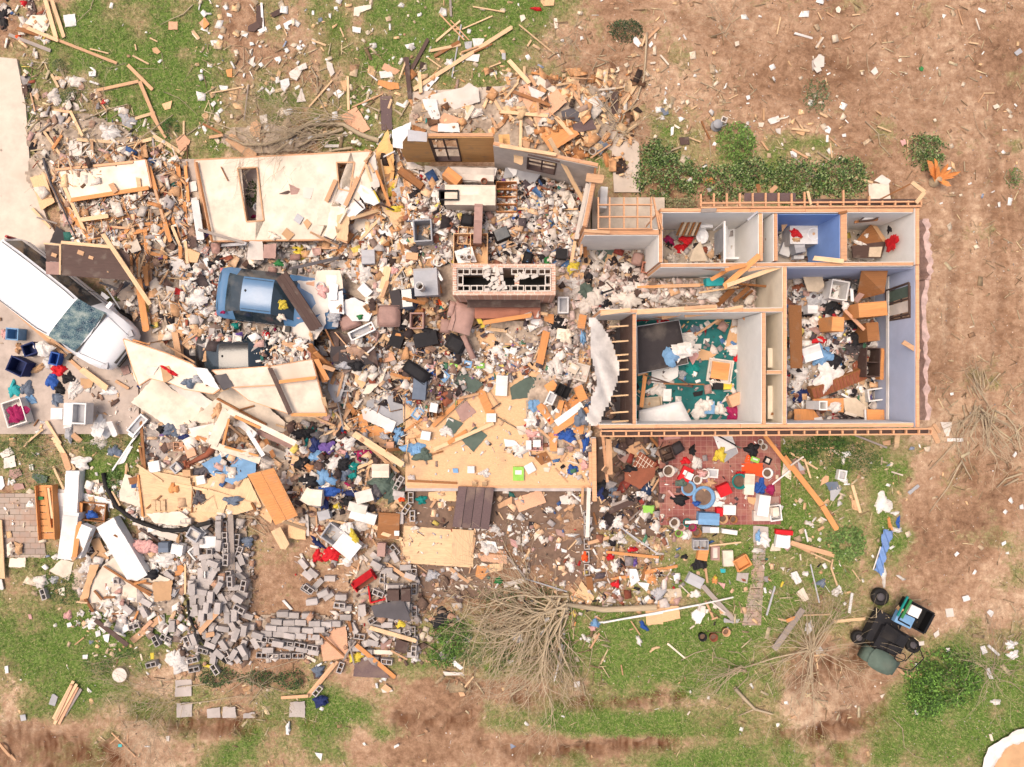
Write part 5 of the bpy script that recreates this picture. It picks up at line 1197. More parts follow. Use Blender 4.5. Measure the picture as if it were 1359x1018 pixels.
# galvanised roof ventilator lying on the grass
X,Y=w2(*q(690,800),.2);o=empty('roof_ventilator',(X,Y,.02),.9);tag(o,'round galvanised roof ventilator with a square flue end on the grass','roof vent')
m=MB();m.lathe([(0,.0),(.19,.0),(.2,.03),(.13,.07),(.13,.16),(.17,.2),(.15,.26),(0,.28)],n=24);m.build('cap','slv',o,True)
m=MB();hblock(m,(.24,-.08,.16),.3,l=.2,w=.2,h=.22,n=1);m.build('flue_end','off',o)
V(1079,0,.2063)
PN("""crm|145,55,165,40,180,60,170,85,150,80
off|0,400,35,350,72,365,70,430,20,440|larger of two grey paving shards on the bare dirt
off|5,440,40,430,55,455,25,470
off|370,460,400,430,420,465,395,485|flat pinkish stone beside a bare twig on the dirt
lgr|1290,340,1330,310,1350,335,1310,360
wht|530,85,545,78,552,95,538,102
grn|682,435,695,425,712,440,705,458,688,455|tiny bright green wrapper alone on the dirt
crm|545,385,565,375,570,395,552,402
wht|70,825,95,810,115,830,105,860,80,850
wht|85,870,100,870,98,915,82,915
pnk|560,905,590,895,600,925,575,940
wht|185,865,210,860,212,880,190,882
crm|1155,680,1185,670,1200,690,1170,702""")
PL("""1000,275,1060,285,10,pine;1045,120,1070,195,8,crm;250,100,300,95,8,pine;410,815,500,850,10,pine;605,900,610,990,8,pine;15,310,65,240,12,crm;195,255,240,240,10,tan;85,80,130,110,6,tan;405,715,440,740,12,kra;1060,660,1100,600,6,tan;1095,600,1165,600,6,pine;80,500,90,550,6,pine;30,80,55,130,6,pine;930,60,960,160,5,tan;110,920,120,1018,8,pine;100,880,170,945,6,tan;40,730,90,755,14,pine""")
BR("""345,345,360,470,430,570|.012
335,780,420,860,430,930,500,1000|.02|forked brown twig on the dirt above the right bathrooms
970,380,1060,320|.01
1110,890,1060,830,1030,720|.01""")
# ---- the big cream garage wall lying flat, with its tall window
V(240,190,.1572)
leaves('shrub','leafy shrub showing through the tall window of the cream garage wall',[(600,430,70,150,.35)],700,[(74,104,50),(100,126,64),(54,78,40)],.07)
PO("""lgr|645,540,35,.3|grey plant pot seen through the tall fallen window""")
CL("""mag|640,615,50,25,0|purple red bundle seen through the tall fallen window""")
holed_wall('fallen_garage_wall','large cream garage wall lying flat with a tall brown framed window',[(130,150),(1620,85),(1290,820),(262,830)],[[(495,224),(660,216),(712,660),(566,668)],[(1330,180),(1480,180),(1440,420),(1350,400)]],.62,'crm',tz=.12,tilt=(.03,-.02))
PN("""mau|915,345,1005,385,985,430,930,435
dkb|830,430,910,400,930,412,900,432
off|1035,370,1125,378,1095,475,1030,460
lgr|950,650,985,590,1040,630,1005,690|small grey vent plate lying on the cream garage wall
kra|1035,670,1065,640,1105,680,1070,730
kra|850,770,895,715,960,770,910,825|small square brown box lid on the cream garage wall
crm|1155,555,1275,560,1260,700,1150,690
wht|1210,780,1330,530,1420,570,1300,830|white door slab propped on the right end of the garage wall
pine|0,0,2,0,2,2,0,2""",t=.02)
PL("""135,160,270,840,14,brn,.8;150,730,560,850,22,gry,.95;1230,490,1310,310,34,tan,.9;340,200,400,320,8,brn,.78;120,480,170,820,60,wht,.5;1090,750,1330,870,16,tan;1310,700,1340,840,12,pine;330,865,560,850,24,lgr""")
PN("""off|585,830,690,830,700,985,560,985
mau|700,855,810,850,805,980,700,975|square mauve grey panel above the blue sedan
osb|60,890,170,930,140,1010,60,1000""",t=.04)
CL("""ltc|420,960,90,70,0|white crumpled bag above the blue sedan|plastic_bag|bag
yel|990,880,50,40,0|yellow bag beside brown rags below the cream garage wall|plastic_bag|bag
yel|1000,960,55,45,0|yellow cloth above the small yellow basket
grn|820,1000,40,25,0|small green cloth just above the blue sedan
lgr|1110,880,50,35,0|pale grey bag below the right end of the garage wall|plastic_bag|bag
rus|1165,900,30,40,0|rusty brown rag right of the yellow bag
kra|1090,930,40,25,0||paper_bag|bag
crm|770,780,60,35,20||paper_wad|paper""")
# ---- splintered honey panelling and cream sheets in the middle top
V(430,160,.1572)
PN("""crm|260,290,430,260,470,480,430,650,330,600,300,400
off|380,330,430,280,470,560,400,600
crm|200,460,330,450,300,700,190,760,110,700
wht|310,540,400,580,480,690,420,720,340,690,280,600
ltc|100,680,160,580,260,480,220,700,180,740
wht|220,700,310,670,350,740,240,830,180,800
crm|60,720,180,740,170,880,60,1018,10,960|tall cream drywall slab left of the splintered panelling
pine|110,800,215,770,200,1018,110,1018
crm|300,770,500,730,560,830,400,1000,240,900
wht|340,900,560,860,600,950,560,1018,300,1018
pine|480,720,700,800,640,970,560,850
ply|240,830,360,750,480,720,420,830
osb|520,740,660,740,700,790,640,860,560,820""",'drywall_sheet','drywall',jag=.02,z=None)
PN("""pnl|430,260,540,75,580,300,600,440,540,500,545,740,430,420|tall splintered strip of honey wood panelling leaning into the kitchen
pnl|540,190,575,200,600,430,570,440
brn|650,420,720,410,840,520,800,560""",'wood_panelling','panelling',jag=.02)
CL("""yel|590,580,60,110,10|yellow foam insulation below the honey panelling|insulation_tuft|insulation
lgr|640,590,75,130,0|grey white crumpled sheet beside yellow insulation|crumpled_sheet|cloth
yel|600,740,70,30,0|yellow foam scrap at the foot of the honey panelling|insulation_tuft|insulation
off|700,650,50,70,0||crumpled_sheet|cloth""")
PL("""20,690,100,510,36,tan;100,700,210,430,44,off;180,720,290,480,34,tan;230,480,260,520,30,pine;340,350,440,255,14,pine;350,370,450,650,20,pine;380,360,420,440,16,osb;440,420,560,730,22,org;500,310,600,260,12,wht;460,700,590,755,14,dkb;400,560,470,650,12,dkb;700,470,740,600,12,pine;250,660,330,740,10,dkb;0,980,90,1018,12,dkb;
580,430,560,560,30,pnl;545,320,585,430,26,pnl;480,330,540,640,12,pine;220,830,460,760,30,pine;300,1010,470,830,22,pine;420,590,470,690,10,yel;600,560,640,420,16,pine;130,870,200,740,16,crm""")
# kitchen wall pieces and worktops
PN("""wht|575,85,735,10,720,100,665,180,665,240,585,230|torn white drywall flap above the kitchen corner
lgr|705,75,870,100,870,180,705,175|pale grey ledge board on top of the kitchen wall""",z=2.85,t=.02)
PN("""off|700,345,740,345,840,400,760,415,700,410
off|850,380,950,400,1040,480,1030,530,880,530,850,450
wht|735,415,850,440,840,470,760,430""",t=.03)
BX("""brn|730,480,240,60,36,.35|brown drawer box tipped below the kitchen corner|box|drawer|drawer
off|1245,460,370,110,2,.55|overturned off white kitchen cupboard below the panelled wall|box|cupboard|cupboard
org|1075,470,150,90,38,.5|orange end panel of the overturned cupboard|box|cupboard|cupboard
crm|1240,630,430,170,1,.9|cream kitchen worktop with a dark sink hole, strewn with crumbs|box|worktop|worktop""",z=None)
BX("""blk|1045,620,160,80,0,.92|black sink bowl full of rubbish in the cream worktop|tub|sink|sink
slv|835,930,150,180,-3,.7|grey steel appliance with dark front, lying among cutlery|tub|appliance|appliance
osb|1210,970,160,150,3,.3|square wooden drawer full of trinkets|open|drawer|drawer
mau|1290,860,70,330,2,.75|tall pinkish drawer unit beside the wooden drawer|box|drawer_unit|cabinet
blk|1210,830,120,110,10,.5|black kettle shaped appliance below the worktop|cushion|appliance|appliance""")
CL("""mau|870,820,70,60,30|mauve brown cloth below the worktop
ltc|1070,780,60,50,30||crumpled_cloth|cloth
ltc|780,640,60,50,0||paper_wad|paper
blu|710,760,25,25,0|blue rag left of the grey appliance
pnk|960,780,60,20,30||crumpled_cloth|cloth""")
V(600,160,.1572)
PN("""ltc|0,395,110,400,380,400,350,520,100,520,40,470
lgr|455,385,570,375,600,400,745,460,640,620,600,635,540,600,555,470,430,490|torn grey white ceiling board with a small hole, above the bookcase
wht|455,385,560,375,540,460,520,470
ltc|400,240,510,330,520,400,420,400
off|850,620,905,590,1010,620,1040,690,1020,750,920,740,880,700|off white curved board by the right kitchen wall
wht|850,640,900,640,960,740,870,760
kra|870,760,1010,800,970,910,850,830|square tan board in the kitchen litter
crm|1010,810,1050,800,1050,880,1010,870
lgr|500,610,540,605,530,740,490,740
tan|600,165,660,185,640,245,595,215|broken piece of plywood behind the breakfast room wall""",t=.02)
def bookcase():
 z=place(rectpx(460,640,175,250,0),60);X,Y=w2(*q(460,640),z+.4);sc=VW[2]*(H-z-.4)/F;a,b=175*sc,250*sc;o=empty('bookcase',(X,Y,z));tag(o,'fallen wooden display shelf full of jars beside the cream worktop','shelf')
 m=MB();m.box((0,0,.01),(a,b,.02));m.box((-a/2,0,.2),(.02,b,.4));m.box((a/2,0,.2),(.02,b,.4));m.build('case','brn',o)
 for i in range(5):m=MB();m.box((0,-b/2+b*i/4,.2),(a-.03,.02,.38));m.build('shelf','org',o)
 for i in range(14):k=MB();k.lathe([(0,0),(.05,0),(.05,.1),(.03,.12),(.0,.12)],n=10);k_=k.build('jar',random.choice(['rus','lim','wht','crm','grn_','lgr']),o,True);k_.location=(U_(-a*.4,a*.4),U_(-b*.42,b*.42),.12)
 hset(W_(rectpx(460,640,175,250,0),z),z+.4);fin(o,'shelf','brn',W_(rectpx(460,640,175,250,0),z),'shelf',o['label'])
bookcase()
BX("""blk|420,950,150,120,-22,.45|old black television lying in the kitchen litter|screen|television|television
wht|1275,650,60,180,4,.6|tall white box on end behind the kitchen wall|box|carton|box""")
CL("""red|720,720,45,18,0|red cloth beside the off white curved board
red|590,835,35,30,0|bright red cloth above the round pans
blu|545,820,40,50,30|blue cloth left of the red rag in the kitchen
ltc|770,880,80,60,0||crumpled_cloth|cloth
kra|610,930,60,40,0||paper_bag|bag
pnk|780,770,60,20,0|pink rag on the kitchen plank
tel|700,680,30,20,0|teal rag near the top of the kitchen litter
blk|670,890,45,30,0|black bag between round pans|plastic_bag|bag
ltc|1080,720,50,45,0||paper_wad|paper
ltc|900,690,40,35,0||paper_wad|paper""")
PO("""wht|908,935,38,.12|round white dish in the kitchen litter
mau|790,885,38,.1|round mauve bowl in the kitchen litter
tan|525,940,40,.1|round woven basket beside the television
rus|270,510,26,.2|small round copper pot on the kitchen cupboard""",'bowl','bowl')
PL("""820,150,1110,690,32,pine,3.0/1.3,long pale plank leaning over the breakfast room wall;400,215,880,290,26,pine,2.9,plank along the top of the breakfast room wall;580,0,575,240,18,pine,2.6;340,60,350,120,20,org,2.5;410,120,415,240,30,pnl,2.5;450,120,460,230,60,pnl,2.2;560,250,560,380,70,pine,2.3;640,290,910,350,10,dkb,3.0;
550,745,1060,748,16,pine;360,865,590,765,14,pine;370,620,360,640,12,pine;660,640,660,720,8,pine;760,560,740,720,10,pine;1150,530,1050,1000,36,off,2.4/1.5;1200,545,1110,1010,26,tan,2.2/1.4;1040,990,1110,720,20,mau;1110,930,1330,945,22,tan,2.85;1130,480,1280,500,62,tan,2.9;1210,400,1200,480,16,brn,2.85;1245,380,1235,470,8,tan,2.85;1270,660,1240,730,12,pine""")
# ---- litter around the chimney
V(430,310,.1572)
BX("""lgr|370,200,110,120,-2,.35|pale grey appliance lid left of the kitchen
slv|865,400,200,230,-3,.75|square grey washing machine lying left of the chimney, with a dark side|box|washing_machine|washing machine
chr|615,560,90,170,-12,.4|black loudspeaker box left of the washing machine|box|loudspeaker|loudspeaker
slt|700,540,110,190,-5,.55|slate blue loudspeaker box beside the black one|screen|loudspeaker|loudspeaker
mau|540,690,200,190,0,.55|boxy mauve sofa cushion, uppermost of three|cushion|cushion|cushion
mau|210,740,180,130,-20,.4|mauve sofa cushion behind the white glazed panel|cushion|cushion|cushion
mau|790,735,110,130,0,.5|small mauve stool with an open seat|tub|stool|stool
wht|320,820,230,80,-25,.35|white edged glass panel leaning on a mauve cushion|frame|loose_door|door
crm|500,340,90,0,0,.1
blk|860,890,200,120,-12,.35|black dvd player shaped box among the papers|box|appliance|appliance
blk|610,890,110,140,20,.35|black box right below the mauve cushion|box|appliance|appliance
wht|350,480,110,80,45,.3|white bottle crate in the drywall litter|box|carton|box
ltc|640,330,60,110,-20,.3|pale hollow cinder block shaped speaker|open|crate|crate
tan|740,190,100,60,5,.25|small pinkish box above the washing machine
osb|1240,130,290,260,0,.5|open wooden kitchen drawer left of the chimney top, filled with white crockery|open|cupboard|cupboard""")
PN("""crm|470,300,560,260,490,580,425,570|long cream board standing left of the loudspeakers
crm|10,310,100,310,125,460,90,570,60,480,20,400
wht|180,560,260,540,400,620,410,680,380,740,240,740,160,650|large white rounded lid left of the mauve cushions
ply|430,130,500,130,490,270,440,270
tan|530,230,660,210,700,290,640,300,600,250
dkb|60,820,240,870,250,1018,60,1018|dark brown shingle slab in the middle of the wreck
dkb|250,950,400,960,420,1018,250,1018
wht|1100,150,1250,110,1290,240,1130,250""",t=.03,jag=.01)
PL("""470,600,540,280,60,pine;490,540,540,400,30,tan;0,250,200,180,24,gry;0,300,180,295,8,pine;660,545,850,590,26,org;860,580,915,710,30,pine;900,710,1050,670,26,pine;150,500,240,530,10,dkb;210,530,400,600,18,dkb;100,40,200,80,14,tan;190,560,110,640,14,pine;940,290,1000,400,22,wht;960,400,950,480,12,wht;880,330,920,400,40,tan;
380,1000,500,870,10,pine;770,960,800,880,10,tan;1030,920,1070,980,12,pine;470,930,560,990,8,pine;90,830,230,990,8,tan;600,850,740,870,22,org;590,130,740,120,20,osb;300,180,140,150,12,gry;560,430,700,250,14,pine""")
PO("""wht|965,235,42,.12|round white plate above the washing machine
wht|1225,195,24,.3|small white roll in the wooden cupboard
wht|1165,195,20,.3|second small white jar in the wooden cupboard
wht|805,440,34,.95|white disc on top of the washing machine""",'bowl','bowl')
CL("""grn|300,700,30,25,0|green rag on the white rounded lid
tel|990,630,32,32,0|teal ball shaped cloth near the chimney corner
orr|970,580,40,30,0|orange cloth under the washing machine
sky|390,895,50,35,0|pale blue rag below the white edged glass
rus|140,640,20,40,0|reddish cloth at the edge of the rounded lid
red|1000,915,35,14,0|red rag right of the black player
ltc|1190,170,60,50,0||crumpled_cloth|cloth
lgr|70,700,60,50,0||insulation_tuft|insulation
ltc|340,340,80,90,0||insulation_tuft|insulation
pnk|590,310,50,35,0|pink papers beside the long cream board
blk|880,830,60,40,0|black bag between the stool and the chimney|plastic_bag|bag
blk|660,770,40,60,0|black bag beside the boxy mauve cushion|plastic_bag|bag""")
def armchair():
 V(590,320,.1572);z=.6;o=empty('armchair',(*w2(*q(140,720),z),z),R(-8));tag(o,'overturned mauve recliner with its black underside showing, below the chimney','armchair');s=VW[2]*(H-z-.5)/F
 def bx(nm,cx,cy,w,h,zz,ht,key,rot=0,sm=True):
  m=MB();n=7;a,b=w*s,h*s;vs=[]
  for side in(1,-1):
   for i in range(n):
    for j in range(n):u,v=i/(n-1)*2-1,j/(n-1)*2-1;r_=(1-abs(u)**5)*(1-abs(v)**5);vs.append((u*a/2,v*b/2,side*ht/2*r_**.4))
  for sd in(0,1):m.add(vs[sd*n*n:(sd+1)*n*n],[((i*n+j),((i+1)*n+j),((i+1)*n+j+1),(i*n+j+1))[::1 if sd==0 else-1]for i in range(n-1)for j in range(n-1)])
  p=m.build(nm,key,o,sm);p.location=((cx-140)*s,-(cy-720)*s,zz+ht/2);p.rotation_euler=(0,0,-R(rot));return p
 bx('seat_back',150,660,190,250,.25,.3,'mau',8);bx('headrest',50,590,60,130,.2,.3,'mau',5);bx('underside',120,880,170,140,.1,.2,'blk',20,False);bx('arm',10,740,90,120,.0,.25,'mau',0);bx('arm',230,890,50,220,.1,.25,'mau',-32)
 m=MB();m.tube([((75-140)*s,(720-570)*s,.56),((95-140)*s,(720-680)*s,.57),((80-140)*s,(720-790)*s,.56)],.008,4);m.build('seam','dkb',o)
 P=W_(rectpx(140,720,230,380,0),z);hset(P,z+.4);fin(o,'armchair','mau',P,'armchair',o['label'])
armchair()
V(590,320,.1572)
PL("""320,690,740,625,34,org,1.25;260,610,330,730,34,yel,.9;350,740,530,760,26,pine;880,610,880,700,80,org,.9/.8;780,800,870,770,12,brn;800,1040,860,760,62,org,.95/.7,broad orange plank right below the chimney;870,620,760,600,26,pine,1.0;240,740,310,700,12,dkb;510,870,700,885,16,tan;1050,600,1130,700,10,pine;1170,620,1150,740,62,org,.8;
1140,480,1240,580,12,pine;1070,180,1100,0,26,pine,1.4;1160,0,1150,120,18,tan,1.4;1040,860,1060,960,16,tan;1160,1010,1220,950,10,pine;760,990,800,900,12,pine;520,780,620,860,16,crm;1180,0,1190,140,30,brn,1.0;1210,120,1290,190,20,gry""")
BX("""wht|1000,540,90,140,0,.35|white and grey appliance right of the chimney|frame|appliance|appliance
crm|1000,785,100,90,8,.2|cream book sized board below the black bag|box|carton|box
blk|700,140,80,110,15,.4|black bag shaped camera case above the chimney|cushion|bag|bag
blk|990,100,95,85,5,.4|black square speaker right of the chimney top|box|loudspeaker|loudspeaker
wht|770,670,70,70,20,.1|pale blue and white picture card on the hearth|book|book|book
wht|590,920,40,40,0,.1||book|book|book""")
CL("""blk|960,690,85,80,10|large black rubbish bag right of the chimney corner|rubbish_bag|bag
yel|1085,200,55,90,10|yellow plastic chair seat beside the right kitchen wall|plastic_chair|chair
sky|1170,820,35,50,0|bright blue rag near the white tarpaulin
crm|1030,800,70,60,0||paper_wad|paper
ltc|430,930,50,40,0||paper_wad|paper
grn|870,150,60,50,0|dark green bush scrap above the chimney|plastic_bag|bag
ltc|1000,340,60,40,0||insulation_tuft|insulation
ltc|1110,350,70,60,0||insulation_tuft|insulation
off|1130,470,80,90,0||insulation_tuft|insulation
off|1250,450,70,60,0||insulation_tuft|insulation
ltc|1200,240,60,40,0||insulation_tuft|insulation
orr|790,130,30,25,0|small orange cloth above the chimney
sky|700,165,22,18,0|tiny blue box on the black bag above the chimney""")
# ---- around the blue sedan
V(240,320,.1572)
PN("""off|940,600,1220,590,1230,700,1150,830,960,830,850,760,900,640|broad off white floor board right of the blue sedan
off|980,370,1030,345,1120,480,1100,600,930,590,900,560
wht|120,190,230,140,280,250,220,300,120,260
crm|80,430,150,380,220,450,200,530,110,530
ltc|240,590,340,600,340,680,280,690
wht|1225,250,1310,250,1320,380,1230,380
wht|1260,340,1330,370,1320,500,1250,500
crm|130,680,230,730,200,830,80,880,60,840
off|530,700,600,680,590,760,550,760
ply|1060,350,1130,340,1130,420,1065,415
crm|1130,120,1220,100,1130,330,1080,320
wht|1190,0,1330,10,1330,80,1220,60""",t=.03,jag=.015)
PO("""wht|1175,378,36,.2|white round dish right of the brown beam""",'bowl','bowl')
V(240,320,.1572)
def beam():
 for nm,lb,a,b,w,za,zb in(('roof_beam','dark brown triple beam lying across the bonnet of the blue sedan',(850,290),(1150,745),105,1.75,1.25),):
  A=Vector((*w2(*q(*a),za),za));B=Vector((*w2(*q(*b),zb),zb));L_=(B-A).length;o=empty(nm,(A+B)/2);d=B-A;o.rotation_euler=(0,-math.atan2(d.z,hy_(d.x,d.y)),math.atan2(d.y,d.x));tag(o,lb,'beam');ww=w*VW[2]*H/F
  for i in(-1,0,1):m=MB();m.prism([(-L_/2,i*ww/3-ww/6.3),(L_/2-U_(0,.1),i*ww/3-ww/6.3),(L_/2+U_(0,.1),i*ww/3+ww/6.3),(-L_/2-U_(0,.05),i*ww/3+ww/6.3)],0,.09+.02*i);m.build('board','dkb',o)
  fin(o,'beam','dkb',[A[:2],B[:2]],'beam',lb)
beam()
PN('''off|960,340,1130,330,1290,430,1240,600,1080,640,950,590
crm|1150,250,1350,250,1370,400,1250,430,1130,360
wht|1230,440,1370,420,1380,620,1260,600
ply|1060,350,1130,340,1130,420,1065,415
pnk|960,560,1060,600,1000,660,930,630''',name='drywall_sheet',cat='drywall',t=.03,z=1.03,jag=.02)
CL("""yel|840,530,55,75,0|straw coloured dried flowers on the bonnet of the blue sedan|dried_flowers|flowers
crm|840,640,40,40,0||paper_wad|paper
pur|485,790,45,28,0|shiny purple ball below the blue sedan
red|710,790,45,35,0|red flowers below the blue sedan
mag|790,745,28,28,0|dark red rag below the blue sedan
tel|455,710,60,35,0|teal rag just below the blue sedan
lim|70,655,38,32,0|lime green cup left of the blue sedan
grn|820,185,50,30,0|bright green leaves above the blue sedan
yel|1000,110,60,50,0|yellow basket contents above the dark beam
ltc|140,480,90,70,0||insulation_tuft|insulation
off|60,560,60,70,0||insulation_tuft|insulation
pnk|1190,420,60,60,0||insulation_tuft|insulation
lgr|1290,640,50,50,0||insulation_tuft|insulation
red|205,110,30,22,0|small red rag left of the blue sedan
ltc|190,600,60,50,0||insulation_tuft|insulation
mag|350,600,25,16,0|pink rag beside the rear of the blue sedan
blk|80,230,40,40,0|black bag left of the white cloth|plastic_bag|bag
kra|120,780,70,90,0||insulation_tuft|insulation
blk|240,190,30,35,0|black wheel like ring above the white cloth""")
PL("""1150,750,1190,790,30,org,.8;1130,680,1190,770,20,pine,.85;920,235,1336,140,24,dgr,.9;1330,60,1130,60,20,tan;200,350,300,450,16,tan;250,510,300,570,14,org;240,340,300,400,30,tan;270,120,340,60,30,brn;860,840,980,920,30,pine;900,860,1060,880,20,tan;960,820,1090,870,14,brn;1090,860,1190,1018,30,org;1220,740,1300,900,12,brn;0,740,20,1000,30,tan;0,40,0,150,30,org;
40,0,60,190,26,pine;560,730,590,690,24,wht;250,780,310,780,30,off;1260,770,1330,790,12,dkb""")
PN("""dkb|1265,765,1336,765,1336,1018,1290,1018|dark brown shingle slab right of the off white floor board
chr|30,910,80,900,140,990,130,1018,30,1000
kra|210,915,455,965,440,1000,185,1018|tan board end lying on the black car
pnk|1060,930,1100,930,1100,990,1020,990""",t=.04)
BK("330,790,80,u;270,790,95,s;120,830,40,s")
# ---- fallen wall panels below the cars
V(160,440,.2063)
PN("""con|165,550,345,560,350,900,160,890""",'concrete_pad_piece','slab',z=.13)if False else None
PN("""pine|120,855,520,930,700,900,860,1010,1000,1100,560,1230,160,1180,130,1000|big golden plywood sheet at the lower left of the wreck""",t=.02)
wallpiece("""crm|35,50,300,140,470,212,640,372,600,400,420,370,330,330,200,300,130,345,90,230|long cream wall piece with pine edge, running from the minivan to the right|
crm|600,250,955,225,1095,530,830,440,720,350|left half of the cream wall lying below the black car|
crm|970,225,1240,180,1330,530,1100,532|right half of the cream wall lying below the black car|""",zadd=.25)
V(160,440,.2063)
wallpiece("""off|525,190,560,110,735,145,740,190,960,185,1220,120,1240,185,640,260|tan topped wall edge lying over the black car, bricks showing|.98""",'fallen_wall_panel','wall panel',.08)
PN("""pnk|640,150,720,140,740,185,700,240,625,235
ply|770,195,850,195,850,230,765,230
off|175,225,250,225,215,280,160,290
kra|255,230,310,220,340,300,285,330
off|310,350,370,300,600,450,545,500,420,430|off white ceiling slab beside the red cloth
crm|70,455,235,275,330,370,530,490,440,620,370,650|very large cream drywall sheet left of the ladder shaped trim
dgr|600,280,680,270,730,350,660,380
wht|470,225,560,240,640,370,540,340
crm|440,585,620,430,690,345,850,400,1085,600,1050,650,830,600,700,520,600,590|cream panel with brown batten strips in the middle of the left pile
sky|520,850,680,770,880,820,870,905,720,985,600,930|pale bluish white sheet left of the brown panelled doors
wht|440,620,620,585,640,650,470,680|small white door panel under the cream panel
crm|440,660,600,590,630,700,500,690""",'drywall_sheet','drywall',t=.025,jag=.02,label=None)
PN("""org|820,965,985,910,1060,1090,1160,1170,1000,1210,900,1100|""",z=None)if False else None
PL("""620,430,940,600,14,brn;760,505,860,478,10,brn;1020,325,1260,297,20,org,1.62;960,230,1095,530,26,dkb,1.6;480,230,560,350,12,brn,1.5;520,320,610,330,10,tan;715,360,1000,345,8,tan,1.58;1100,535,1330,535,20,org,1.5;640,380,700,360,20,pine;1210,80,1320,330,34,brn,1.0/1.2;1250,130,1357,240,26,org;1040,70,1180,120,24,tan;1030,100,1110,130,18,pine;
585,725,900,830,44,crm,.9,lower arm of the cream triangle of window trim;590,730,690,500,62,crm,.95,left arm of the cream triangle of window trim;690,505,1130,720,36,crm,1.0,upper arm of the cream triangle of window trim;700,560,660,730,14,org,1.05;735,545,900,620,16,org,1.05;670,740,890,800,12,org,1.0;820,640,920,800,26,wht,.9;760,580,870,670,40,wht;
870,640,1130,750,30,mau;920,740,1060,800,50,crm;930,690,990,810,26,brn;560,700,480,680,26,org;700,600,800,680,16,tan;110,860,270,960,16,pine;130,880,110,1000,10,pine;40,860,30,1000,12,tan;300,90,480,200,10,tan;350,0,380,180,40,tan,.5;180,80,280,60,20,tan;130,540,160,900,18,brn;1180,650,1000,600,12,pine;500,10,400,80,10,tan""",)
CL("""red|310,255,75,14,32|narrow dark red cloth on the long cream wall piece
slt|430,330,50,35,0|grey rag between two cream sheets
lgr|480,310,40,30,0||paper_wad|paper
ltc|1090,790,60,40,0||crumpled_cloth|cloth
off|930,840,60,50,20||crumpled_sheet|cloth
slt|320,640,80,40,25|blue grey shirt on the concrete pad edge
nvy|420,690,60,35,10|navy cloth left of the rusty curved duct
blk|255,630,28,30,0|black cloth at the corner of the concrete pad
kra|760,690,60,40,0||paper_bag|bag
rus|430,850,50,35,20|rusty brown rag by the concrete pad
dgr|520,900,70,35,0|dark grey cloth left of the pale bluish sheet
tan|620,520,40,50,0||paper_bag|bag
crm|810,780,60,30,0||paper_wad|paper""")
BR("""600,740,560,790,500,820,440,850|.14|rusty orange curved duct beside the concrete pad""",'rus','duct','duct')
BX("""wht|215,870,70,70,-10,.12|white square tile on the concrete pad|box|carton|box
lgr|355,875,60,60,50,.15|small grey vent grille right of the white tile|frame|vent_grille|vent
wht|515,955,55,55,-10,.12|small white box on the golden plywood sheet|box|carton|box
ply|445,765,60,90,-20,.15|small tan drawer on the concrete pad edge|box|drawer|drawer
ply|370,740,60,60,0,.12|small slatted tan frame beside the tan drawer|open|crate|crate
kra|425,910,50,40,0,.2|small cardboard box on the golden plywood sheet|box|carton|box
wht|105,600,60,140,40,.15|white window frame piece on the grass edge|frame|loose_door|door""")
# panelled double door lying flat
V(230,640,.1768)
def doors():
 z=1.0;P=W_([(560,-60),(760,-110),(935,250),(765,322)],z);c=(sum(p[0]for p in P)/4,sum(p[1]for p in P)/4);o=empty('folding_door',(*c,z));lb='orange brown louvred double door lying across the plywood above the bare soil';tag(o,lb,'door')
 L=[Vector((x-c[0],y-c[1],0))for x,y in P]
 f=lambda u,v:L[0].lerp(L[1],u).lerp(L[3].lerp(L[2],u),v)
 for k in range(2):
  a,b=k*.5+.008,k*.5+.492;m=MB();m.prism([tuple(f(*t)[:2])for t in((a,0),(b,0),(b,1),(a,1))],0,.03);lf=m.build('door_leaf','org',o)
  for v0,v1 in((.05,.47),(.53,.95)):
   for j in range(9):m=MB()if j==0 else m;t=v0+(v1-v0)*(j+.5)/9;p,r_=f(a+.05,t),f(b-.05,t);m.seg((p.x,p.y,.035),(r_.x,r_.y,.035),.05,.012)
   m.build('louvre_panel','org',lf)
 hset(P,z+.03);o.rotation_euler=(.04,.03,0);fin(o,'door','org',P,'door',lb)
V(230,640,.1768)
PN("""pine|0,0,560,-40,660,160,620,200,400,170,380,230,0,210|golden plywood floor piece left of the louvred door
osb|860,290,990,270,1000,430,860,420|pale plywood offcut below the louvred door
osb|640,160,760,200,740,310,640,240""",t=.02)
doors()
V(230,640,.1768)
PL("""770,350,850,500,74,pine,.3,short thick pale block at the corner of the bare soil;0,10,260,60,20,pine;260,60,660,180,22,pine;820,290,1000,350,24,pine;590,150,620,210,18,brn;1000,190,1010,400,22,off;1040,180,1050,260,46,tan;1070,190,1080,340,12,tan;1000,370,1080,400,24,tan;530,460,560,590,32,pine;95,640,90,840,10,pine;
30,690,60,600,40,org;0,560,60,640,20,brn;140,230,150,0,10,brn""")
BR("""130,0,160,100,130,200,60,170|.02
200,170,300,100,330,200|.015
450,330,560,280,700,330,720,380|.02
470,240,600,260,700,380|.02
620,240,560,330,690,400|.02
500,260,650,260,720,330|.02
400,270,420,330,640,390|.015""")
CL("""slt|440,140,80,40,0|dark blue patterned cushion on the golden plywood
dgr|185,120,55,55,0|grey crumpled bag among twigs on the plywood|plastic_bag|bag
slt|550,450,50,45,0|small dark teal grey rag beside the block wall""")
BX("""wht|175,380,120,100,-40,.35|open grey white box on the block heap|frame|crate|crate
wht|255,450,140,90,2,.25|white panelled box below the open grey box|box|carton|box
wht|270,680,80,120,0,.15|white window frame lying in the block heap|frame|window_frame|window frame
wht|165,540,70,110,-40,.12|white empty frame at the left of the block heap|frame|window_frame|window frame
wht|35,510,80,70,30,.3|white carton left of the block heap|box|carton|box""")
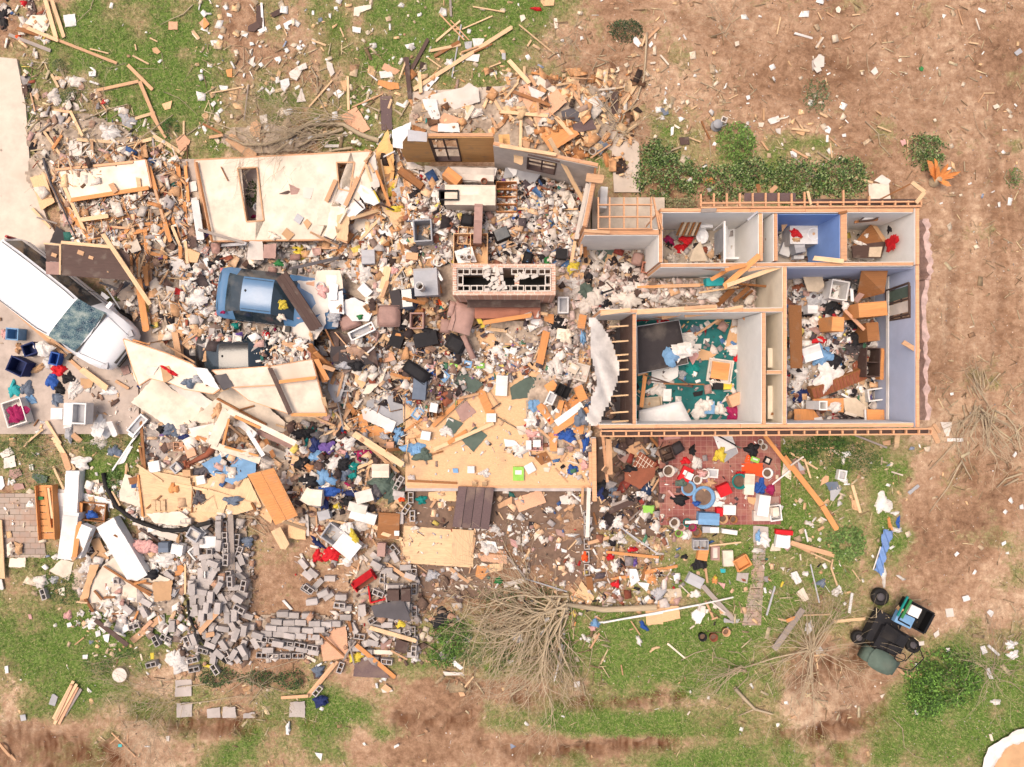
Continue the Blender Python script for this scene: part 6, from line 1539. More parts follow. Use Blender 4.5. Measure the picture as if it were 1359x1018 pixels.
# long block row and heap of grey blocks
for y in(330,370,410):pass
BROW(392,290,398,620,4,.0);BROW(418,650,420,760,1)
V(230,640,.1768)
PL("""430,240,450,780,40,gry,.35,long grey board lying along the hollow block row""")
BK("""345,290,90,s;345,390,92,s;345,470,100,s;260,310,135,s;290,540,95,s;240,560,170,s;180,500,88,s;275,520,90,h;160,745,90,s;215,750,85,f;275,740,10,s;335,790,120,s;150,830,20,s;210,840,170,s;270,870,100,s;150,890,90,f;210,910,95,s;265,940,100,s;330,920,95,s;160,960,110,s;220,985,90,s;
480,430,95,u;500,520,110,u;510,580,70,f;400,580,92,u;490,640,60,f;510,700,40,s;545,765,-65,u;470,870,40,s;500,945,30,u;520,840,10,s;430,740,90,u;460,790,0,s;350,560,40,f;400,960,60,s;450,990,90,s;560,1000,20,s;330,620,90,f;240,620,80,s;340,330,92,s;365,740,95,s;210,680,90,f;300,610,20,s;
190,440,0,s;140,780,90,s;300,690,120,f;370,870,60,s;105,290,0,u;-20,700,40,f""")
V(0,770,.2435)
BK("""1080,20,90,s;1130,30,95,s;1100,60,10,s;1050,50,90,s;1190,35,-60,s;1060,110,92,f;1105,100,90,s;1150,90,95,s;1130,145,100,s;1100,190,95,s;1150,180,90,s;1190,150,95,s;1070,160,85,s;1110,240,90,s;1160,260,100,s;1130,300,60,s;1180,310,120,s;1220,260,10,s;1280,190,90,s;1330,30,100,u;1300,100,30,s;1310,160,25,u;
1240,200,90,s;1270,240,60,s;1220,350,60,s;1025,330,65,u;1060,320,70,s;1110,380,15,u;1055,430,-15,u;1060,480,-10,u;1175,485,55,u;1245,415,60,u;1290,420,50,f;1330,350,110,s;1340,400,90,s;1165,420,100,f;1150,350,20,f;855,330,60,u;905,315,30,u;700,155,40,f;735,250,-20,u;790,170,60,s;800,120,30,f;940,250,90,s;
945,70,-60,f;245,75,70,u;640,0,0,h;1280,300,100,s;1320,270,110,s;1200,400,40,s;830,455,-15,u""")
V(230,780,.2428)
BROW(455,368,715,368,4);BROW(450,272,800,330,5,.05,'u');BROW(540,300,800,355,4,0,'s')
BK("""600,140,0,s;660,150,2,s;735,150,0,s;570,185,3,s;635,190,0,s;700,190,2,s;775,195,0,s;840,195,0,s;890,195,0,s;540,215,2,s;600,225,0,s;665,225,5,s;740,230,0,s;800,225,0,s;515,245,0,s;580,250,4,s;640,260,8,s;700,260,5,s;770,265,3,s;450,300,60,s;460,260,20,s;420,210,0,s;
365,115,25,u;730,10,30,u;760,75,-5,s;820,25,-30,s;910,100,10,u;850,40,-35,f;920,50,30,s;1035,120,80,s;1095,170,-30,u;945,160,0,s;1020,265,8,u;1160,100,-30,f;1185,55,90,h;1125,30,100,h;1260,130,0,s;1190,150,90,s;1275,100,10,s;1270,245,-20,u;1310,360,0,f;1170,400,5,u;915,435,110,u;790,560,-50,u;
1310,240,90,u;1322,290,92,u;1318,340,95,u;1250,30,60,s;1215,30,90,s;990,220,60,s;1090,300,15,s;1060,350,0,s;1230,320,90,s;330,360,120,s;380,340,60,s;350,250,110,s;390,230,100,s;520,340,0,s;1170,200,0,s;1120,210,10,s;1210,240,0,s;1240,80,0,s;1100,250,30,s;1000,330,0,f""")
V(400,640,.1768)
BROW(845,640,848,850,2);BROW(850,900,852,1018,1);BROW(836,180,838,320,1);BROW(820,60,822,160,1)
BK("""790,200,-55,u;740,110,0,s;720,20,-65,u;700,500,50,u;700,560,60,s;610,710,95,u;640,800,92,u;580,830,20,u;690,790,0,s;660,880,80,u;620,930,-25,u;765,985,0,s;790,930,95,s;55,800,35,u;130,760,-45,s;165,830,-25,s;85,890,-8,s;50,700,40,s;20,610,50,s;90,680,40,s;290,920,5,u;340,940,0,f;220,720,0,s;
600,500,90,s;560,560,40,s;720,840,90,s;770,820,90,s;690,700,30,s;820,700,20,f;590,640,0,s;640,660,0,s;300,860,0,s;450,960,90,s;590,970,30,s;750,270,90,f;780,640,0,f;560,620,30,f;730,900,0,s;680,960,20,s""")
# ---- lower left: white trim boxes, curved pipe, golden crate
V(0,580,.2161)
PN("""off|0,100,60,60,90,100,20,130
off|25,130,95,110,105,180,25,195|square stepping stone above the paver path
mau|60,200,120,190,140,230,90,260,55,240|round edged mauve stepping stone above the paver path
mau|80,290,140,280,155,315,90,325
grn_|200,220,300,240,290,280,240,285,195,250|grey green torn cloth sheet on the grass above the paver path
off|440,130,490,115,530,130,535,180,470,190
crm|65,745,155,740,155,800,60,795
crm|735,345,765,225,860,265,870,430,740,390|cream drywall scrap left of the golden plywood corner
brn|790,250,840,245,855,285,800,290
pine|860,190,1000,220,1170,250,1190,400,1060,460,880,495|golden plywood floor corner above the long curved pipe
crm|900,470,1110,455,1180,510,1150,550,950,530
wht|495,340,690,385,705,440,520,400|white board end under the curved pipe
off|830,520,1100,600,1090,640,850,570
crm|560,270,610,260,615,350,560,340
wht|720,170,790,50,820,60,760,160|pale door slab standing in the grass above the curved pipe
ltc|180,170,205,165,210,205,185,205
tan|490,550,600,540,640,610,480,600
crm|630,790,700,740,800,780,1050,870,1000,1010,500,1018,560,900|broad off white drywall sheet strewn with broken blocks
kra|480,1018,510,940,560,780,620,780,570,880,530,1018|long brown board along the left edge of the broken drywall
crm|310,820,380,750,450,770,420,885
kra|940,890,1060,880,1050,1000,950,1010
pnk|820,630,950,650,960,700,850,720
off|215,860,280,845,300,900,230,930
crm|360,930,400,920,400,975,370,970
crm|45,660,75,640,85,700,45,735
kra|90,640,130,660,130,720,95,710""",t=.025,jag=.02)
BX("""wht|370,450,75,260,0,.15|white cabinet side left of the tall white box|box|cupboard|cupboard
wht|437,340,82,260,3,.35|upper part of the tall white shelf box|box|cupboard|cupboard
wht|420,610,96,290,6,.4|lower part of the tall white shelf box, pine edged|box|cupboard|cupboard
wht|500,640,70,200,22,.25|white box under the tall white shelf box|box|cupboard|cupboard
wht|750,695,120,420,-29,.35|long white cupboard side with a brown seam, slanting over the drywall|box|cupboard|cupboard
brn|570,460,160,110,5,.2|open brown drawer with a bright blue bundle|tub|drawer|drawer
slt|1000,680,60,60,0,.3|small grey blue box right of the pink insulation|box|carton|box
wht|1085,690,70,60,10,.3|small white box beside the grey blue box|box|carton|box
lgr|1190,600,80,70,30,.3|grey crate at the end of the curved pipe|frame|crate|crate""".replace('|750,695,120,420,-29','|750,700,125,410,-30'))
PN("""brn|680,670,770,620,775,632,685,682|brown seam strip across the long white cupboard
wht|0,240,15,240,30,300,10,325,0,320""")
PL("""330,0,460,210,30,pine;390,90,430,210,40,tan;330,180,395,320,14,pine;440,760,560,600,26,tan;460,740,490,520,30,org;580,620,650,760,60,kra;840,170,1000,275,14,pine;780,160,790,210,10,pine;850,230,880,490,12,org;830,0,690,210,10,wht;690,330,740,420,10,pine;500,400,490,540,24,org;0,505,20,870,30,pine;0,870,15,940,26,wht;
1070,880,1130,790,30,org;1140,780,1140,960,10,pine;1060,980,1100,920,24,lgr;640,790,930,975,12,brn;700,600,780,640,10,brn;860,560,980,640,16,dkb;590,950,630,1000,12,brn;640,985,710,985,10,brn;1100,600,1090,680,20,kra;900,440,990,360,8,brn;880,180,860,60,14,brn;470,1010,540,1018,10,pine;0,830,0,700,8,brn;150,60,205,0,10,pine;560,740,600,700,16,kra""")
for x in(945,975,1003):PL("%d,455,%d,385,26,pine"%(x,x))
CL("""blu|555,480,42,28,0|bright blue bundle in the open brown drawer
pnk|860,670,70,40,10|pink insulation wad beside the grey blue box|insulation_tuft|insulation
pnk|915,680,60,40,0|second pink insulation wad, nearer the grey blue box|insulation_tuft|insulation
blk|925,850,50,35,0|black rag at the tip of the long white cupboard
ltc|490,160,60,45,0||insulation_tuft|insulation
off|240,890,45,45,0|white stone coloured bag on the grass|plastic_bag|bag
lgr|325,880,30,30,0||paper_wad|paper
ltc|530,800,50,60,0||insulation_tuft|insulation
kra|110,690,25,40,0||paper_bag|bag
crm|65,690,22,40,0||paper_bag|bag
slt|700,90,50,40,0||crumpled_cloth|cloth
ltc|1000,760,80,50,0||insulation_tuft|insulation
ltc|1040,560,60,30,0||insulation_tuft|insulation
org|1060,320,35,35,0|small orange cloth on the golden plywood corner""")
BR("""635,220,650,300,720,430,830,510,1000,570,1120,572,1210,545,1300,520|.075|long black curved corrugated pipe below the golden plywood""",'rub','pipe','pipe',n=10)
V(0,770,.2435)
BR("""1025,110,1035,210,1100,330,1170,400,1235,450|.055|black hose curling along the lower edge of the block heap""",'rub','pipe','pipe',n=8)
def crate():
 V(0,580,.2161);z=.1;P=W_([(218,298),(325,295),(342,632),(240,635)],z+.3);c=(sum(p[0]for p in P)/4,sum(p[1]for p in P)/4);o=empty('pallet_crate',(*c,z));lb='long orange slatted pine crate on the edge of the paver path';tag(o,lb,'crate')
 L=[Vector((x-c[0],y-c[1],0))for x,y in P];f=lambda u,v:L[0].lerp(L[1],u).lerp(L[3].lerp(L[2],u),v)
 for i in range(8):
  a,b=i/8+.008,(i+1)/8-.008;m=MB();m.prism([tuple(f(u,v)[:2])for u,v in((.02,a),(.98,a),(.98,b),(.02,b))],.18,.2);m.build('slat','org',o)
 for u,h in((0.02,.3),(.98,.3)):p,r_=f(u,0),f(u,1);m=MB();m.seg((p.x,p.y,h/2+.05),(r_.x,r_.y,h/2+.05),.03,h);m.build('side','org',o)
 hset(P,z+.25);fin(o,'crate','org',P,'crate',lb)
crate();V(0,580,.2161)
PL("""280,310,310,560,18,org,.35;300,310,325,500,14,pine,.38;225,375,270,375,20,grn,.32""")
# ---- bottom left lawn
V(0,770,.2435)
o=empty('tree_stump',(*w2(*q(652,517),.15),0));tag(o,'round sawn tree stump on the lower left lawn','tree stump');m=MB();rr=.26
m.lathe([(rr*1.1,0),(rr,.08),(rr*.98,.16)],n=22);m.build('bark','bar',o,True);m=MB();m.lathe([(rr*.98,.16),(0,.165)],n=22);m.build('cut_face','off',o)
def bundle():
 o=empty('plank_bundle',(*w2(*q(357,665),.1),0),R(62));lb='fanned stack of pale pinkish planks on the lower left lawn';tag(o,lb,'planks')
 for i,(y,l,z,a,k)in enumerate([(-.14,1.45,.1,.02,'ply'),(-.05,1.6,.14,-.02,'pine'),(.03,1.35,.18,.05,'ply'),(.1,1.5,.1,0,'pine'),(.0,1.2,.06,.1,'ply'),(-.22,1.1,.06,-.06,'gry')]):
  m=MB();m.box((0,0,0),(l,.1,.035));p=m.build('plank',k,o);p.location=(i*.03-.05,y,z);p.rotation_euler=(0,0,a)
 fin(o,'planks','ply',[o.location[:2],o.location[:2]],'planks',lb)
bundle();V(0,770,.2435)
PL("""285,680,305,620,34,lgr;520,215,700,355,22,dkb,.4,dark brown strip along the lower edge of the broken drywall;0,890,60,960,14,tan;60,950,110,1005,16,tan;465,100,510,170,14,brn;515,55,560,105,10,brn;570,92,630,90,8,brn;610,183,670,180,8,brn;735,210,755,165,10,org;720,330,880,200,34,tan;780,270,830,220,20,ply;830,20,690,0,10,brn;690,0,830,70,12,brn;
410,350,460,310,6,tan;730,20,800,0,12,org;1085,285,1200,160,26,tan;1120,300,1170,290,26,tan;1110,460,1150,470,14,yel;790,905,820,905,6,wht;610,830,740,960,6,tan;600,890,650,850,5,tan;700,830,695,890,5,tan""")
PN("""wht|640,235,690,220,705,270,670,292|small white square tile beside the dark strip
wht|450,408,480,405,478,428,452,428
wht|520,280,545,270,550,300,525,310
wht|560,300,600,290,590,340,570,330
wht|365,235,385,228,395,250,370,258
lgr|110,735,140,730,145,762,115,768
wht|25,470,45,465,48,505,30,508
con|955,545,1045,540,1045,630,955,635|square stone slab beside the low hedge
con|965,668,1045,668,1045,745,965,745|second square stone slab beside the low hedge
con|1130,700,1200,690,1200,750,1130,750
con|1215,700,1285,695,1285,750,1215,750
off|905,850,925,848,922,878,908,875
ltc|930,430,1020,425,1030,490,960,505
yel|820,395,840,395,838,430,822,430
pnk|155,185,170,185,175,212,160,212
cyn|645,893,665,893,665,908,645,908""",jag=.01)
CL("""ltc|960,440,60,75,0|white crumpled plastic at the left of the hollow blocks|plastic_sheet|plastic
pnk|365,195,25,25,0||rag|cloth
off|580,240,20,20,0||paper_wad|paper""")
V(0,0,1)
leaves('hedge','low dark green hedge below the hollow block row',[(290,902,30,15,.4),(345,903,26,13,.35),(385,905,22,14,.45)],1100,[(50,72,40),(72,100,52),(96,124,66),(40,56,34)],.055)
leaves('shrub','scrubby green shrub left of the tree stump',[(130,885,22,14,.3),(165,868,20,10,.3)],700,[(86,116,58),(110,138,74),(64,88,46)],.05)
leaves('shrub','green weeds at the top of the block heap',[(258,800,10,26,.25)],700,[(96,136,60),(70,104,46)],.05)
leaves('shrub','weeds inside the bend of the curved pipe',[(148,640,12,22,.3)],900,[(90,126,60),(64,92,44),(130,160,90)],.06)
leaves('shrub','dark weeds at the left end of the broken drywall',[(85,780,40,24,.25)],600,[(72,104,50),(98,130,64),(58,82,44)],.05)
leaves('shrub','weeds along the lower edge of the concrete apron',[(40,592,50,16,.25),(130,590,40,14,.25)],500,[(66,88,50),(90,120,62),(110,126,80)],.05)
leaves('shrub','leafy weeds between the pavers and the white shelf box',[(50,625,50,24,.2)],300,[(76,104,52),(100,130,66)],.05)
BR("""235,912,300,905,380,880,410,870|.02
300,920,330,900,360,925|.015
330,935,350,910,400,925|.015""",name='fallen_branch')
twigs('brush_heap','dry brown brush below the white crumpled plastic',225,920,.5,26,.012,150,260,2.0)
twigs('brush_heap','bare twigs beside the low hedge',350,925,.5,18,.012,0,360,.9)
PN("""con|385,932,405,930,405,952,383,952|pinkish stone slab right of the low hedge
con|296,938,312,938,314,952,296,952
con|323,947,338,945,338,953,323,953
slt|418,924,430,922,436,932,420,938|crumpled slate rag beside the leaning planks
off|506,914,512,907,522,917,508,919
wht|379,963,385,960,384,975,380,974
wht|418,998,428,1000,426,1010""",jag=.02)
V(230,780,.2428)
PN("""ply|795,240,945,208,960,380,820,402|square folded plywood panel left of the grey rods
shg|985,480,1000,360,1130,370,1185,495|dark brown shingle slab at the bottom right of the block heap
dkb|1220,280,1290,300,1270,360,1210,340
dgr|1080,100,1260,60,1300,180,1100,160
mau|1130,300,1200,280,1170,370,1140,360
con|1010,95,1050,90,1055,150,1030,160
tan|1135,550,1160,525,1195,550,1175,572
crm|1060,338,1200,340,1200,362,1060,362
dkb|760,450,820,440,830,490,770,500
nvy|770,600,830,590,850,630,780,660""",t=.025)
PL("""800,250,945,380,8,brn;1000,310,1215,490,24,org;1070,215,1330,290,22,pine;900,400,740,595,16,tan;880,410,730,590,14,tan;740,590,590,600,16,tan;1075,250,1120,285,20,off;1190,340,1280,390,10,tan;600,65,650,120,14,wht;720,370,780,400,18,crm;980,300,930,400,10,gry;960,290,990,420,8,gry;1000,290,940,370,8,gry;1110,520,1115,545,12,wht;1205,870,1235,855,12,wht;420,140,480,170,14,tan;960,180,975,240,16,brn;
780,430,815,410,10,wht""")
CL("""yel|1240,200,30,28,0|small yellow cushion among the blocks
yel|995,385,45,30,-20|yellow flowered cloth beside the grey rods
nvy|805,620,40,30,0|navy rag on the grass below the leaning planks
wht|625,770,14,32,0||paper_wad|paper
kra|405,560,25,25,0||paper_wad|paper
ltc|1320,390,22,25,0||paper_wad|paper
slt|790,460,35,35,0|grey rag left of the leaning planks""")
BR("""40,640,200,620,380,590|.02""")
V(400,640,.1768)
# red items and white boxes
BX("""red|205,545,1,1,0,0
wht|335,480,170,140,40,.5|large white appliance box above the two red cushions|box|carton|box
lgr|245,400,150,130,35,.4|grey sink box left of the large white box|tub|sink|sink
wht|460,260,200,80,17,.3|long white cupboard door above the shingle heap|box|cupboard|cupboard
off|470,110,130,90,-15,.3|off white box below the clothes pile|box|carton|box
off|420,190,140,70,15,.25|off white slab under the clothes pile|box|carton|box
crm|110,120,90,120,5,.4|tall cream box left of the clothes pile|box|carton|box
crm|50,110,80,110,30,.3|white laundry box with letters, by the cream box|box|carton|box
lgr|170,250,90,70,-15,.3|pale grey box below the yellow cloth|box|carton|box
brn|655,330,160,200,5,.3|dark brown shingled box under the blue badge|box|shingle_bundle|shingles
wht|715,383,36,36,0,.1||box|carton|box
mau|600,510,60,100,3,.25|mauve block below the shingle bundle|box|shingle_bundle|shingles
off|700,790,130,35,0,.25|pale bar across the brown shingles|box|carton|box
dkb|690,850,90,80,0,.2|dark brown shingle bundle beside the red tray|box|shingle_bundle|shingles
dkb|780,850,70,90,0,.25|dark brown shingle bundle by the right block row|box|shingle_bundle|shingles""".replace('|655,330,160,200,5,.3|dark','|655,330,160,190,3,.25|dark'))
bD.objects
CL("""red|118,560,50,55,20|smaller, left one of two bright red cushions|cushion|cushion
red|220,545,75,70,10|larger, right one of two bright red cushions|cushion|cushion
nvy|120,460,70,25,40|navy and white shoes below the planks
yel|260,185,40,25,0|yellow cloth at the foot of the clothes pile
blk|350,140,60,60,0|black clothes at the foot of the clothes pile
nvy|165,170,40,50,0|navy bag by the cream box
grn_|690,60,90,110,0|dark green carpet scrap under the plywood corner|carpet_scrap|carpet
dgr|560,70,55,90,0|dark grey carpet scrap left of the green one|carpet_scrap|carpet
ltc|340,350,60,50,20||plastic_sheet|plastic
yel|390,420,30,70,-20|cream yellow plastic roll beside the white box
off|430,330,80,50,0||insulation_tuft|insulation
tel|900,135,50,35,0|teal rag between the block row and the small plywood
orr|750,130,30,25,0|small terracotta bowl beside the block row
ltc|330,600,60,40,0||paper_wad|paper""")
def tray():
 z=.3;X,Y=w2(*q(480,730),z);s=VW[2]*(H-z-.2)/F;o=empty('red_tray',(X,Y,z),R(35));lb='bright red plastic tray standing on edge beside brown shingles';tag(o,lb,'tray')
 m=MB();m.box((0,.1,.2),(1.0*175*s,.02,.4),Matrix.Rotation(.5,3,'X'));m.build('back','red',o);m=MB();m.box((.0,-.05,.03),(170*s,.28,.03));m.build('base','rus',o)
 for sx in(-1,1):m=MB();m.box((sx*85*s,.0,.15),(.03,.35,.28));m.build('side','red',o)
 o2=empty('bent_plastic',(*w2(*q(545,850),.25),.25),R(-35));lb2='bent red plastic frame below the red tray';tag(o2,lb2,'frame')
 m=MB();m.seg((-.35,.18,.05),(.05,-.25,.05),.05,.1);m.seg((.05,-.25,.05),(.42,.2,.08),.05,.1);m.seg((.42,.2,.08),(.3,.2,.05),.04,.06);m.build('rim','red',o2)
 fin(o,'tray','red',[(X,Y),(X+.5,Y)],'tray',lb);fin(o2,'frame','red',[o2.location[:2]]*2,'frame',lb2)
tray();V(400,640,.1768)
PL("""190,280,450,330,16,pine;600,380,760,430,26,pine;640,610,830,740,26,tan;750,430,752,670,10,tan;870,620,940,670,8,tan;1110,650,1244,740,20,pine;570,480,540,430,14,tan;450,580,410,690,12,crm;970,190,1010,130,20,tan;800,60,1200,40,10,brn;620,600,700,640,14,pine;560,690,620,640,10,gry""")
PN("""osb|955,75,1165,55,1165,140,950,140|small pine board propped under the golden subfloor edge
lgr|930,700,1000,660,1045,690,960,745
off|1060,120,1090,170,1060,200,1030,170""")
V(400,640,.1768)
PN("""pine|768,325,1244,365,1300,368,1290,640,750,600|large golden plywood sheet below the subfloor, left of the shingled board""",t=.03,jag=.01,label=None)
# ---- clothes pile left of the subfloor
V(380,460,.1964)
PN("""osb|540,120,580,185,510,290,435,190
lgr|285,175,420,165,370,370,330,380,280,290|grey white board right of the cream wall panels
crm|600,130,680,150,650,230,560,320,520,320
off|580,270,690,230,715,270,620,320
org|410,500,520,450,560,540,430,560
org|470,560,600,530,720,580,560,610
slv|545,370,760,275,860,470,760,530,700,560,540,400|large pale grey enamelled panel left of the golden subfloor
wht|505,430,545,410,745,510,715,580,520,490|white enamel flap on the grey enamelled panel
kra|570,590,640,590,640,650,590,640
kra|700,190,830,200,830,230,710,215
ply|620,50,720,40,740,90,630,115
tan|600,600,720,620,720,690,640,680
chr|300,0,560,0,600,110,480,140,420,160,300,100
dkb|440,0,600,0,620,130""",t=.02,jag=.015)
BX("""blk|880,170,200,90,35,.4|black armchair back among the debris|cushion|armchair|chair
slt|900,280,90,150,5,.45|slate blue cabinet side with black edge|box|cabinet|cabinet
sky|885,450,60,80,35,.1|pale blue tablet shaped frame beside the slate cabinet|frame|picture_frame|frame
crm|635,840,115,90,0,.35|pale cream carton right of the clothes pile|box|carton|box
ply|700,670,50,50,0,.2""")
CL("""tel|160,560,50,35,0|bright teal scarf at the top of the clothes pile
tel|130,620,20,60,0|teal strap hanging at the left of the clothes pile
blk|100,590,80,45,0|black coat at the upper left of the clothes pile
dgr|200,600,50,40,0|grey cap in the clothes pile
nvy|200,680,60,60,0|navy shirt under the lilac one
pur|270,690,65,60,20|lilac purple shirt in the middle of the clothes pile
sky|200,750,65,45,10|pale blue jeans in the clothes pile
ltc|110,720,45,75,0|white shirt at the left of the clothes pile
blk|110,800,60,55,0|black shirt left of the blue jeans
org|150,820,35,35,0|small orange rag in the clothes pile
ltc|310,800,60,80,20|pale lilac shirt with long folds
sky|250,880,90,70,20|long faded blue jeans in the clothes pile
blk|160,910,75,60,0|black bag at the lower left of the clothes pile
blu|290,980,90,35,0|royal blue shirt at the foot of the clothes pile
slt|380,860,50,60,0|slate shirt at the right of the clothes pile
tel|440,840,45,70,10|dark teal shirt at the right edge of the clothes pile
blk|370,800,55,50,0|black trousers above the slate shirt
mag|515,730,65,45,0|plum coloured cloth beside the long planks
mag|430,935,35,28,0|bright pink flower shaped cloth in the clothes pile
red|375,580,35,18,0|small red cloth above the white flowered bag
ltc|405,650,65,55,20|white flowered bag above the plum cloth
pnk|370,710,50,22,20|pink cloth between the clothes pile and plum cloth
nvy|430,990,60,30,0|navy cloth at the lower right of the clothes pile
lgr|380,130,60,25,0||plastic_sheet|plastic
grn_|640,920,90,80,0|green grey carpet piece below the cream carton|carpet_scrap|carpet
dgr|600,980,45,55,0|charcoal carpet piece beside the green grey one|carpet_scrap|carpet
sky|835,350,40,50,0|bright blue tarp scrap beside the slate cabinet|tarp_scrap|tarp
blk|470,130,60,40,0|black bag under the dark shingle slab|plastic_bag|bag
lgr|660,610,40,25,20||paper_wad|paper
sky|745,600,40,60,0|blue tarp scrap below the grey enamelled panel|tarp_scrap|tarp""")
PL("""455,585,790,800,42,pine,.75,two by four running down to the block, right of the clothes pile;500,620,760,850,20,tan;150,0,320,160,40,brn;200,80,280,230,30,org;240,130,330,160,26,tan;390,170,330,400,16,tan;430,250,400,480,16,tan;470,360,320,600,22,tan;420,300,390,420,12,crm;580,710,530,950,14,tan;480,820,620,760,22,pine;470,860,670,755,14,pine;250,340,280,460,26,pine;
700,180,840,220,20,org;560,60,480,0,10,pine;600,0,540,50,10,wht;410,380,470,460,30,org;670,700,780,690,20,org;690,120,690,220,10,brn;80,460,300,480,18,pine;200,480,340,540,14,tan;320,430,430,560,14,pine;260,600,330,560,14,pine;400,750,470,740,16,crm;330,300,390,560,10,gry;380,300,440,300,8,wht""")
BK("770,910,-60,u;760,990,10,s")
V(520,440,.2063)
# ---- on the golden living room subfloor
PN("""grn_|370,270,460,250,590,340,530,395,470,380,360,330|dark green carpet scrap at the top of the golden subfloor
grn_|760,360,870,290,1030,300,900,420,770,440|dark green carpet scrap under the broad orange plank
grn_|540,610,615,670,525,775,440,690|diamond shaped dark green carpet on the golden subfloor
grn_|370,550,460,590,400,660,340,610
mau|410,500,480,445,545,520,450,585|square mauve board on the golden subfloor
org|545,390,590,365,665,520,610,540|short orange plank end with nail holes, right of the mauve board
crm|800,610,860,600,870,660,820,665
wht|720,690,790,700,830,740,730,740
sky|390,880,425,880,428,910,395,908|small blue square on the golden subfloor
brn|910,800,990,770,1030,830,960,860|small brown board near the right edge of the golden subfloor
crm|975,875,1020,875,1010,905,980,900
org|940,480,980,460,1040,570,1000,580
org|1000,590,1070,620,1060,770,1020,770|orange board below the toppled dresser
org|1160,600,1240,600,1230,660,1170,650
wht|1230,320,1280,320,1280,400""",t=.02,jag=.012,pct=60)
def dresser():
 V(520,440,.2063);z=.55;o=empty('dresser',(*w2(*q(1110,490),z),z),R(0));lb='toppled orange wood dresser with scattered drawers at the right of the subfloor';tag(o,lb,'dresser');s=VW[2]*(H-1)/F
 def bx(nm,x1,y1,x2,y2,w,h,key,zz=.0):
  m=MB();m.seg(((x1-1110)*s,(490-y1)*s,zz),((x2-1110)*s,(490-y2)*s,zz),w*s,h);m.build(nm,key,o)
 bx('side_panel',1040,640,1260,500,44,.1,'org',.3);bx('side_panel',1060,560,1090,440,34,.1,'org',.2);bx('shelf',1100,520,1200,420,60,.05,'org',.12);bx('back_board',1050,590,1220,465,44,.03,'wht',.36)
 bx('side_panel',1190,350,1230,440,60,.06,'org',.34);bx('drawer',990,370,1050,330,60,.2,'org',.3);bx('drawer',1060,390,1130,360,70,.18,'brn',.2);bx('drawer',940,470,1030,590,40,.15,'org',.1);bx('runner',1110,440,1160,560,12,.03,'brn',.33)
 fin(o,'dresser','org',W_(rectpx(1110,490,250,300,0),z),'dresser',lb);hset(W_(rectpx(1110,490,220,240,0),z),1.0)
dresser();V(520,440,.2063)
BX("""blk|1100,380,90,80,25,.3|black open crate on the toppled dresser|open|crate|crate
wht|1025,430,55,80,25,.2|white picture frame left of the black crate|frame|picture_frame|frame
wht|705,350,75,130,3,.2|small white chest standing above the subfloor|box|carton|box
brn|280,510,90,80,-10,.3|small open brown box holding a white frame, on the subfloor|open|crate|crate
wht|640,555,60,55,0,.15|white book at the end of the orange plank end|book|book|book
wht|215,670,60,55,10,.25|white box with a dark side on the golden subfloor|box|carton|box
pnk|925,720,90,90,0,.25|pinkish tray of books at the right of the subfloor|open|crate|crate
wht|880,730,35,60,0,.1|white book left of the pinkish tray|book|book|book
wht|935,720,50,45,0,.3||book|book|book
wht|510,890,45,45,0,.15|pale carton near the lower edge of the subfloor|box|carton|box
wht|890,880,60,60,-30,.08||book|book|book
lim|815,915,70,90,0,.1|pile of green and white papers on the lower subfloor|book|book|book
off|1165,200,60,60,20,.1||frame|picture_frame|frame
off|1210,260,110,110,15,.15|grey square frame above the toppled dresser|frame|picture_frame|frame
lim|395,225,55,40,10,.1|green white book left of the living room centre|book|book|book
sky|340,290,50,60,40,.1|pale blue book above the dark green carpet|book|book|book
pnk|250,210,50,50,20,.1||book|book|book
sky|490,210,50,45,10,.1||book|book|book
off|620,235,60,50,30,.1||book|book|book
wht|780,125,40,40,20,.1||book|book|book
lim|570,220,50,35,0,.1||book|book|book
crm|1170,240,60,60,30,.1||book|book|book
wht|270,490,50,60,10,.12||book|book|book""")
CL("""ltc|1060,240,75,75,0|large heap of white papers left of the tarpaulin|paper_heap|paper
blu|1125,670,70,50,10|crumpled royal blue rug below the toppled dresser
sky|915,475,50,40,-30|sky blue tarp scrap at the foot of the broad orange plank|tarp_scrap|tarp
blu|1245,720,24,90,0|vertical strip of blue tarp at the right end of the subfloor|tarp_scrap|tarp
blu|1165,890,45,32,0|blue tarp scrap in the lower right corner of the subfloor|tarp_scrap|tarp
sky|150,760,90,50,10|pale blue torn netting on the left of the subfloor|tarp_scrap|tarp
sky|35,660,45,60,0|blue tarp tuft left of the golden subfloor|tarp_scrap|tarp
grn_|200,800,70,40,0|grey green shredded netting below the blue netting|tarp_scrap|tarp
ltc|350,640,50,40,20|white crumpled shirt on the subfloor
ltc|820,770,50,50,0|white crumpled papers in the middle of the subfloor|paper_heap|paper
pnk|905,655,50,25,0|pink box lid cloth beside the orange boards
ltc|900,570,50,50,0||paper_wad|paper
crm|755,765,30,20,0||paper_wad|paper
slt|1225,560,60,60,0|slate cloth behind the toppled dresser
ltc|600,910,40,30,0||paper_wad|paper
rus|870,250,25,40,0|rusty brown rag left of the broad orange plank
rus|340,420,60,50,10|brown leather satchel on the subfloor
ltc|690,120,40,50,0||paper_wad|paper
blu|255,255,40,25,20|blue booklet coloured cloth beside the chair
mau|760,240,60,30,0||crumpled_cloth|cloth
sky|1235,40,22,40,0|bright blue scrap beside the tarpaulin top
pnk|1240,860,30,40,0||crumpled_cloth|cloth
ltc|1205,800,40,30,0||paper_wad|paper
red|320,345,25,10,0||rag|cloth""")
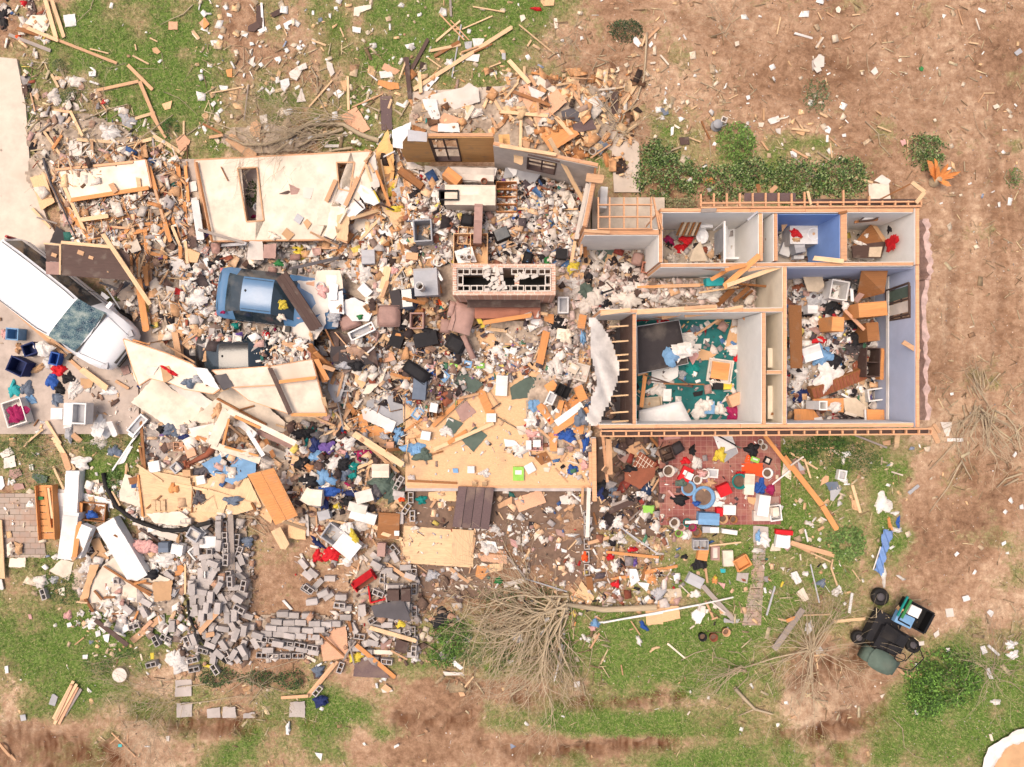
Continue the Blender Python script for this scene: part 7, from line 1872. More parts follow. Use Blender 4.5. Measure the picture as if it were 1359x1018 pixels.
PL("""260,610,460,425,26,org,.5,orange plank slanting up left of the mauve board;270,760,655,590,22,pine,.55,pale plank crossing the diamond carpet;480,640,360,720,26,org;590,340,690,480,8,tan;680,550,800,620,6,dkb;1050,880,1130,970,8,tan;940,620,1020,690,16,tan;290,365,420,370,20,pine;75,430,80,600,1,pine;1080,840,1120,780,14,tan;640,500,700,460,8,dkb;
530,960,535,1010,30,pine;595,960,600,1010,30,pine;80,640,200,560,14,org;430,430,560,400,16,tan;100,960,420,975,14,brn;1100,700,1180,740,12,tan;260,790,330,770,10,brn;1130,830,1200,850,10,crm""")
BR("""680,555,740,580,800,625,870,660|.012
610,330,640,400,690,460|.012""")
# canvas tarpaulin hanging over the utility bay
def tarp():
 V(770,370,.216);pts=[(50,225),(95,230),(150,280),(205,360),(245,470),(265,545),(245,640),(215,700),(185,790),(165,800),(130,905),(60,905),(20,860),(50,800),(65,720),(95,650),(85,560),(60,480),(60,380)]
 P=W_(pts,2.6);c=(sum(p[0]for p in P)/len(P),sum(p[1]for p in P)/len(P));o=empty('torn_tarpaulin',(*c,1.9));lb='torn off white ceiling sheet draped over the open joists left of the teal bedroom';tag(o,lb,'tarpaulin')
 xs=[p[0]for p in P];ys=[p[1]for p in P];n=40;m=MB();gx=np.linspace(min(xs),max(xs),22);gy=np.linspace(min(ys),max(ys),60);id_={};MX,MY=np.meshgrid(gx,gy);ok=inpoly(MX,MY,P)
 Z=.5*fbm(MX*.9+3,MY*.7,6,2)+.12*np.abs(fbm(MX*1.6+MY*.8,MY*.7-MX*.6,12,1)-.5)*3+.4*(1-np.minimum((MX-min(xs))/(max(xs)-min(xs)),1))
 for j in range(60):
  for i in range(22):m.v.append((MX[j,i]-c[0],MY[j,i]-c[1],float(Z[j,i])))
 for j in range(59):
  for i in range(21):
   if ok[j,i]and ok[j+1,i+1]and ok[j+1,i]and ok[j,i+1]:m.f.append((j*22+i,j*22+i+1,(j+1)*22+i+1,(j+1)*22+i));m.m.append(0)
 m.build('canvas','ltc',o,True);fin(o,'tarpaulin','ltc',P,'tarpaulin',lb)
tarp()
# ---- bathrooms and hall along the top
V(770,230,.1572)
PN("""grn_|125,545,290,550,290,680,220,760,150,700|
kra|265,545,300,570,310,760,215,890,190,830
brn|540,540,640,545,560,640,470,660
con|300,620,420,625,420,660,300,655
off|75,650,110,660,160,760,120,800
mau|930,815,1050,820,1000,890,940,880
wht|1000,880,1060,840,1320,840,1240,900
off|800,870,900,810,930,870,870,890""",pct=50)
PN("""bge|950,570,1080,740,905,760,890,680
kra|1010,555,1030,560,1080,745,1060,750""",name='door',cat='door',t=.04,z=1.2,label='tan door leaning over the toilet in the first bathroom',jag=0)if False else None
PN("bge|955,640,1015,575,1070,742,915,750|tan door leaning beside the toilet in the top left bathroom",name='door',cat='door',t=.04,z=1.5,jag=0)
# striped shower curtain panel
for i in range(7):PL("%d,360,%d,520,16,%s,1.7/1.0"%(890+i*24,815+i*26,'bge' if i%2 else 'brn'),'striped_batten','batten')
def toilet(cx,cy,s0,lab):
 z=FZ;o=empty('toilet',(*w2(*q(cx,cy),z+.4),z));tag(o,lab,'toilet');m=MB();m.box((0,.28,.55),(.5,.2,.36));m.box((0,.28,.74),(.53,.23,.03));m.build('tank','por',o)
 m=MB();m.lathe([(.12,0),(.14,.2),(.2,.38),(.2,.41),(.14,.41),(.1,.3),(0,.28)],(0,-.05,0),18);[None for _ in()];b=m.build('bowl','por',o,True);b.scale=(.9,1.2,1);m=MB();m.tube([(.19*math.cos(k*.5236),-.05+.24*math.sin(k*.5236),.425)for k in range(13)],.025,6);m.build('seat','por',o)
 return o
toilet(1030,520,1,'white toilet against the back wall of the top left bathroom')
CL("""red|900,560,65,40,10|bright red towel left of the toilet
red|860,630,60,45,-30|red orange towel below the bright red one
mag|760,560,60,45,0|dark red cloth pile in the corner of the first bathroom
ltc|400,800,60,70,20||insulation_tuft|insulation
ltc|330,710,35,30,0||insulation_tuft|insulation
off|130,790,60,60,0||insulation_tuft|insulation
off|260,960,90,60,0||insulation_tuft|insulation
ltc|430,960,80,60,0||insulation_tuft|insulation
ltc|1120,980,90,40,0||insulation_tuft|insulation
off|700,960,90,40,0||insulation_tuft|insulation
blk|70,880,45,60,0|black bag in the rubble left of the hall|plastic_bag|bag
off|780,720,60,40,0||crumpled_cloth|cloth
ltc|1090,630,30,60,0||crumpled_cloth|cloth""")
BX("""mau|490,720,90,110,15,.4|mauve brown chair seat in the entry closet|cushion|chair|chair
cyn|1135,915,150,65,-3,.3|bright turquoise storage box lid in the hall rubble|box|storage_box|box
brk|560,800,70,90,10,.3|red brown basket beside the mauve chair|tub|basket|basket
org|1085,60,100,50,3,.02|orange wooden board lying on the dark shrubs behind the bathrooms|box|board|board""")
PL("""700,350,770,350,6,pine,.9;480,960,1040,940,16,org;560,930,900,930,12,tan;1336,850,1210,960,40,brn,1.6;1290,790,1100,900,30,org,2.0;1000,1010,1336,960,14,pine;1140,830,1150,800,30,blk""")
# shower cubicle with sliding glass and white frame
V(930,240,.2281)
def shower():
 z=FZ;o=empty('shower_cubicle',(*w2(970,315,1.4),z));ox,oy=o.location.x,o.location.y;tag(o,'white bath tub behind sliding glass shower doors in a bare white bathroom','shower')
 m=MB();sx=(H-1.2)/F;x0,y0=w2(965,342,1.2);x1,y1=w2(1004,287,1.2)
 a=w2(966,347,TZ-.3);b=w2(966,290,TZ-.3)
 m.box(((x0+x1)/2-ox,(y0+y1)/2-oy,.05),(x1-x0,y1-y0,.1));
 for c,d in((((x0+x1)/2-ox,y0-oy+.04,.28),(x1-x0,.08,.5)),(((x0+x1)/2-ox,y1-oy-.04,.28),(x1-x0,.08,.5)),((x0-ox+.05,(y0+y1)/2-oy,.28),(.1,y1-y0-.17,.5)),((x1-ox-.04,(y0+y1)/2-oy,.28),(.08,y1-y0-.17,.5))):m.box(c,d)
 m.build('bath_tub','por',o)
 m=MB();X=a[0]-ox;ya,yb=a[1]-oy,b[1]-oy
 m.box((X,(ya+yb)/2,1.75),(.06,yb-ya,.05));m.box((X,ya+.03,1.15),(.05,.05,1.15));m.box((X,yb-.03,1.15),(.05,.05,1.15));m.build('door_frame','wht',o)
 m=MB();m.box((X+.02,(ya+yb)/2+.15,1.15),(.008,.75,1.1));m.build('glass_door','slv',o)
shower()
PL("""130,620,345,430,30,org,2.5/2.9,split orange rafter lying across the hall wall;150,610,480,490,22,pine,2.6;0,500,120,510,26,brn,2.4;140,520,260,490,20,org,2.86;0,175,90,170,20,gry,2.9;220,600,380,615,12,brn,1.4;190,700,280,620,24,brn,1.2;180,590,230,520,16,pine,2.5;270,520,460,490,16,tan,2.7;270,230,330,180,10,lgr,2.88;1225,10,1300,65,20,pine,2.9;1300,65,1250,130,20,pine,2.9;1020,120,1225,15,8,brn,2.0;
620,60,640,140,12,pine,2.9;330,20,340,70,20,brn,2.0;400,70,440,30,24,tan,2.0""")
V(930,240,.2281)
def bathroom():
 # vanity with round basin
 z=FZ;o=empty('vanity',(*w2(*q(640,310),1.2),z));tag(o,'white vanity top with a round basin in the blue bathroom','vanity');s=VW[2]*(H-1.2)/F
 m=MB();m.box((-.15,.02,.4),(190*s,120*s,.8));m.build('cupboard','off',o);m=MB();m.box((-.15,.02,.83),(195*s,125*s,.04));m.build('worktop','wht',o)
 m=MB();m.lathe([(.0,.78),(.12,.79),(.19,.86),(.21,.87),(.21,.85)],(.08,0,0),22);m.build('basin','por',o,True);m=MB();m.lathe([(0,.86),(.1,.84),(.11,.8)],(.08,0,0),14);m.build('basin_rubbish','kra',o,True)
 hset(W_(rectpx(590,320,170,120,0),1.25),1.24)
bathroom()
BX("""wht|610,218,105,30,-3,1.6|white window sill ledge on the back wall of the blue bathroom|box|ledge|ledge
wht|500,400,60,70,20,.3|white box on the blue bathroom floor|box|carton|box
lgr|575,390,60,60,-10,.4|grey white cabinet under the vanity|box|cabinet|cabinet
wht|570,445,60,20,0,.3||box|carton|box
wht|980,410,80,80,15,.4|white framed cabinet door in the white room|box|cabinet|cabinet""")
CL("""red|560,305,45,25,25|dark red cloth beside the basin
org|525,265,22,20,0|orange brown rag on the vanity
red|672,430,20,14,0|small red tin on the blue bathroom floor
ltc|700,350,50,28,-35|white crumpled towel hanging right of the basin
ltc|490,390,40,40,0||crumpled_cloth|cloth
kra|560,340,30,15,0||paper_bag|bag
off|400,430,30,40,0||crumpled_cloth|cloth
brn|130,440,30,30,0|brown bag in the shower cubicle
grn|185,345,14,16,0|green wash cloth on the shower wall""")
PL("""745,250,790,300,4,wht,1.6;690,420,780,330,5,wht,1.0;800,190,850,180,12,brn,2.86;370,420,380,240,40,brn,1.9;390,360,410,200,30,brn,2.1;650,450,830,470,24,pine,2.86""")
PN("""kra|470,195,560,195,500,260,470,300|""",z=1.4,jag=0)
V(930,240,.2281)
PN("""brn|985,255,1080,350,1050,370,900,420,870,390,940,300|dark brown wooden wardrobe panel tumbled in the white room
dkb|870,380,1080,350,1050,450,880,450
bge|980,375,1060,370,1040,445,970,445|
kra|990,260,1020,265,1085,350,1060,355""",t=.04,jag=0,z=1.1)
PN("""wht|985,185,1085,185,1000,225,920,235|""",name='window_pane_frame',cat='window',t=.03,jag=0,z=2.1,label='brown framed window pane leaning in the white room',word='brown framed')
PL("""920,235,985,185,6,dkb,2.15;985,185,1085,185,8,dkb,2.15;1085,185,1000,228,8,dkb,2.15;1000,228,920,236,8,dkb,2.15;890,240,1030,225,14,brn,2.0""")
def round_hole():
 o=D_O.get('red_jacket')
CL("""red|1130,365,45,42,-30|bright red jacket hanging on the white wall of the top right room|jacket|jacket
blk|1100,290,16,20,0|small dark round hat on the white wall above the red jacket|hat|hat
crm|1155,425,8,24,0||rag|cloth
ltc|970,315,14,14,0||paper_wad|paper
ltc|930,360,40,14,20||paper_wad|paper""",hs=.2)
for nm,zz,py in(('jacket',1.75,323),('hat',1.6,305)):
 ob=D_O[nm];ob.location=(w2(1211,py,TZ)[0]-.05,w2(1190,py,zz)[1],zz);ob.rotation_euler=(0,R(-88),0);ob.scale=(1.5,1.2,.6)
# ---- teal bedroom
V(770,370,.216)
def mattress(nm,lab,key,pts,z,t,tilt):
 P=W_(pts,z);c=(sum(p[0]for p in P)/4,sum(p[1]for p in P)/4);o=empty(nm,(*c,z));tag(o,lab,'mattress');L=[(x-c[0],y-c[1])for x,y in P];m=MB();e=.03
 n=14;vs=[];A_=[Vector((*p,0))for p in L]
 for i in range(n):
  for j in range(n):
   u,v=i/(n-1),j/(n-1);p=A_[0].lerp(A_[1],u).lerp(A_[3].lerp(A_[2],u),v);k=(1-abs(2*u-1)**8)*(1-abs(2*v-1)**8);w_=.012*math.sin(math.atan2(v-.5,u-.3)*14)*(1 if key=='chr' else .5);vs.append((p.x,p.y,-t/2+t*(.5+.5*k**.4)+w_*k))
 m.add(vs,[(i*n+j,i*n+j+1,(i+1)*n+j+1,(i+1)*n+j)[::-1]for i in range(n-1)for j in range(n-1)]);m.prism(L,-t/2-.02,0);m.build('cover',key,o,True)
 m=MB();m.tube([(*p,0.005)for p in L]+[(*L[0],.005)],.018,5);m.build('piping','lgr',o);o.rotation_euler=tilt;hset(P,z+t/2);fin(o,'mattress',key,P,'mattress',lab)
mattress('mattress','dark brown box spring leaning against the left wall of the teal bedroom','chr',[(345,295),(610,252),(670,520),(350,585)],1.25,.2,(0,.12,0))
mattress('mattress','white mattress in the lower left corner of the teal bedroom','wht',[(365,810),(620,750),(700,905),(360,910)],1.05,.28,(0,0,0))
PL("""345,205,840,175,28,pine,2.86;350,590,400,575,18,tan,1.2;375,790,400,580,22,org,1.4/1.0;395,590,560,645,8,dkb,1.1;410,620,690,665,8,dkb,1.1;600,610,690,665,8,dkb,1.1;510,645,760,650,8,brn;1000,240,1090,330,10,org,1.2;700,350,850,250,12,tan;340,200,520,230,30,brn,1.6;600,215,760,195,16,pine,2.2;640,230,880,205,16,tan,2.1;830,790,900,840,14,wht;880,690,1030,680,8,lgr;500,240,620,215,24,tan,1.8""")
PN("""kra|945,205,1035,205,1000,365,885,440|brown wooden wardrobe door leaning at the back of the teal bedroom
wht|600,540,600,600,520,650,440,640,440,570
org|1010,300,1095,270,1095,320,1010,330
ltc|575,335,690,330,700,400,620,390,560,400
ltc|555,405,690,400,690,470,620,490,600,520
kra|700,420,840,460,790,500,700,500
ltc|690,400,745,400,740,440,700,430
pnk|660,470,700,440,730,470,690,530""",t=.02,pct=60)
V(770,370,.216)
BX("""off|860,565,145,140,8,.15|white framed drawer with an orange bottom on the teal carpet|tub|drawer|drawer
org|860,565,110,105,8,.03|orange bottom of the white framed drawer|box|wooden_board|board
bge|440,760,120,60,-5,.2|open beige suitcase above the white mattress|tub|suitcase|suitcase
wht|535,715,50,75,2,.15|small white notebook above the white mattress|book|book|book
blk|850,660,60,40,0,.2|small black box on the teal carpet|box|carton|box
yel|905,660,50,38,0,.1|small yellow green box at the foot of the framed drawer|box|carton|box
ply|980,735,130,70,-22,.35|pinkish tan drawer against the right wall of the teal bedroom|box|drawer|drawer
wht|1015,640,55,75,0,.4|white tissue box stack by the right wall of the teal bedroom|box|carton|box
sky|795,790,60,80,0,.15|pale blue cloth box beside the red flowers|box|carton|box
dkb|1080,460,36,190,2,.5|brown framed window opening leaning at the right of the teal bedroom|frame|window_frame|window frame""")
CL("""sky|560,480,55,70,-20|pale blue pillow on the dark box spring|pillow|pillow
ltc|640,370,80,40,0|white pillow at the right of the dark box spring|pillow|pillow
ltc|640,440,90,50,0|white crumpled sheet beside the pale blue pillow|crumpled_sheet|cloth
red|990,480,50,45,0|dark red flower wreath in the teal bedroom|wreath|wreath
ltc|960,430,60,40,0||crumpled_cloth|cloth
blk|1040,385,45,50,0|black hat shaped bag at the right wall of the teal bedroom
tel|1060,470,35,60,0|teal cloth at the right wall of the teal bedroom
tel|690,550,50,45,0|teal towel left of the framed drawer
mag|950,835,55,60,0|crimson flowers in the lower right of the teal bedroom|dried_flowers|flowers
ltc|730,820,50,60,30|white shirt on the lower teal carpet
ltc|780,780,50,40,0|pale striped shirt beside the crimson flowers
red|400,235,70,28,-15|coral red garment behind the dark box spring
red|505,240,55,22,10|second coral red garment, right of the first
ltc|990,580,40,40,0||crumpled_cloth|cloth
ltc|860,800,50,40,30||crumpled_cloth|cloth
slt|710,310,40,30,0||crumpled_cloth|cloth
bge|200,270,60,50,0|straw coloured bundle at the top of the open utility bay
lgr|630,590,25,35,0||rag|cloth
ltc|480,680,50,50,0||crumpled_sheet|cloth""")
PN("""blk|690,700,755,685,750,715,700,725""")
# closets
CL("""bge|1185,440,28,45,0|sandy coloured coat in the upper narrow closet
blk|1175,385,18,20,0|dark shoes in the upper narrow closet
nvy|1200,740,35,50,0|dark blue clothes in the lower narrow closet
org|1215,760,25,25,0|orange brown bag in the lower narrow closet
yel|1170,310,14,12,0||rag|cloth
mag|1165,285,16,14,0||rag|cloth""",zm=2.2)
PL("""1170,830,1240,825,14,brn,2.0;1155,575,1265,575,10,pine,2.4""")
# ---- hall rubble
CL("""off|300,120,110,60,0|large fluffy heap of pale blown insulation in the hall|insulation_tuft|insulation
ltc|450,90,90,50,0||insulation_tuft|insulation
off|550,130,90,40,0||insulation_tuft|insulation
ltc|800,90,80,50,0||insulation_tuft|insulation
off|1040,110,50,50,0||insulation_tuft|insulation
off|1150,120,60,40,0||insulation_tuft|insulation
off|80,110,80,70,0||insulation_tuft|insulation
blk|1190,50,60,50,-30|black rubbish bag at the right end of the hall|rubbish_bag|bag
blk|170,150,45,40,0|black bag in the hall rubble|plastic_bag|bag
grn_|40,70,50,50,0||plastic_bag|bag
off|30,170,60,50,0||insulation_tuft|insulation
sky|15,350,22,45,0|bright blue rag left of the torn ceiling sheet""")
PL("""840,160,940,60,36,brn;960,60,1030,40,10,brn;130,90,220,60,10,blk;400,50,740,40,20,tan;160,20,230,90,8,dkb;600,150,760,160,10,gry;120,215,310,190,22,pine,2.86;880,190,1000,170,16,pine,2.8;1000,120,1060,70,14,brn;640,180,830,168,16,tan,2.9""")
# ---- big blue bedroom
V(1010,360,.2258)
def tall_panel(pts,zs,key,nm,lab,t=.03):
 P=[Vector((*w2(*q(*p),z),z))for p,z in zip(pts,zs)];c=sum(P,Vector())/4;m=MB();n=(P[1]-P[0]).cross(P[3]-P[0]).normalized()*t;n=n if n.z<0 else-n
 m.add([p-c for p in P]+[p-c+n for p in P],[(0,1,2,3),(7,6,5,4),(0,4,5,1),(1,5,6,2),(2,6,7,3),(3,7,4,0)]);o=m.build(nm,key);o.location=c;fin(o,nm.replace('_',' '),key,[tuple(p[:2])for p in P],nm.split('_')[-1],lab);hset([tuple(p[:2])for p in P],min(min(zs),1.6));return o
PN("""ltc|560,0,720,0,700,60,560,60""")if False else None
tall_panel([(590,0),(745,0),(725,130),(560,170)],[2.3,2.3,1.9,1.2],'brn','tall_board','tall brown wardrobe side tilted at the back of the blue bedroom')
tall_panel([(165,198),(238,200),(245,570),(178,570)],[2.2,1.9,1.9,2.2],'brn','loose_door','long reddish brown door standing along the left wall of the blue bedroom')
def wframe():
 V(1010,360,.2258);pts=[(735,115),(870,68),(872,250),(742,280)];zs=[1.25,2.5,2.5,1.25];P=[Vector((*w2(*q(*p),z),z))for p,z in zip(pts,zs)];c=sum(P,Vector())/4;o=empty('window_frame',c);lb='brown two pane window frame hanging out of the blue bedroom wall';tag(o,lb,'window frame')
 m=MB();P=[p-c for p in P]
 for i in range(4):m.seg(P[i],P[(i+1)%4],.05,.05)
 m.seg((P[0]+P[3])/2,(P[1]+P[2])/2,.04,.04);m.build('sash','dkb',o)
 for a,k in((.06,'grn_'),(.56,'off')):
  A,B,C_2,D=P[0].lerp(P[3],a),P[1].lerp(P[2],a),P[1].lerp(P[2],a+.38),P[0].lerp(P[3],a+.38);m=MB();m.add([A*.96,B*.96,C_2*.96,D*.96],[(0,1,2,3)]);m.build('pane',k,o)
 fin(o,'window frame','dkb',[tuple((p+c)[:2])for p in P],'window frame',lb)
wframe()
V(1010,360,.2258)
PN("""bge|245,30,360,28,370,90,330,125,270,120|crumpled tan cardboard sheet at the back of the blue bedroom
org|190,810,300,808,370,890,195,898|orange wood panel in the lower left corner of the blue bedroom
org|305,750,480,745,480,830,310,812|
bge|480,745,560,745,620,800,610,860,490,840|
wht|310,862,355,855,365,890,315,893
org|620,812,870,815,872,880,620,878|long orange wood board along the lower wall of the blue bedroom""",t=.03,jag=.008,z=1.0)
BX("""org|650,225,170,85,-5,1.3|open orange wood nightstand below the tall wardrobe side|box|nightstand|nightstand
org|450,305,70,85,3,1.0|small upright orange wood box in the blue bedroom|box|nightstand|nightstand
brn|660,360,70,110,-5,1.0|brown cabinet side beside the black jackets|box|cabinet|cabinet
dkb|668,540,80,170,2,.9|dark cubbyhole shelf rack against the blue wall|open|shelf_rack|shelf
org|745,540,80,185,2,1.0|orange brown cabinet top next to the dark cubbyhole rack|box|cabinet|cabinet
wht|300,480,110,85,-18,.5|large white sheet of card on the blue bedroom pile|box|carton|box
wht|465,110,100,110,10,.7|white laundry basket at the back of the blue bedroom|tub|laundry_basket|basket
wht|690,730,110,75,-8,.9|framed white picture of two figures in a pink mat|frame|picture_frame|frame
wht|735,658,40,35,-15,.8|small framed photo above the large framed picture|frame|picture_frame|frame
wht|300,225,60,50,0,.4|white box with a round black speaker in the blue bedroom|box|carton|box
wht|355,790,45,50,0,.9|pale blue tray on the orange wood panel|tub|tray|tray""")
def dresser2():
 V(1010,360,.2258);a=Vector((*w2(*q(300,725),.9),.9));b=Vector((*w2(*q(620,600),1.0),1.0));c=(a+b)/2;o=empty('dresser',c);lb='long brown slatted dresser front slanting across the blue bedroom';tag(o,lb,'dresser');d=b-a;ang=math.atan2(d.y,d.x);o.rotation_euler=(.25,0,ang);L_=d.length;m=MB();m.box((0,0,-.15),(L_,.42,.3));m.build('case','brn',o)
 for i in range(16):m=MB();m.box((-L_/2+L_*(i+.5)/16,0,.012),(L_/16*.7,.36,.022));m.build('slat','rus',o)
 fin(o,'dresser','brn',[a[:2],b[:2]],'dresser',lb);hset([tuple((a+Vector((0,.2,0)))[:2]),tuple((b+Vector((0,.2,0)))[:2]),tuple((b-Vector((0,.2,0)))[:2]),tuple((a-Vector((0,.2,0)))[:2])],.95)
dresser2();V(1010,360,.2258)
CL("""lgr|330,170,80,60,10|grey carpet heap at the back of the blue bedroom
blk|430,220,85,65,10|black jacket in the upper middle of the blue bedroom
blk|560,400,70,60,0|black jacket beside the brown cabinet side
chr|555,460,65,60,0|charcoal coat below the black jacket
blk|540,320,40,40,0|black shirt above the black jackets
red|350,405,50,24,0|bright red shirt on the blue bedroom pile
sky|370,500,70,75,30|pale blue shirt on the blue bedroom pile
ltc|300,330,75,70,0|white sheet in the middle left of the blue bedroom
ltc|400,600,90,110,35|long pale bedspread in the middle of the blue bedroom
ltc|240,600,55,50,0||crumpled_sheet|cloth
ltc|215,670,40,50,0||crumpled_sheet|cloth
nvy|255,730,75,45,0|navy blue jeans at the lower left of the blue bedroom
red|240,500,22,40,0|narrow red cloth beside the white card
rus|580,560,45,50,0|rusty brown bag beside the cubbyhole rack
rus|225,100,40,35,0||rag|cloth
bge|610,720,45,90,-10|beige guitar shaped blanket left of the framed picture
blk|260,245,30,30,0|round black speaker cone in the blue bedroom
ltc|660,430,50,25,0||crumpled_cloth|cloth
ltc|430,440,40,30,0||crumpled_cloth|cloth
ltc|800,540,20,40,0|white crumpled napkin on the orange brown cabinet top
yel|470,370,18,25,20||rag|cloth
ltc|500,200,25,30,0||rag|cloth
slt|270,130,50,30,0||rag|cloth
ltc|440,800,45,35,0||crumpled_cloth|cloth
pnk|470,860,60,25,0||crumpled_cloth|cloth
ltc|700,160,50,30,0||crumpled_cloth|cloth""")
PL("""490,230,605,345,18,ply,1.4;530,100,535,180,16,wht,1.6;550,180,600,120,30,mau,1.5;830,415,930,475,24,tan,2.7;735,870,850,820,10,pine,1.1;470,720,600,790,12,wht,.9;610,812,612,880,10,wht,1.1;490,830,560,850,16,crm,1.1;460,450,490,530,10,dkb,1.0;990,910,1040,1010,26,tan,2.4;800,945,795,1010,26,pine,2.2;400,730,450,710,10,blk,1.0;470,500,500,470,8,dkb,1.0""")
# ---- patio with rescued belongings
V(800,560,.184)
PN("""tan|140,170,265,140,335,230,210,260|tan cardboard sheet above the red patterned rug
off|275,510,320,500,330,540,270,545
lim|290,605,370,600,372,655,292,655|lime green square plate left of the tiled patio
kra|360,650,400,650,375,745,360,740
mau|90,200,200,240,160,300,110,260
bge|400,180,410,180,410,300,400,300
wht|790,95,930,95,975,220,870,295,800,110|unfolded white board leaning on the patio's upper wall
slv|860,220,960,185,975,225,880,290
orr|1000,300,1150,295,1155,400,1005,365|bright orange red folder on the patio
orr|1040,235,1075,245,1060,295,1020,290
kra|1040,540,1110,545,1090,600,1050,580
wht|785,560,880,580,870,610,790,610
crm|1300,280,1359,330,1359,420,1290,380
mau|1200,540,1270,535,1270,600,1210,605
con|1085,750,1190,755,1195,870,1085,870|grey concrete step below the tiled patio
lgr|1110,800,1150,790,1190,840,1120,850""",t=.015,pct=60)
def rug():
 V(800,560,.184);z=.45;P=W_([(265,210),(390,300),(265,488),(165,410)],z);c=(sum(p[0]for p in P)/4,sum(p[1]for p in P)/4);o=empty('rug',(*c,z));lb='stiff red and cream patterned rug left of the tiled patio';tag(o,lb,'rug');L=[Vector((x-c[0],y-c[1],0))for x,y in P];m=MB();m.prism([tuple(p[:2])for p in L],0,.02);m.build('mat','rus',o)
 f=lambda u,v:L[0].lerp(L[1],u).lerp(L[3].lerp(L[2],u),v);m=MB()
 for k in range(1,6):p,r_=f(k/6,.03),f(k/6,.97);m.seg((p.x,p.y,.025),(r_.x,r_.y,.025),.018,.008);p,r_=f(.03,k/6),f(.97,k/6);m.seg((p.x,p.y,.029),(r_.x,r_.y,.029),.018,.008)
 m.build('pattern','crm',o);o.rotation_euler=(.08,.05,0);fin(o,'rug','rus',P,'rug',lb);hset(P,z)
rug();V(800,560,.184)
BX("""dkb|465,235,90,100,-20,.35|dark brown wooden crate in the upper left corner of the patio|open|crate|crate
sky|765,700,150,85,3,.3|long pale blue box printed with flowers at the patio's lower edge|box|carton|box
wht|790,370,85,65,5,.08|white framed card in the middle of the patio|frame|picture_frame|frame
red|880,490,90,80,-25,.25|white and red gift box right of the big blue bowl|box|carton|box
wht|915,635,90,70,2,.2|white box with a small motif beside a red can|box|carton|box
red|845,650,45,60,0,.25|small red box between two white boxes on the patio|box|carton|box
wht|1165,605,80,150,8,.4|tall white and red holiday box on the patio's right|box|carton|box
off|1150,680,120,70,0,.2|white tray under the holiday box|box|tray|tray
wht|1245,655,80,110,-8,.3|white plastic bin with a cream pad in the patio's right corner|tub|storage_tub|tub
crm|1245,650,45,60,-8,.34|cream pad inside the white plastic bin|box|carton|box
red|600,380,80,110,25,.15|red and yellow picture book left of the patio's white heap|book|book|book
wht|625,390,45,50,25,.2||book|book|book
blk|1190,280,50,50,25,.1|small black framed picture right of the orange folder|frame|picture_frame|frame
lim|1100,272,60,35,20,.12|mint green card above the orange folder|book|book|book
crm|1060,450,70,150,3,.2|tall cream box right of the teal bowl|box|carton|box
chr|540,190,90,80,-30,.3|dark green grey cushion roll beside the brown crate|cushion|cushion|cushion
lgr|750,775,60,45,0,.2|dark grey bin under the blue box|box|carton|box
wht|805,780,65,42,0,.2|white box on the grass below the long blue box|box|carton|box
wht|915,795,110,32,8,.2|white broken tray on the grass below the patio|box|tray|tray
wht|270,520,50,35,0,.15||box|carton|box""")
PO("""off|478,355,42,.35|large round planter with white rim on the patio
wht|520,728,38,.25|white pot at the lower left corner of the patio
tel|610,728,30,.2|teal and grey pot beside the white one
mag|648,762,28,.2|magenta ringed pot below the teal pot
brn|680,800,34,.25|brown pot on the grass below the patio
brn|945,705,28,.2|small brown pot on the patio's lower edge
lim|550,805,26,.18|pale green pot on the grass below the patio
pnk|570,760,26,.18|small pink pot between the white and magenta ones
off|1165,180,24,.2|cream teapot shaped jar at the patio's top right
ltc|1140,145,20,.15|small white cup at the patio's top right
tel|990,430,55,.2|teal wreath shaped bowl on the patio
ltc|735,375,36,.15|white bowl with a dark centre on the patio
ltc|685,418,32,.15|white mug right of the picture book
sky|730,545,80,.15|large translucent blue bowl on the patio
sky|620,480,52,.12|white oval platter above the black bag
wht|1190,370,38,.1|round white plate right of the orange folder
kra|870,700,34,.2|basket weave pot right of the long blue box""")
CL("""blk|560,560,70,45,0|black bag on the left of the patio|plastic_bag|bag
blk|1085,200,55,55,0|black helmet shaped bag at the patio's top right|plastic_bag|bag
red|600,285,45,30,0|red fabric flowers above the picture book
blk|650,210,30,45,0|black shoe beside the dark cushion roll|plastic_bag|bag
ltc|680,300,45,55,0|pale blue white cloth right of the red fabric flowers
grn_|570,440,50,30,0|green foliage shaped cloth below the picture book
yel|850,240,55,60,30|yellow brown wicker heap beside the white board
blu|1140,470,50,60,0|navy and white printed cloth right of the cream box
mag|1215,490,40,45,0|dark crimson cloth in the patio's right corner
ltc|835,540,50,50,0|pinkish white cloth below the gift box
kra|740,470,45,35,0|tan rag above the big blue bowl
pnk|720,370,40,30,0||rag|cloth
red|1000,370,40,16,0||rag|cloth
tan|780,440,40,35,0||rag|cloth
blu|680,590,30,20,0||rag|cloth
ltc|620,810,40,45,0|pale bag among the pots|plastic_bag|bag
blk|200,340,60,30,0|black bag under the patterned rug|plastic_bag|bag
nvy|10,510,30,60,0|navy bag in the dark corner below the house|plastic_bag|bag
slt|60,500,60,60,0||plastic_bag|bag
ltc|110,720,45,60,0||crumpled_cloth|cloth
lgr|370,215,30,40,0||paper_wad|paper
ltc|320,450,20,50,0||rag|cloth
blk|220,560,60,40,0||plastic_bag|bag""")
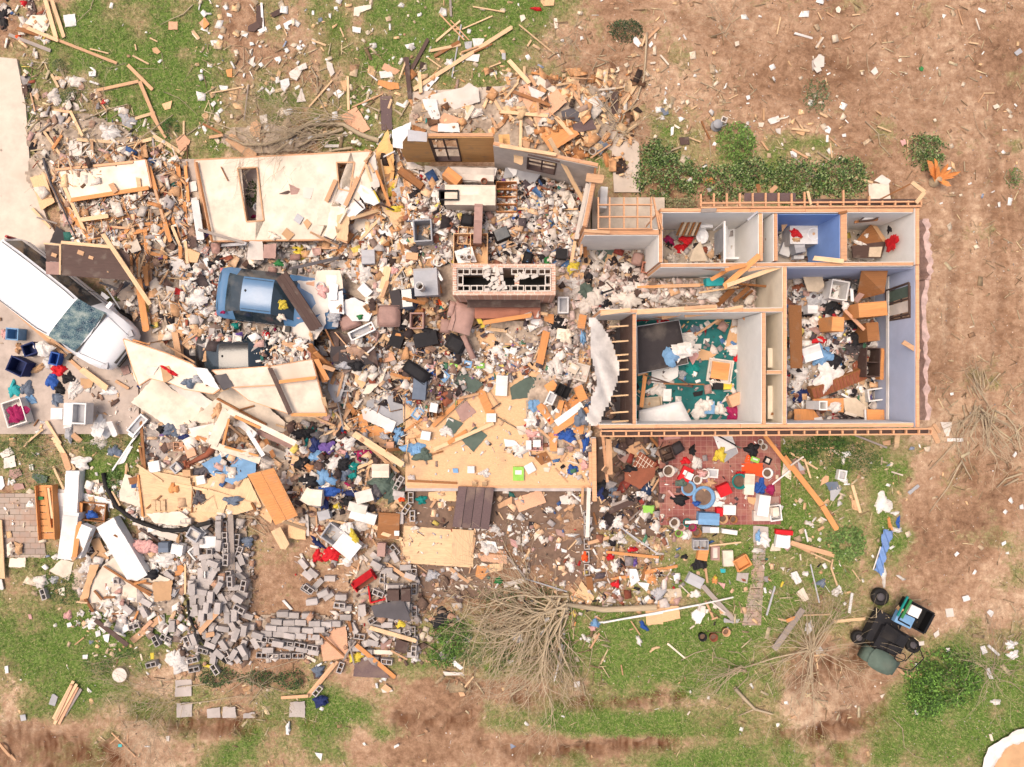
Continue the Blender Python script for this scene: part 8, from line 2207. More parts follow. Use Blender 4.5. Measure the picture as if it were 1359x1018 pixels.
PL("""1165,95,1359,345,26,org,.9;40,120,50,380,40,tan,1.4;180,720,270,640,6,gry;130,760,260,870,8,lgr;470,490,520,550,16,pnk;830,100,960,170,10,blk,.6;950,170,1000,190,8,grn_,.5;1220,450,1359,340,10,wht;340,380,400,320,12,pine;350,500,410,400,12,tan;400,180,405,300,8,lgr;20,750,70,700,6,wht;300,60,400,180,18,brn;440,120,560,110,20,pnk;0,330,80,390,40,tan;0,660,250,560,40,dkb;60,600,250,540,20,gry""")
# ---- soil and litter below the subfloor
V(600,620,.2063)
PN("""pine|0,395,140,405,125,635,0,630
ply|395,205,570,140,605,225,430,290|tilted pinkish plywood square below the subfloor
tan|290,240,385,185,385,235,300,265
ply|155,560,270,530,350,540,355,620,190,605|
org|160,630,240,630,235,680,190,725,150,700|bright orange wood offcut on the brush below the big plywood
pine|235,625,330,615,325,660,235,680
wht|185,470,280,480,300,540,190,540
off|330,745,450,715,480,735,335,775|pale grey board on the brush pile
osb|755,830,800,800,830,730,915,835,890,890,840,920,790,900|notched golden plywood offcut right of the brush pile
osb|1240,890,1357,850,1357,1010,1250,1010
crm|525,430,560,395,570,430,530,475
off|555,450,575,445,600,480,575,495
off|690,190,740,170,760,240,700,235
wht|600,260,650,265,650,290,605,290
mau|665,400,720,405,725,450,675,435
wht|670,490,700,490,690,525,665,520
wht|700,520,740,535,735,550,705,545
pnk|370,460,430,480,420,520,380,500
wht|1130,655,1190,655,1200,740,1150,765|torn off white panel beside the purple can
wht|1190,740,1270,745,1250,800
mau|980,800,1020,810,1000,850,970,840
lim|1225,245,1300,250,1290,300,1230,290
rus|1110,10,1310,0,1300,60,1210,140,1110,90
off|835,540,870,550,870,610,840,610
dkb|20,800,80,830,60,880,15,860
crm|590,950,615,925,620,985,600,990""",t=.02,pct=60)
V(600,620,.2063)
def grooved():
 z=.5;P=W_([(40,120),(272,130),(237,405),(0,385)],z);c=(sum(p[0]for p in P)/4,sum(p[1]for p in P)/4);o=empty('siding_board',(*c,z));lb='brown grey grooved board hanging down from the subfloor edge';L=[Vector((x-c[0],y-c[1],0))for x,y in P];f=lambda u,v:L[0].lerp(L[1],u).lerp(L[3].lerp(L[2],u),v)
 for i in range(4):m=MB();a,b=i/4+.008,i/4+.242;m.prism([tuple(f(*t)[:2])for t in((a,0),(b,0),(b,1),(a,1))],0,.03);m.build('board','shg',o)
 m=MB();m.prism([tuple((p*.99)[:2])for p in L],-.02,-.001);m.build('backing','trm',o);o.rotation_euler=(.1,0,0);fin(o,'board','shg',P,'board',lb);hset(P,z+.03)
grooved()
for x,s in((68,-2),(122,-4),(178,-6)):pass
BROW(860,280,870,700,5,-.05)
PL("""870,490,1010,450,22,tan;990,545,1330,580,18,org;745,530,800,470,8,pine;455,610,500,530,12,pine;1090,390,1325,560,8,lgr;980,380,1060,330,8,wht;1120,360,1210,275,8,gry;1250,670,1357,650,20,org;1220,730,1250,620,18,brn;1060,710,1140,700,18,org;880,130,870,450,24,off,.6;840,130,835,240,16,tan,.6;910,290,930,370,12,brn;
940,1000,1357,935,10,wht,,long thin white pole across the lower debris;370,590,480,720,14,gry;480,720,740,800,8,lgr;0,660,110,740,16,tan;120,640,110,680,8,tan;150,450,130,560,10,tan;180,550,350,560,8,brn;0,40,1,40,2,tan;300,290,330,340,8,pine;540,830,630,835,10,pine;720,880,745,930,12,wht;760,780,790,810,24,tan;880,700,890,790,40,brn;790,990,780,1018,20,org;
330,540,450,680,10,gry;700,1010,750,890,6,gry;1340,600,1357,560,14,brn;960,600,1000,660,16,crm;720,280,790,240,16,tan;770,170,840,230,10,wht""")
CL("""red|1022,580,22,22,0|small bright red cup below the thin orange plank
red|1055,755,35,25,0|red knitted rag in the lower middle debris
orr|855,580,22,35,0|orange traffic cone coloured rag on the block row
pur|1178,612,16,32,0|small purple can below the thin orange plank
red|1170,530,35,18,0|red ribbons under the thin orange plank
lgr|1055,810,25,25,0||paper_wad|paper
ltc|230,530,60,40,20||plastic_sheet|plastic
ltc|630,275,30,20,0||paper_wad|paper
wht|770,440,40,14,0||paper_wad|paper
grn|300,735,25,25,0|small green bag on the brush below the big plywood
off|715,755,25,20,0||paper_wad|paper
ltc|1215,175,30,20,0||paper_wad|paper
blk|960,150,60,80,0|black shadowy bag at the porch corner|plastic_bag|bag
nvy|960,170,30,50,0||plastic_bag|bag
ltc|1070,360,40,40,0||crumpled_cloth|cloth
ltc|1100,480,40,20,0||paper_wad|paper
ltc|270,400,40,30,0||insulation_tuft|insulation
yel|985,910,20,20,0||paper_wad|paper
org|1290,720,40,40,0||rag|cloth
lgr|1330,820,25,25,0||paper_wad|paper
sky|920,1000,25,20,0||paper_wad|paper
ltc|760,640,50,30,50||plastic_sheet|plastic
ltc|990,500,30,20,0||paper_wad|paper
ltc|1050,640,30,40,0||paper_wad|paper""")  # the heap at the porch corner is plain black
# ---- grass right below the patio
V(800,690,.206)
PN("""org|845,290,930,225,958,295,865,335|
osb|275,540,490,555,500,635,290,680|golden plywood sheet lying on the grass under the white pole
bge|390,450,500,440,510,500,400,530
wht|570,600,600,575,660,600,625,672,575,640|white torn card below the small framed square
wht|1210,340,1250,330,1280,400,1255,415,1215,375
crm|1245,470,1290,435,1330,510,1290,525
wht|165,315,215,315,240,390,190,415
wht|230,400,300,410,285,455,265,420
wht|65,470,105,445,115,490,85,515
tan|745,570,790,565,790,600,755,605
pnk|735,400,790,410,780,445
con|865,340,940,340,930,410,860,390
off|1140,305,1170,305,1165,330
crm|0,550,35,545,30,590,0,590
wht|585,130,680,130,680,195,585,195
lgr|775,640,885,640,870,665,780,660
cyn|755,315,790,315,790,340,760,340
mau|1115,60,1220,70,1230,95,1120,90
kra|130,380,150,370,150,395
wht|530,5,640,5,640,25,530,25
wht|1120,100,1210,95,1200,180,1115,165
crm|1090,150,1145,160,1145,200,1075,200""",t=.015,pct=60)
BX("""org|645,220,65,80,10,.2|orange wooden drawer upper left of the black pot plant|box|drawer|drawer
org|900,280,95,75,-30,.22|orange drawer alone at the right of the grass below the patio|tub|drawer|drawer
mau|725,215,55,90,0,.15|pink and brown picture frame on the grass below the patio|frame|picture_frame|frame
crm|810,250,65,100,-3,.2|cream lamp shade shaped box on the grass|box|carton|box
lgr|635,160,95,65,0,.3|grey and white wire cage box on the grass|open|crate|crate
lgr|595,393,105,70,27,.2|pale blue grey lid on the grass below the drawers|box|carton|box
wht|1160,140,85,80,8,.2|white box with pink papers right of the stone path|box|carton|box
red|1170,80,110,30,5,.15|flat red box above the white one, right of the stone path|box|carton|box
off|635,570,40,40,10,.1|small framed square above the white torn card|frame|picture_frame|frame""")
PO("""blk|645,758,26,.25|black plant pot, left of three on the lower grass
rus|716,760,26,.25|terracotta plant pot, middle of three on the lower grass
tan|798,726,26,.25|pale terracotta pot, right of three on the lower grass
mag|580,50,24,.2|magenta pot on the grass just below the patio
off|465,20,30,.25|white ringed pot beside the patio's lower left corner""")
CL("""blk|625,290,55,45,0|black leafy pot plant on the grass|dried_flowers|flowers
blu|265,685,18,45,-40|blue rolled paper at the corner of the golden plywood
red|50,240,26,24,0||rag|cloth
pur|205,275,20,30,0||rag|cloth
ltc|235,780,18,40,-20||paper_wad|paper
ltc|1040,130,50,50,20|pinkish white papers on the stone path|paper_heap|paper
sky|1005,110,20,40,0||rag|cloth
ltc|1000,200,40,20,0||paper_wad|paper
red|190,195,40,16,0||rag|cloth
org|725,390,20,30,0||rag|cloth
ltc|600,480,40,30,0||crumpled_cloth|cloth
lgr|360,480,45,45,0|ring of coiled white wire on the golden plywood
yel|730,375,14,12,0||rag|cloth
ltc|540,95,35,35,0||paper_wad|paper
blk|530,240,25,18,0||plastic_bag|bag
ltc|1325,20,25,15,0||paper_wad|paper
ltc|1310,350,25,18,0||paper_wad|paper
ltc|1335,690,22,35,20||plastic_sheet|plastic""")
PL("""685,165,890,143,10,pine;20,205,360,240,16,org;270,340,480,295,18,org;250,380,280,280,16,brn;660,310,672,405,14,tan;640,420,840,640,30,gry;300,850,350,815,10,pine;415,795,530,890,9,crm;1055,610,1108,425,10,lgr;660,520,715,640,14,tan;700,640,740,625,10,tan;1210,145,1357,215,22,tan;1270,220,1275,260,8,crm;0,660,620,545,10,wht;620,545,840,497,9,ltc;
1145,430,1160,395,12,yel;1040,435,1048,470,14,wht;210,580,400,570,10,kra;160,360,60,380,14,org;560,700,590,680,8,crm;690,520,790,600,10,off;180,650,240,740,8,tan;500,420,570,490,6,crm;1300,60,1320,140,10,wht;840,660,780,635,12,lgr""")
BR("""270,500,180,560,150,600|.02
330,340,370,420,320,400,330,340|.02
1030,410,1080,350,1130,330|.01
340,480,420,470,430,500,350,520|.012""")
# ---- right yard
V(1040,560,.2358)
PN("""slt|230,340,300,335,315,375,260,390|slate blue card beside the white wire rack
lgr|260,385,330,370,280,445,262,440
wht|325,170,370,165,380,185,345,200
tan|235,302,255,305,250,335,205,360,215,320
lgr|695,395,755,350,765,362,710,410|short grey board alone on the lawn right of the house
wht|920,92,1008,92,1008,110,920,110|white bar with brackets on the churned soil
wht|1285,190,1305,165,1312,180,1298,200
tan|245,690,270,675,290,700,265,722
wht|38,850,70,838,102,895,70,915
crm|75,955,110,930,140,995,120,1010
wht|270,970,310,915,325,935,300,985
off|135,575,160,568,172,580,150,586
wht|1325,470,1345,462,1350,490,1328,490
wht|958,745,975,728,988,740,968,758
wht|1225,680,1248,668,1250,685,1230,698
wht|1005,985,1030,972,1050,990,1020,1008
off|880,0,945,0,930,80,915,80
tan|380,440,420,435,420,500,385,490
wht|0,640,38,640,35,705,0,705
mau|10,210,80,200,120,290,60,300
lgr|70,210,120,270,90,275
tan|555,110,600,100,600,130,560,130""",t=.02,pct=60)
BX("""wht|330,300,48,58,10,.2|small white tray with a brown centre on the grass|frame|tray|tray""")
CL("""ltc|565,465,55,60,-20|white and blue crumpled awning end on the lawn|tarp_scrap|tarp
ltc|635,515,30,12,0|white strip of awning near the blue cloth|tarp_scrap|tarp
blu|650,570,12,45,0|thin blue strip of awning|tarp_scrap|tarp
ltc|645,612,32,18,0|white lower flap of the torn awning|tarp_scrap|tarp
ltc|568,870,15,65,0||plastic_sheet|plastic
org|600,565,10,35,0||rag|cloth
slt|215,910,35,25,0||rag|cloth
ltc|340,215,12,28,0||paper_wad|paper""",hs=.25)
def awning():
 V(1040,560,.2358);P0=[(552,598),(618,612),(570,768),(548,870),(500,830),(540,700)];z=.12;P=W_(P0,z);c=(sum(p[0]for p in P)/6,sum(p[1]for p in P)/6);n=30;xs=[p[0]for p in P];ys=[p[1]for p in P];gx=np.linspace(min(xs),max(xs),n);gy=np.linspace(min(ys),max(ys),44);MX,MY=np.meshgrid(gx,gy);ok=inpoly(MX,MY,P);Z=.12*fbm(MX*3,MY*.9,3,3)+.05*np.sin((MX*3+MY)*9)
 o=empty('awning',(*c,z));lb='long strip of blue awning cloth on the lawn above the utility cart';tag(o,lb,'awning');m=MB()
 for j in range(44):
  for i in range(n):m.v.append((MX[j,i]-c[0],MY[j,i]-c[1],float(Z[j,i])))
 for j in range(43):
  for i in range(n-1):
   if ok[j,i]and ok[j+1,i+1]and ok[j+1,i]and ok[j,i+1]:m.f.append((j*n+i,j*n+i+1,(j+1)*n+i+1,(j+1)*n+i));m.m.append(0)
 m.build('cloth','awn',o,True);a,b=P[0],P[3];m=MB();m.tube([(P[5][0]-c[0],P[5][1]-c[1],.06),(P[4][0]-c[0],P[4][1]-c[1],.05)],.02,5);m.build('hem','ltc',o);fin(o,'awning','blu',P,'awning',lb)
mat('awn','blue_awning_cloth',(118,152,206),'fabric');awning();V(1040,560,.2358)
PL("""0,195,215,470,30,org,.25,long orange rafter pointing down to the right below the house corner;215,470,300,608,30,org,.12;40,680,285,750,26,tan;150,735,270,790,8,pine;275,770,265,820,8,pine;265,820,300,920,9,pine;385,355,430,510,16,pine;400,75,580,145,10,gry;645,55,630,145,22,pine,.5;100,148,285,145,10,tan;30,170,190,265,10,pine;115,205,150,315,9,pine;0,270,110,195,9,off;
270,155,310,185,10,crm;840,20,870,120,14,tan;875,60,840,10,18,tan,.9;150,800,200,1018,7,lgr;150,0,155,60,20,gry;585,540,610,610,12,org;605,280,670,300,8,crm;385,830,430,895,5,pine;190,610,225,590,14,tan;760,170,800,150,6,tan""")
BR("""970,115,900,190,820,270|.03
1000,225,930,360,820,512|.028
1000,225,960,280,920,340|.02
1000,215,1060,325|.03
970,90,990,200|.02
1080,0,1050,80,1080,120|.03
990,0,975,90|.03
1285,0,1320,60,1335,165|.025
1340,290,1250,320,1200,370|.04
1320,320,1240,360|.04
1240,680,1200,800|.015
1050,120,1040,200,1070,300|.015""")
V(1220,380,.2356)
BR("""305,490,330,570,410,700|.035
340,670,320,780,290,850,320,890|.03
245,670,260,740,215,820|.03
320,640,290,720|.02
350,680,375,740,385,900|.03
425,700,490,730,540,790,575,930|.035
270,560,295,620|.02
80,490,120,485,195,525|.012
125,150,130,220|.012
455,490,400,550|.03
150,685,175,720,240,725|.012
300,560,345,640|.025""")
V(0,0,1)
twigs('brush_heap','uprooted branches and pale sticks on the soil right of the house',1300,548,.3,22,.03,200,340,1.6)
twigs('brush_heap','fan of short branches above the uprooted sticks',1298,515,.25,12,.02,60,150,.9)
twigs('brush_heap','brown brush heap at the right edge above the corner tarpaulin',1325,885,.5,26,.014,0,360,1.6)
twigs('fallen_tree','bare fallen tree crown in the lower centre, its twigs fanned to the left',745,800,.35,30,.05,150,255,3.2,depth=3,trunk=([(870,805),(800,808),(745,800)],[.11,.1,.07]))
twigs('fallen_tree','second bare crown below the first, hanging towards the lawn',740,845,.4,20,.03,215,300,1.9)
twigs('fallen_tree','bare pale branch crown right of the lower lawn, twigs in all directions',1073,858,.15,46,.02,0,360,2.3,depth=2)
twigs('fallen_tree','feathery branch lying on the lawn with its tips to the left',985,885,.1,12,.02,170,215,1.9,trunk=([(1070,862),(1025,872),(985,885)],[.03,.025,.02]))
V(540,740,.2732)
BR("""900,360,900,450,880,560,830,640|.015
470,130,600,300|.03
440,170,560,250,640,310|.03
680,200,720,290,790,300|.025
780,170,800,250,810,330|.025
630,190,700,190|.01""")
PN("""wht|500,350,535,350,570,410,545,415,510,385
wht|750,420,770,430,745,525,730,510|
off|175,550,270,560,280,575,185,570
wht|215,510,235,500,275,535,260,545
wht|675,270,690,255,690,310,665,315
off|470,130,580,100,580,115,475,145
wht|480,495,520,500,500,515
ltc|810,605,840,600,840,630,815,630
tan|250,655,275,650,285,670,260,675""")
PL("""720,480,740,370,14,pine;705,570,740,530,8,pine;890,440,935,365,9,tan;275,635,325,575,8,pine;210,50,300,120,14,tan;755,440,715,600,6,wht;1080,350,1100,345,5,tan;1040,520,1048,570,6,kra;265,610,285,635,5,pine;670,560,690,470,7,pine;570,130,560,120,4,tan""")
CL("""blk|170,300,60,50,-20|black rubbish bag left of the fallen tree crown|rubbish_bag|bag
ltc|535,380,30,35,0||paper_wad|paper
sky|915,325,28,22,0||rag|cloth
pnk|905,345,22,16,0||rag|cloth
grn|445,115,22,18,0||rag|cloth
lgr|120,90,40,25,-20||plastic_sheet|plastic""")
V(850,780,.2338)
BR("""535,570,600,640,650,690,750,718|.07|thick forked log lying on the lower lawn
640,692,555,728|.03
230,412,310,370,390,350|.02
410,395,480,405,540,440|.015
500,360,560,370,610,415|.015
730,420,760,490,750,570|.015
800,380,820,450,810,540|.015
950,400,950,600,970,680|.015
860,620,850,680,900,740|.015
550,570,610,510,615,480|.02
740,905,790,1018|.01
880,740,850,755|.02
740,780,710,865|.015
640,430,620,470|.01""")
PL("""755,350,920,120,34,gry,.12;920,155,1070,150,8,pine;780,175,870,195,10,pine;155,315,250,398,8,crm;715,155,760,0,10,lgr;60,345,110,335,10,pine;265,720,280,700,8,crm;985,385,1050,378,8,pine;995,395,1005,460,8,pine""")
PN("""wht|940,225,975,205,985,230,950,255
off|990,345,1020,330,1040,360,1000,382
org|825,180,880,160,870,180,830,200
wht|290,150,320,120,350,180,320,205
off|340,110,370,105,365,140,340,140""")
V(1050,740,.273)
BX("""sky|552,304,84,56,25,.2|pale blue lid lying in the bed of the utility cart|box|carton|box
wht|600,262,56,50,25,.15|white papers in the bed of the utility cart|box|carton|box
tan|545,262,30,24,25,.2|small red and tan box in the bed of the utility cart|box|carton|box""",z=.75)
PN("""osb|570,575,600,545,640,570,610,608|small square of golden board on the grass left of the green bush
wht|830,190,860,182,870,205,838,215
off|750,250,785,245,790,285,755,290
wht|950,265,965,252,985,265,970,290
wht|918,432,940,428,955,460,930,470
wht|600,512,615,510,620,535,602,535
off|620,410,645,405,645,425,622,428
off|690,370,715,350,720,375,700,390
off|305,720,318,718,315,730
wht|600,742,615,740,620,762,602,762
crm|430,670,455,662,440,685
wht|750,440,770,438,770,458,752,458
wht|940,540,960,535,985,590,965,590""",pct=60)
CL("""wht|1070,425,34,24,0|upper one of two shiny white bags on the brush at the right edge|plastic_bag|bag
wht|1085,475,32,24,0|lower one of two shiny white bags on the brush at the right edge|plastic_bag|bag
ltc|1000,705,30,15,0||paper_wad|paper
ltc|90,345,22,30,0||paper_wad|paper
ltc|220,170,20,20,0||paper_wad|paper""")
PL("""490,512,545,565,12,tan;965,855,975,890,12,crm;955,425,1010,475,12,wht;280,270,295,170,12,wht;200,310,360,295,14,pine;150,470,110,475,6,pine;0,780,20,770,12,tan""")
BR("""490,780,540,830,550,920,600,965,655,980|.014
520,770,545,800|.01
800,670,920,640|.015
1060,600,1132,660|.015
0,860,60,920|.01""")
# white rimmed tarpaulin in the bottom right corner
def corner():
 o=empty('tarpaulin_pool',(*w2(1372,1032,.1),.05));tag(o,'round tan tarpaulin with a pale grey rim in the bottom right corner','tarpaulin');m=MB();m.lathe([(0,.05),(1.1,.12),(1.6,.1)],n=40);m.build('tan_centre','kra',o,True);m=MB()
 vs=[];n=60
 for i in range(5):
  for k in range(n):a=6.2832*k/n;r_=1.5+i*.11+.05*math.sin(a*9+i);vs.append((r_*math.cos(a),r_*math.sin(a)*.9,.1+.12*math.sin(i/4*3.14)+.03*math.sin(a*23+i)))
 m.add(vs,[(i*n+k,(i+1)*n+k,(i+1)*n+(k+1)%n,i*n+(k+1)%n)for i in range(4)for k in range(n)]);m.build('rim','ltc',o,True)
corner()
# ---- shrubs
V(0,0,1)
G1=[(58,84,42),(88,120,58),(116,148,76),(44,66,34),(158,176,122)];G2=[(110,146,68),(136,168,86),(88,124,54)]
leaves('shrub','dark leafy shrub behind the house, left part of the row',[(885,232,46,34,.7),(872,200,26,20,.5)],700,G1,.075)
leaves('shrub','dark leafy shrub behind the house above the bathrooms',[(960,240,48,26,.7),(1000,225,30,22,.6)],700,G1,.075)
leaves('shrub','dark leafy shrub behind the blue bathroom',[(1060,238,50,32,.7)],700,G1,.075)
leaves('shrub','dark leafy shrub at the right end of the back row',[(1120,232,40,30,.6)],650,G1,.075)
leaves('shrub','light green leafy shrub right of the roof ventilator',[(982,186,26,28,.8)],1000,G2,.07)
leaves('shrub','green bush beside the orange splintered stump',[(1235,198,28,26,.6)],700,G1,.07)
leaves('shrub','dark shrub near the top edge, right of centre',[(832,37,24,17,.5)],900,[(58,80,48),(74,96,58),(46,62,40)],.06)
leaves('shrub','low green weeds on the dirt, upper right',[(1085,125,20,24,.2)],400,[(80,104,66),(100,124,80)],.06)
leaves('shrub','pale shredded conifer branch against the back wall',[(900,268,28,14,.6)],900,[(150,150,110),(120,128,86),(170,160,120)],.06)
leaves('shrub','broad leafy green bush in the lower right',[(1262,905,52,42,.8),(1235,925,30,34,.6)],800,[(74,108,44),(100,142,58),(126,170,74),(56,84,36)],.075)
leaves('shrub','green bush left of the fallen tree crown',[(600,848,26,30,.6),(585,872,18,18,.4)],800,[(84,122,50),(110,150,64),(64,92,42)],.065)
leaves('shrub','green undergrowth beneath the fallen tree crown',[(650,860,60,30,.35),(690,800,60,30,.3)],420,[(96,116,66),(76,98,54),(130,140,92)],.06)
leaves('shrub','grassy clump beside the long orange rafter',[(1125,722,28,26,.35)],700,[(110,140,72),(134,160,92),(90,120,60)],.1)
leaves('shrub','leafy weeds along the lower house wall',[(1100,588,26,12,.35),(1065,600,26,16,.3)],600,[(84,118,54),(64,94,44)],.08)
leaves('shrub','dark weeds right of the patio',[(1130,610,44,26,.3)],450,[(72,98,50),(90,116,62)],.06)
leaves('shrub','green conifer sprig at the upper left, under fallen planks',[(78,84,14,10,.4),(90,125,16,14,.4)],900,[(70,92,52),(100,116,74),(130,132,90)],.05)
leaves('shrub','green tuft beside the grey conduit at upper left',[(224,168,13,16,.4)],900,[(80,116,50),(60,92,40)],.06)
leaves('shrub','small green tuft right of the right yard track',[(1350,235,12,14,.3)],500,[(90,120,62)],.06)
# orange splintered stump
X,Y=w2(1247,238,.3);o=empty('splintered_stump',(X,Y,0));tag(o,'bright orange freshly splintered tree stump right of the house corner','tree stump');m=MB();m.lathe([(.2,0),(.15,.2),(.1,.3),(0,.3)],n=10);m.build('base','bar',o,True)
mat('spl','fresh_orange_wood',(232,150,82),'wood',var=.35)
for k,(dx,dy,l,w)in enumerate([(-.6,.6,.9,.3),(-.35,.75,.8,.18),(.6,.2,.7,.16),(.3,-.35,.5,.2),(-.1,-.2,.4,.25),(.15,.5,.6,.2),(.45,.45,.5,.12),(-.25,.35,.6,.26),(-.8,.3,.5,.05),(.7,.05,.5,.06)]):
 d=Vector((dx,dy,.35)).normalized();m=MB();s=Vector((-d.y,d.x,0))*w/2;p=d*l
 m.add([(-s).to_tuple(),s.to_tuple(),(p*.6+s*1.1+Vector((0,0,.04))).to_tuple(),(p+s*.1).to_tuple(),(p*.8-s*.9).to_tuple(),(-s*.5+Vector((0,0,-.04))).to_tuple(),(p*.6+Vector((0,0,-.05))).to_tuple()],[(0,1,2,3,4),(1,0,5),(2,1,5,6),(3,2,6),(4,3,6),(0,4,6,5)]);b_=m.build('splinter','spl',o);b_.location=(0,0,.22)
PN("""crm|1152,243,1180,244,1182,267,1153,267|cream cloth sheet at the back wall beside the top right room
off|1170,232,1182,240,1178,246,1160,240""")
PL("1133,235,1158,243,3,pine;1100,245,1080,232,2,tan;1080,240,1100,238,2.5,tan;1050,205,1080,235,2,gry")
BR("1085,202,1105,215,1120,238,1135,255|.03")
# ================================================================ LABELS that single each thing out
LMK=[('white minivan',80,410),('blue sedan',350,388),('black car',310,475),('brick chimney',669,375),('cream garage wall',370,262),('leaning cream panel',145,240),('dark brown roof board',125,350),
    ('honey panelling',515,235),('kitchen worktop',620,258),('kitchen back wall',625,200),('breakfast room window',720,222),('washing machine',567,375),('overturned armchair',615,430),('broad orange plank',712,480),
    ('torn ceiling sheet',800,490),('toppled orange dresser',750,545),('diamond shaped green carpet',630,580),('grey enamelled panel',520,545),('clothes pile',430,610),('triangle of cream window trim',320,590),('large cream drywall sheet',235,540),
    ('pale bluish white sheet',320,625),('louvred double door',362,662),('concrete pad',215,595),('golden plywood corner',215,665),('long curved black pipe',160,690),('tall white shelf box',92,665),('white slanting cupboard side',162,730),('orange slatted crate',60,680),
    ('paver path',25,700),('lower left drywall',170,795),('heap of grey blocks',275,790),('hollow block row',303,720),('tree stump',158,895),('bundle of pale planks',88,930),('low hedge',320,905),('folded plywood panel',443,855),
    ('two red cushions',432,738),('red tray',487,768),('right block row',548,790),('big golden plywood sheet',582,723),('brown grooved board',627,673),('tilted pinkish plywood square',702,664),('fallen tree crown',690,840),('notched plywood offcut',772,790),
    ('bright red jacket',1187,323),('blue bathroom basin',1080,310),('toilet',932,312),('glass shower',975,315),('turquoise box lid',948,373),('dark box spring',880,460),('white mattress',885,550),('framed orange drawer',955,492),('cubbyhole rack',1167,482),
    ('slatted dresser front',1113,510),('brown standing door',1055,445),('two pane window frame',1192,398),('red patterned rug',850,624),('big blue bowl',934,660),('orange folder',998,623),('long pale blue box',940,688),('plywood under white pole',880,815),
    ('three plant pots',948,845),('stone path',1005,770),('long orange rafter',1075,640),('blue awning cloth',1172,735),('utility cart',1185,838),('broad green bush',1262,905),('corner tarpaulin',1340,1000),('uprooted sticks',1300,550),('orange splintered stump',1247,238),
    ('roof ventilator',953,163),('light green shrub',985,190),('grey paving shards',1085,85),('bright green wrapper',1223,91),('curved sapling trunk',855,90),('splintered plywood pile',725,145),('broken white siding',600,140),('long lawn plank',620,80),('orange nail-pocked plywood',470,158),
    ('thick fallen limb',400,190),('white lawn board',92,27),('driveway',15,180),('concrete apron',110,560),('magenta laundry basket',20,545),('navy tub',22,487),('porch framing grid',830,285),('feathery branch',985,885),('bare branch crown',1073,858),('forked log',1000,935),('top twig tangle',752,62)]
LW=[(n,*w2(x,y,.4))for n,x,y in LMK]
DIR=['right of','above and right of','above','above and left of','left of','below and left of','below','below and right of']
ORI=['lying left to right','slanting up to the right','pointing up and down','slanting down to the right']
def lmdesc(x,y,k):
 d=sorted((hy_(x-a,y-b),n,a,b)for n,a,b in LW)[k];
 if d[0]<.35:return 'on the '+d[1]
 a=math.degrees(math.atan2(y-d[3],x-d[2]))%360;return DIR[int((a+22.5)//45)%8]+' the '+d[1]
# planks beyond the 300 largest become one object of small splintered lumber
def merge_rest(kind,keep,name,label):
 L=sorted([(a[4],o.name)for o,a in ALL if a[0]==kind and not a[6]],reverse=True)[max(0,keep-sum(1 for o,a in ALL if a[0]==kind and a[6])):]
 nm={n for _,n in L}
 if not nm:return
 bpy.context.view_layer.update();vs,fs_,ms,mats=[],[],[],[]
 for n in nm:
  o=D_O[n];M=Matrix.Translation(o.location)@o.rotation_euler.to_matrix().to_4x4();b=len(vs);vs+=[tuple(M@v.co)for v in o.data.vertices];m_=o.data.materials[0]
  if m_ not in mats:mats.append(m_)
  for p in o.data.polygons:fs_.append(tuple(i+b for i in p.vertices));ms.append(mats.index(m_))
 ALL[:]=[(o,a)for o,a in ALL if o.name not in nm]
 for n in nm:D_O.remove(D_O[n])
 me=bD.meshes.new(name);me.from_pydata(vs,[],fs_);[me.materials.append(m)for m in mats];me.polygons.foreach_set('material_index',ms);me.update();o=D_O.new(name,me);S.collection.objects.link(o);tag(o,label,kind='stuff')
merge_rest('timber plank',298,'splintered_lumber','short splintered lumber and lath strewn all over the wreck')
merge_rest('cinder block',298,'block_rubble','hollow block rubble');merge_rest('drywall sheet',298,'drywall_rubble','small broken drywall pieces')
for o,a in ALL:
 if a[6]and any(t in a[6]for t in('stepping stone','paving shard','flat pinkish')):o.name='paving_stone'
seen={};todo=[]
for o,(kind,word,x,y,L_,A,lab)in ALL:
 if lab:seen.setdefault(lab,[]).append(o);continue
 todo.append((o,kind,word,x,y,L_,A))
cnt={}
lvl={}
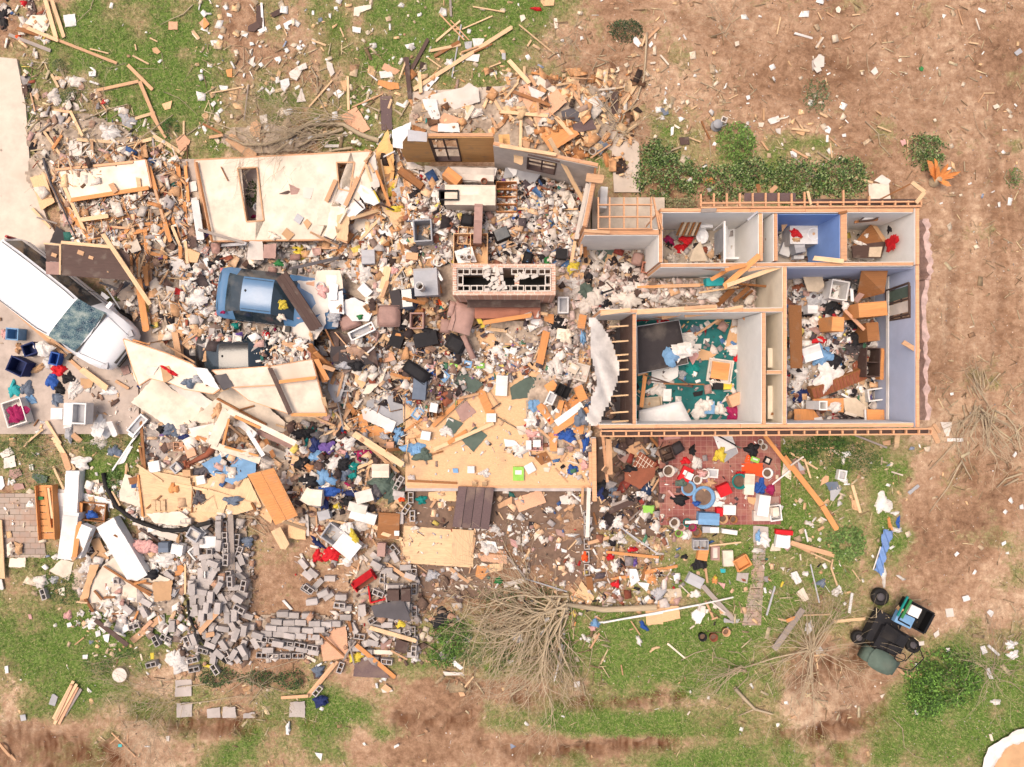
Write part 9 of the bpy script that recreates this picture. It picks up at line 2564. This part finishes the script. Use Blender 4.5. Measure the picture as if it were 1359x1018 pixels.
def mk(t,v):
 o,kind,word,x,y,L_,A=t;kd=kind.replace('timber ','')
 w=word.replace('pale cloth','white').replace(' bark','').split();kk=kd.split();base_=' '.join([w_ for w_ in w if w_ not in kk]+kk)
 size='tiny' if L_<.28 else 'small' if L_<.6 else '' if L_<1.3 else 'long' if kind in('timber plank','fallen branch')else 'large'
 s=(size+' ' if size else '')+base_
 elong=kind in('timber plank','fallen branch')
 if v>=1 and elong:s+=' '+ORI[int(((math.degrees(A)%180)+22.5)//45)%4]
 s+=' '+lmdesc(x,y,0)
 if v>=2 and len(s.split())<11:s+=', towards the '+sorted((hy_(x-a,y-b),n)for n,a,b in LW)[1][1]
 if len(s.split())>14:s=' '.join(w_ for w_ in s.split()if w_ not in('the','of','and'))
 return s
for v in(0,1,2):
 cur={}
 for t in todo:
  if lvl.get(t[0].name,0)<v:continue
  cur.setdefault(mk(t,v),[]).append(t)
 for s,ts in cur.items():
  if len(ts)==1 and s not in seen:ts[0][0]['label']=s;seen[s]=[ts[0][0]];lvl[ts[0][0].name]=-1
  else:
   for t in ts:lvl[t[0].name]=v+1
rest={}
for t in todo:
 if lvl.get(t[0].name,0)>0:rest.setdefault(mk(t,1),[]).append(t)
ORDN=['nearest','second nearest','third nearest','fourth nearest','fifth nearest','sixth nearest','seventh nearest','eighth nearest','ninth nearest','tenth nearest']
for s,ts in rest.items():
 ts.sort(key=lambda t:min(hy_(t[3]-a,t[4]-b)for n,a,b in LW))
 for i,t in enumerate(ts):t[0]['label']=s+', '+(ORDN[i]if i<10 else '%dth nearest'%(i+1))
from collections import Counter
kc=Counter(t[1]for t in[(o,k[0])for o,k in ALL])
GR={'timber plank':'loose planks strewn through the wreck','board sheet':'broken boards and sheets','torn sheet':'torn sheets','metal sheet':'grey metal and plastic sheets','plywood sheet':'broken plywood sheets','wooden board':'broken wooden boards','cardboard sheet':'cardboard sheets','roof shingle':'dark roof shingles','paving stone':'paving stones','clay tile':'mauve tiles','carpet scrap':'carpet scraps','slate sheet':'slate blue sheets','drywall sheet':'broken drywall sheets','fallen branch':'fallen branches','crumpled cloth':'crumpled clothes and cloths','carton':'boxes and cartons','paper wad':'crumpled papers','plant pot':'plant pots',
   'insulation tuft':'tufts of torn insulation','book':'books and papers','plastic bag':'plastic bags','rag':'small rags','bowl':'bowls and dishes','brush heap':'heaps of twigs','shrub':'shrubs and weeds','tarp scrap':'scraps of blue tarpaulin','drawer':'loose drawers','fallen wall panel':'fallen wall panels','picture frame':'picture frames','storage tub':'storage tubs','crumpled sheet':'crumpled sheets'}
for o,k in ALL:
 if k[0]in GR and 'group' not in o.keys():o['group']=GR[k[0]]
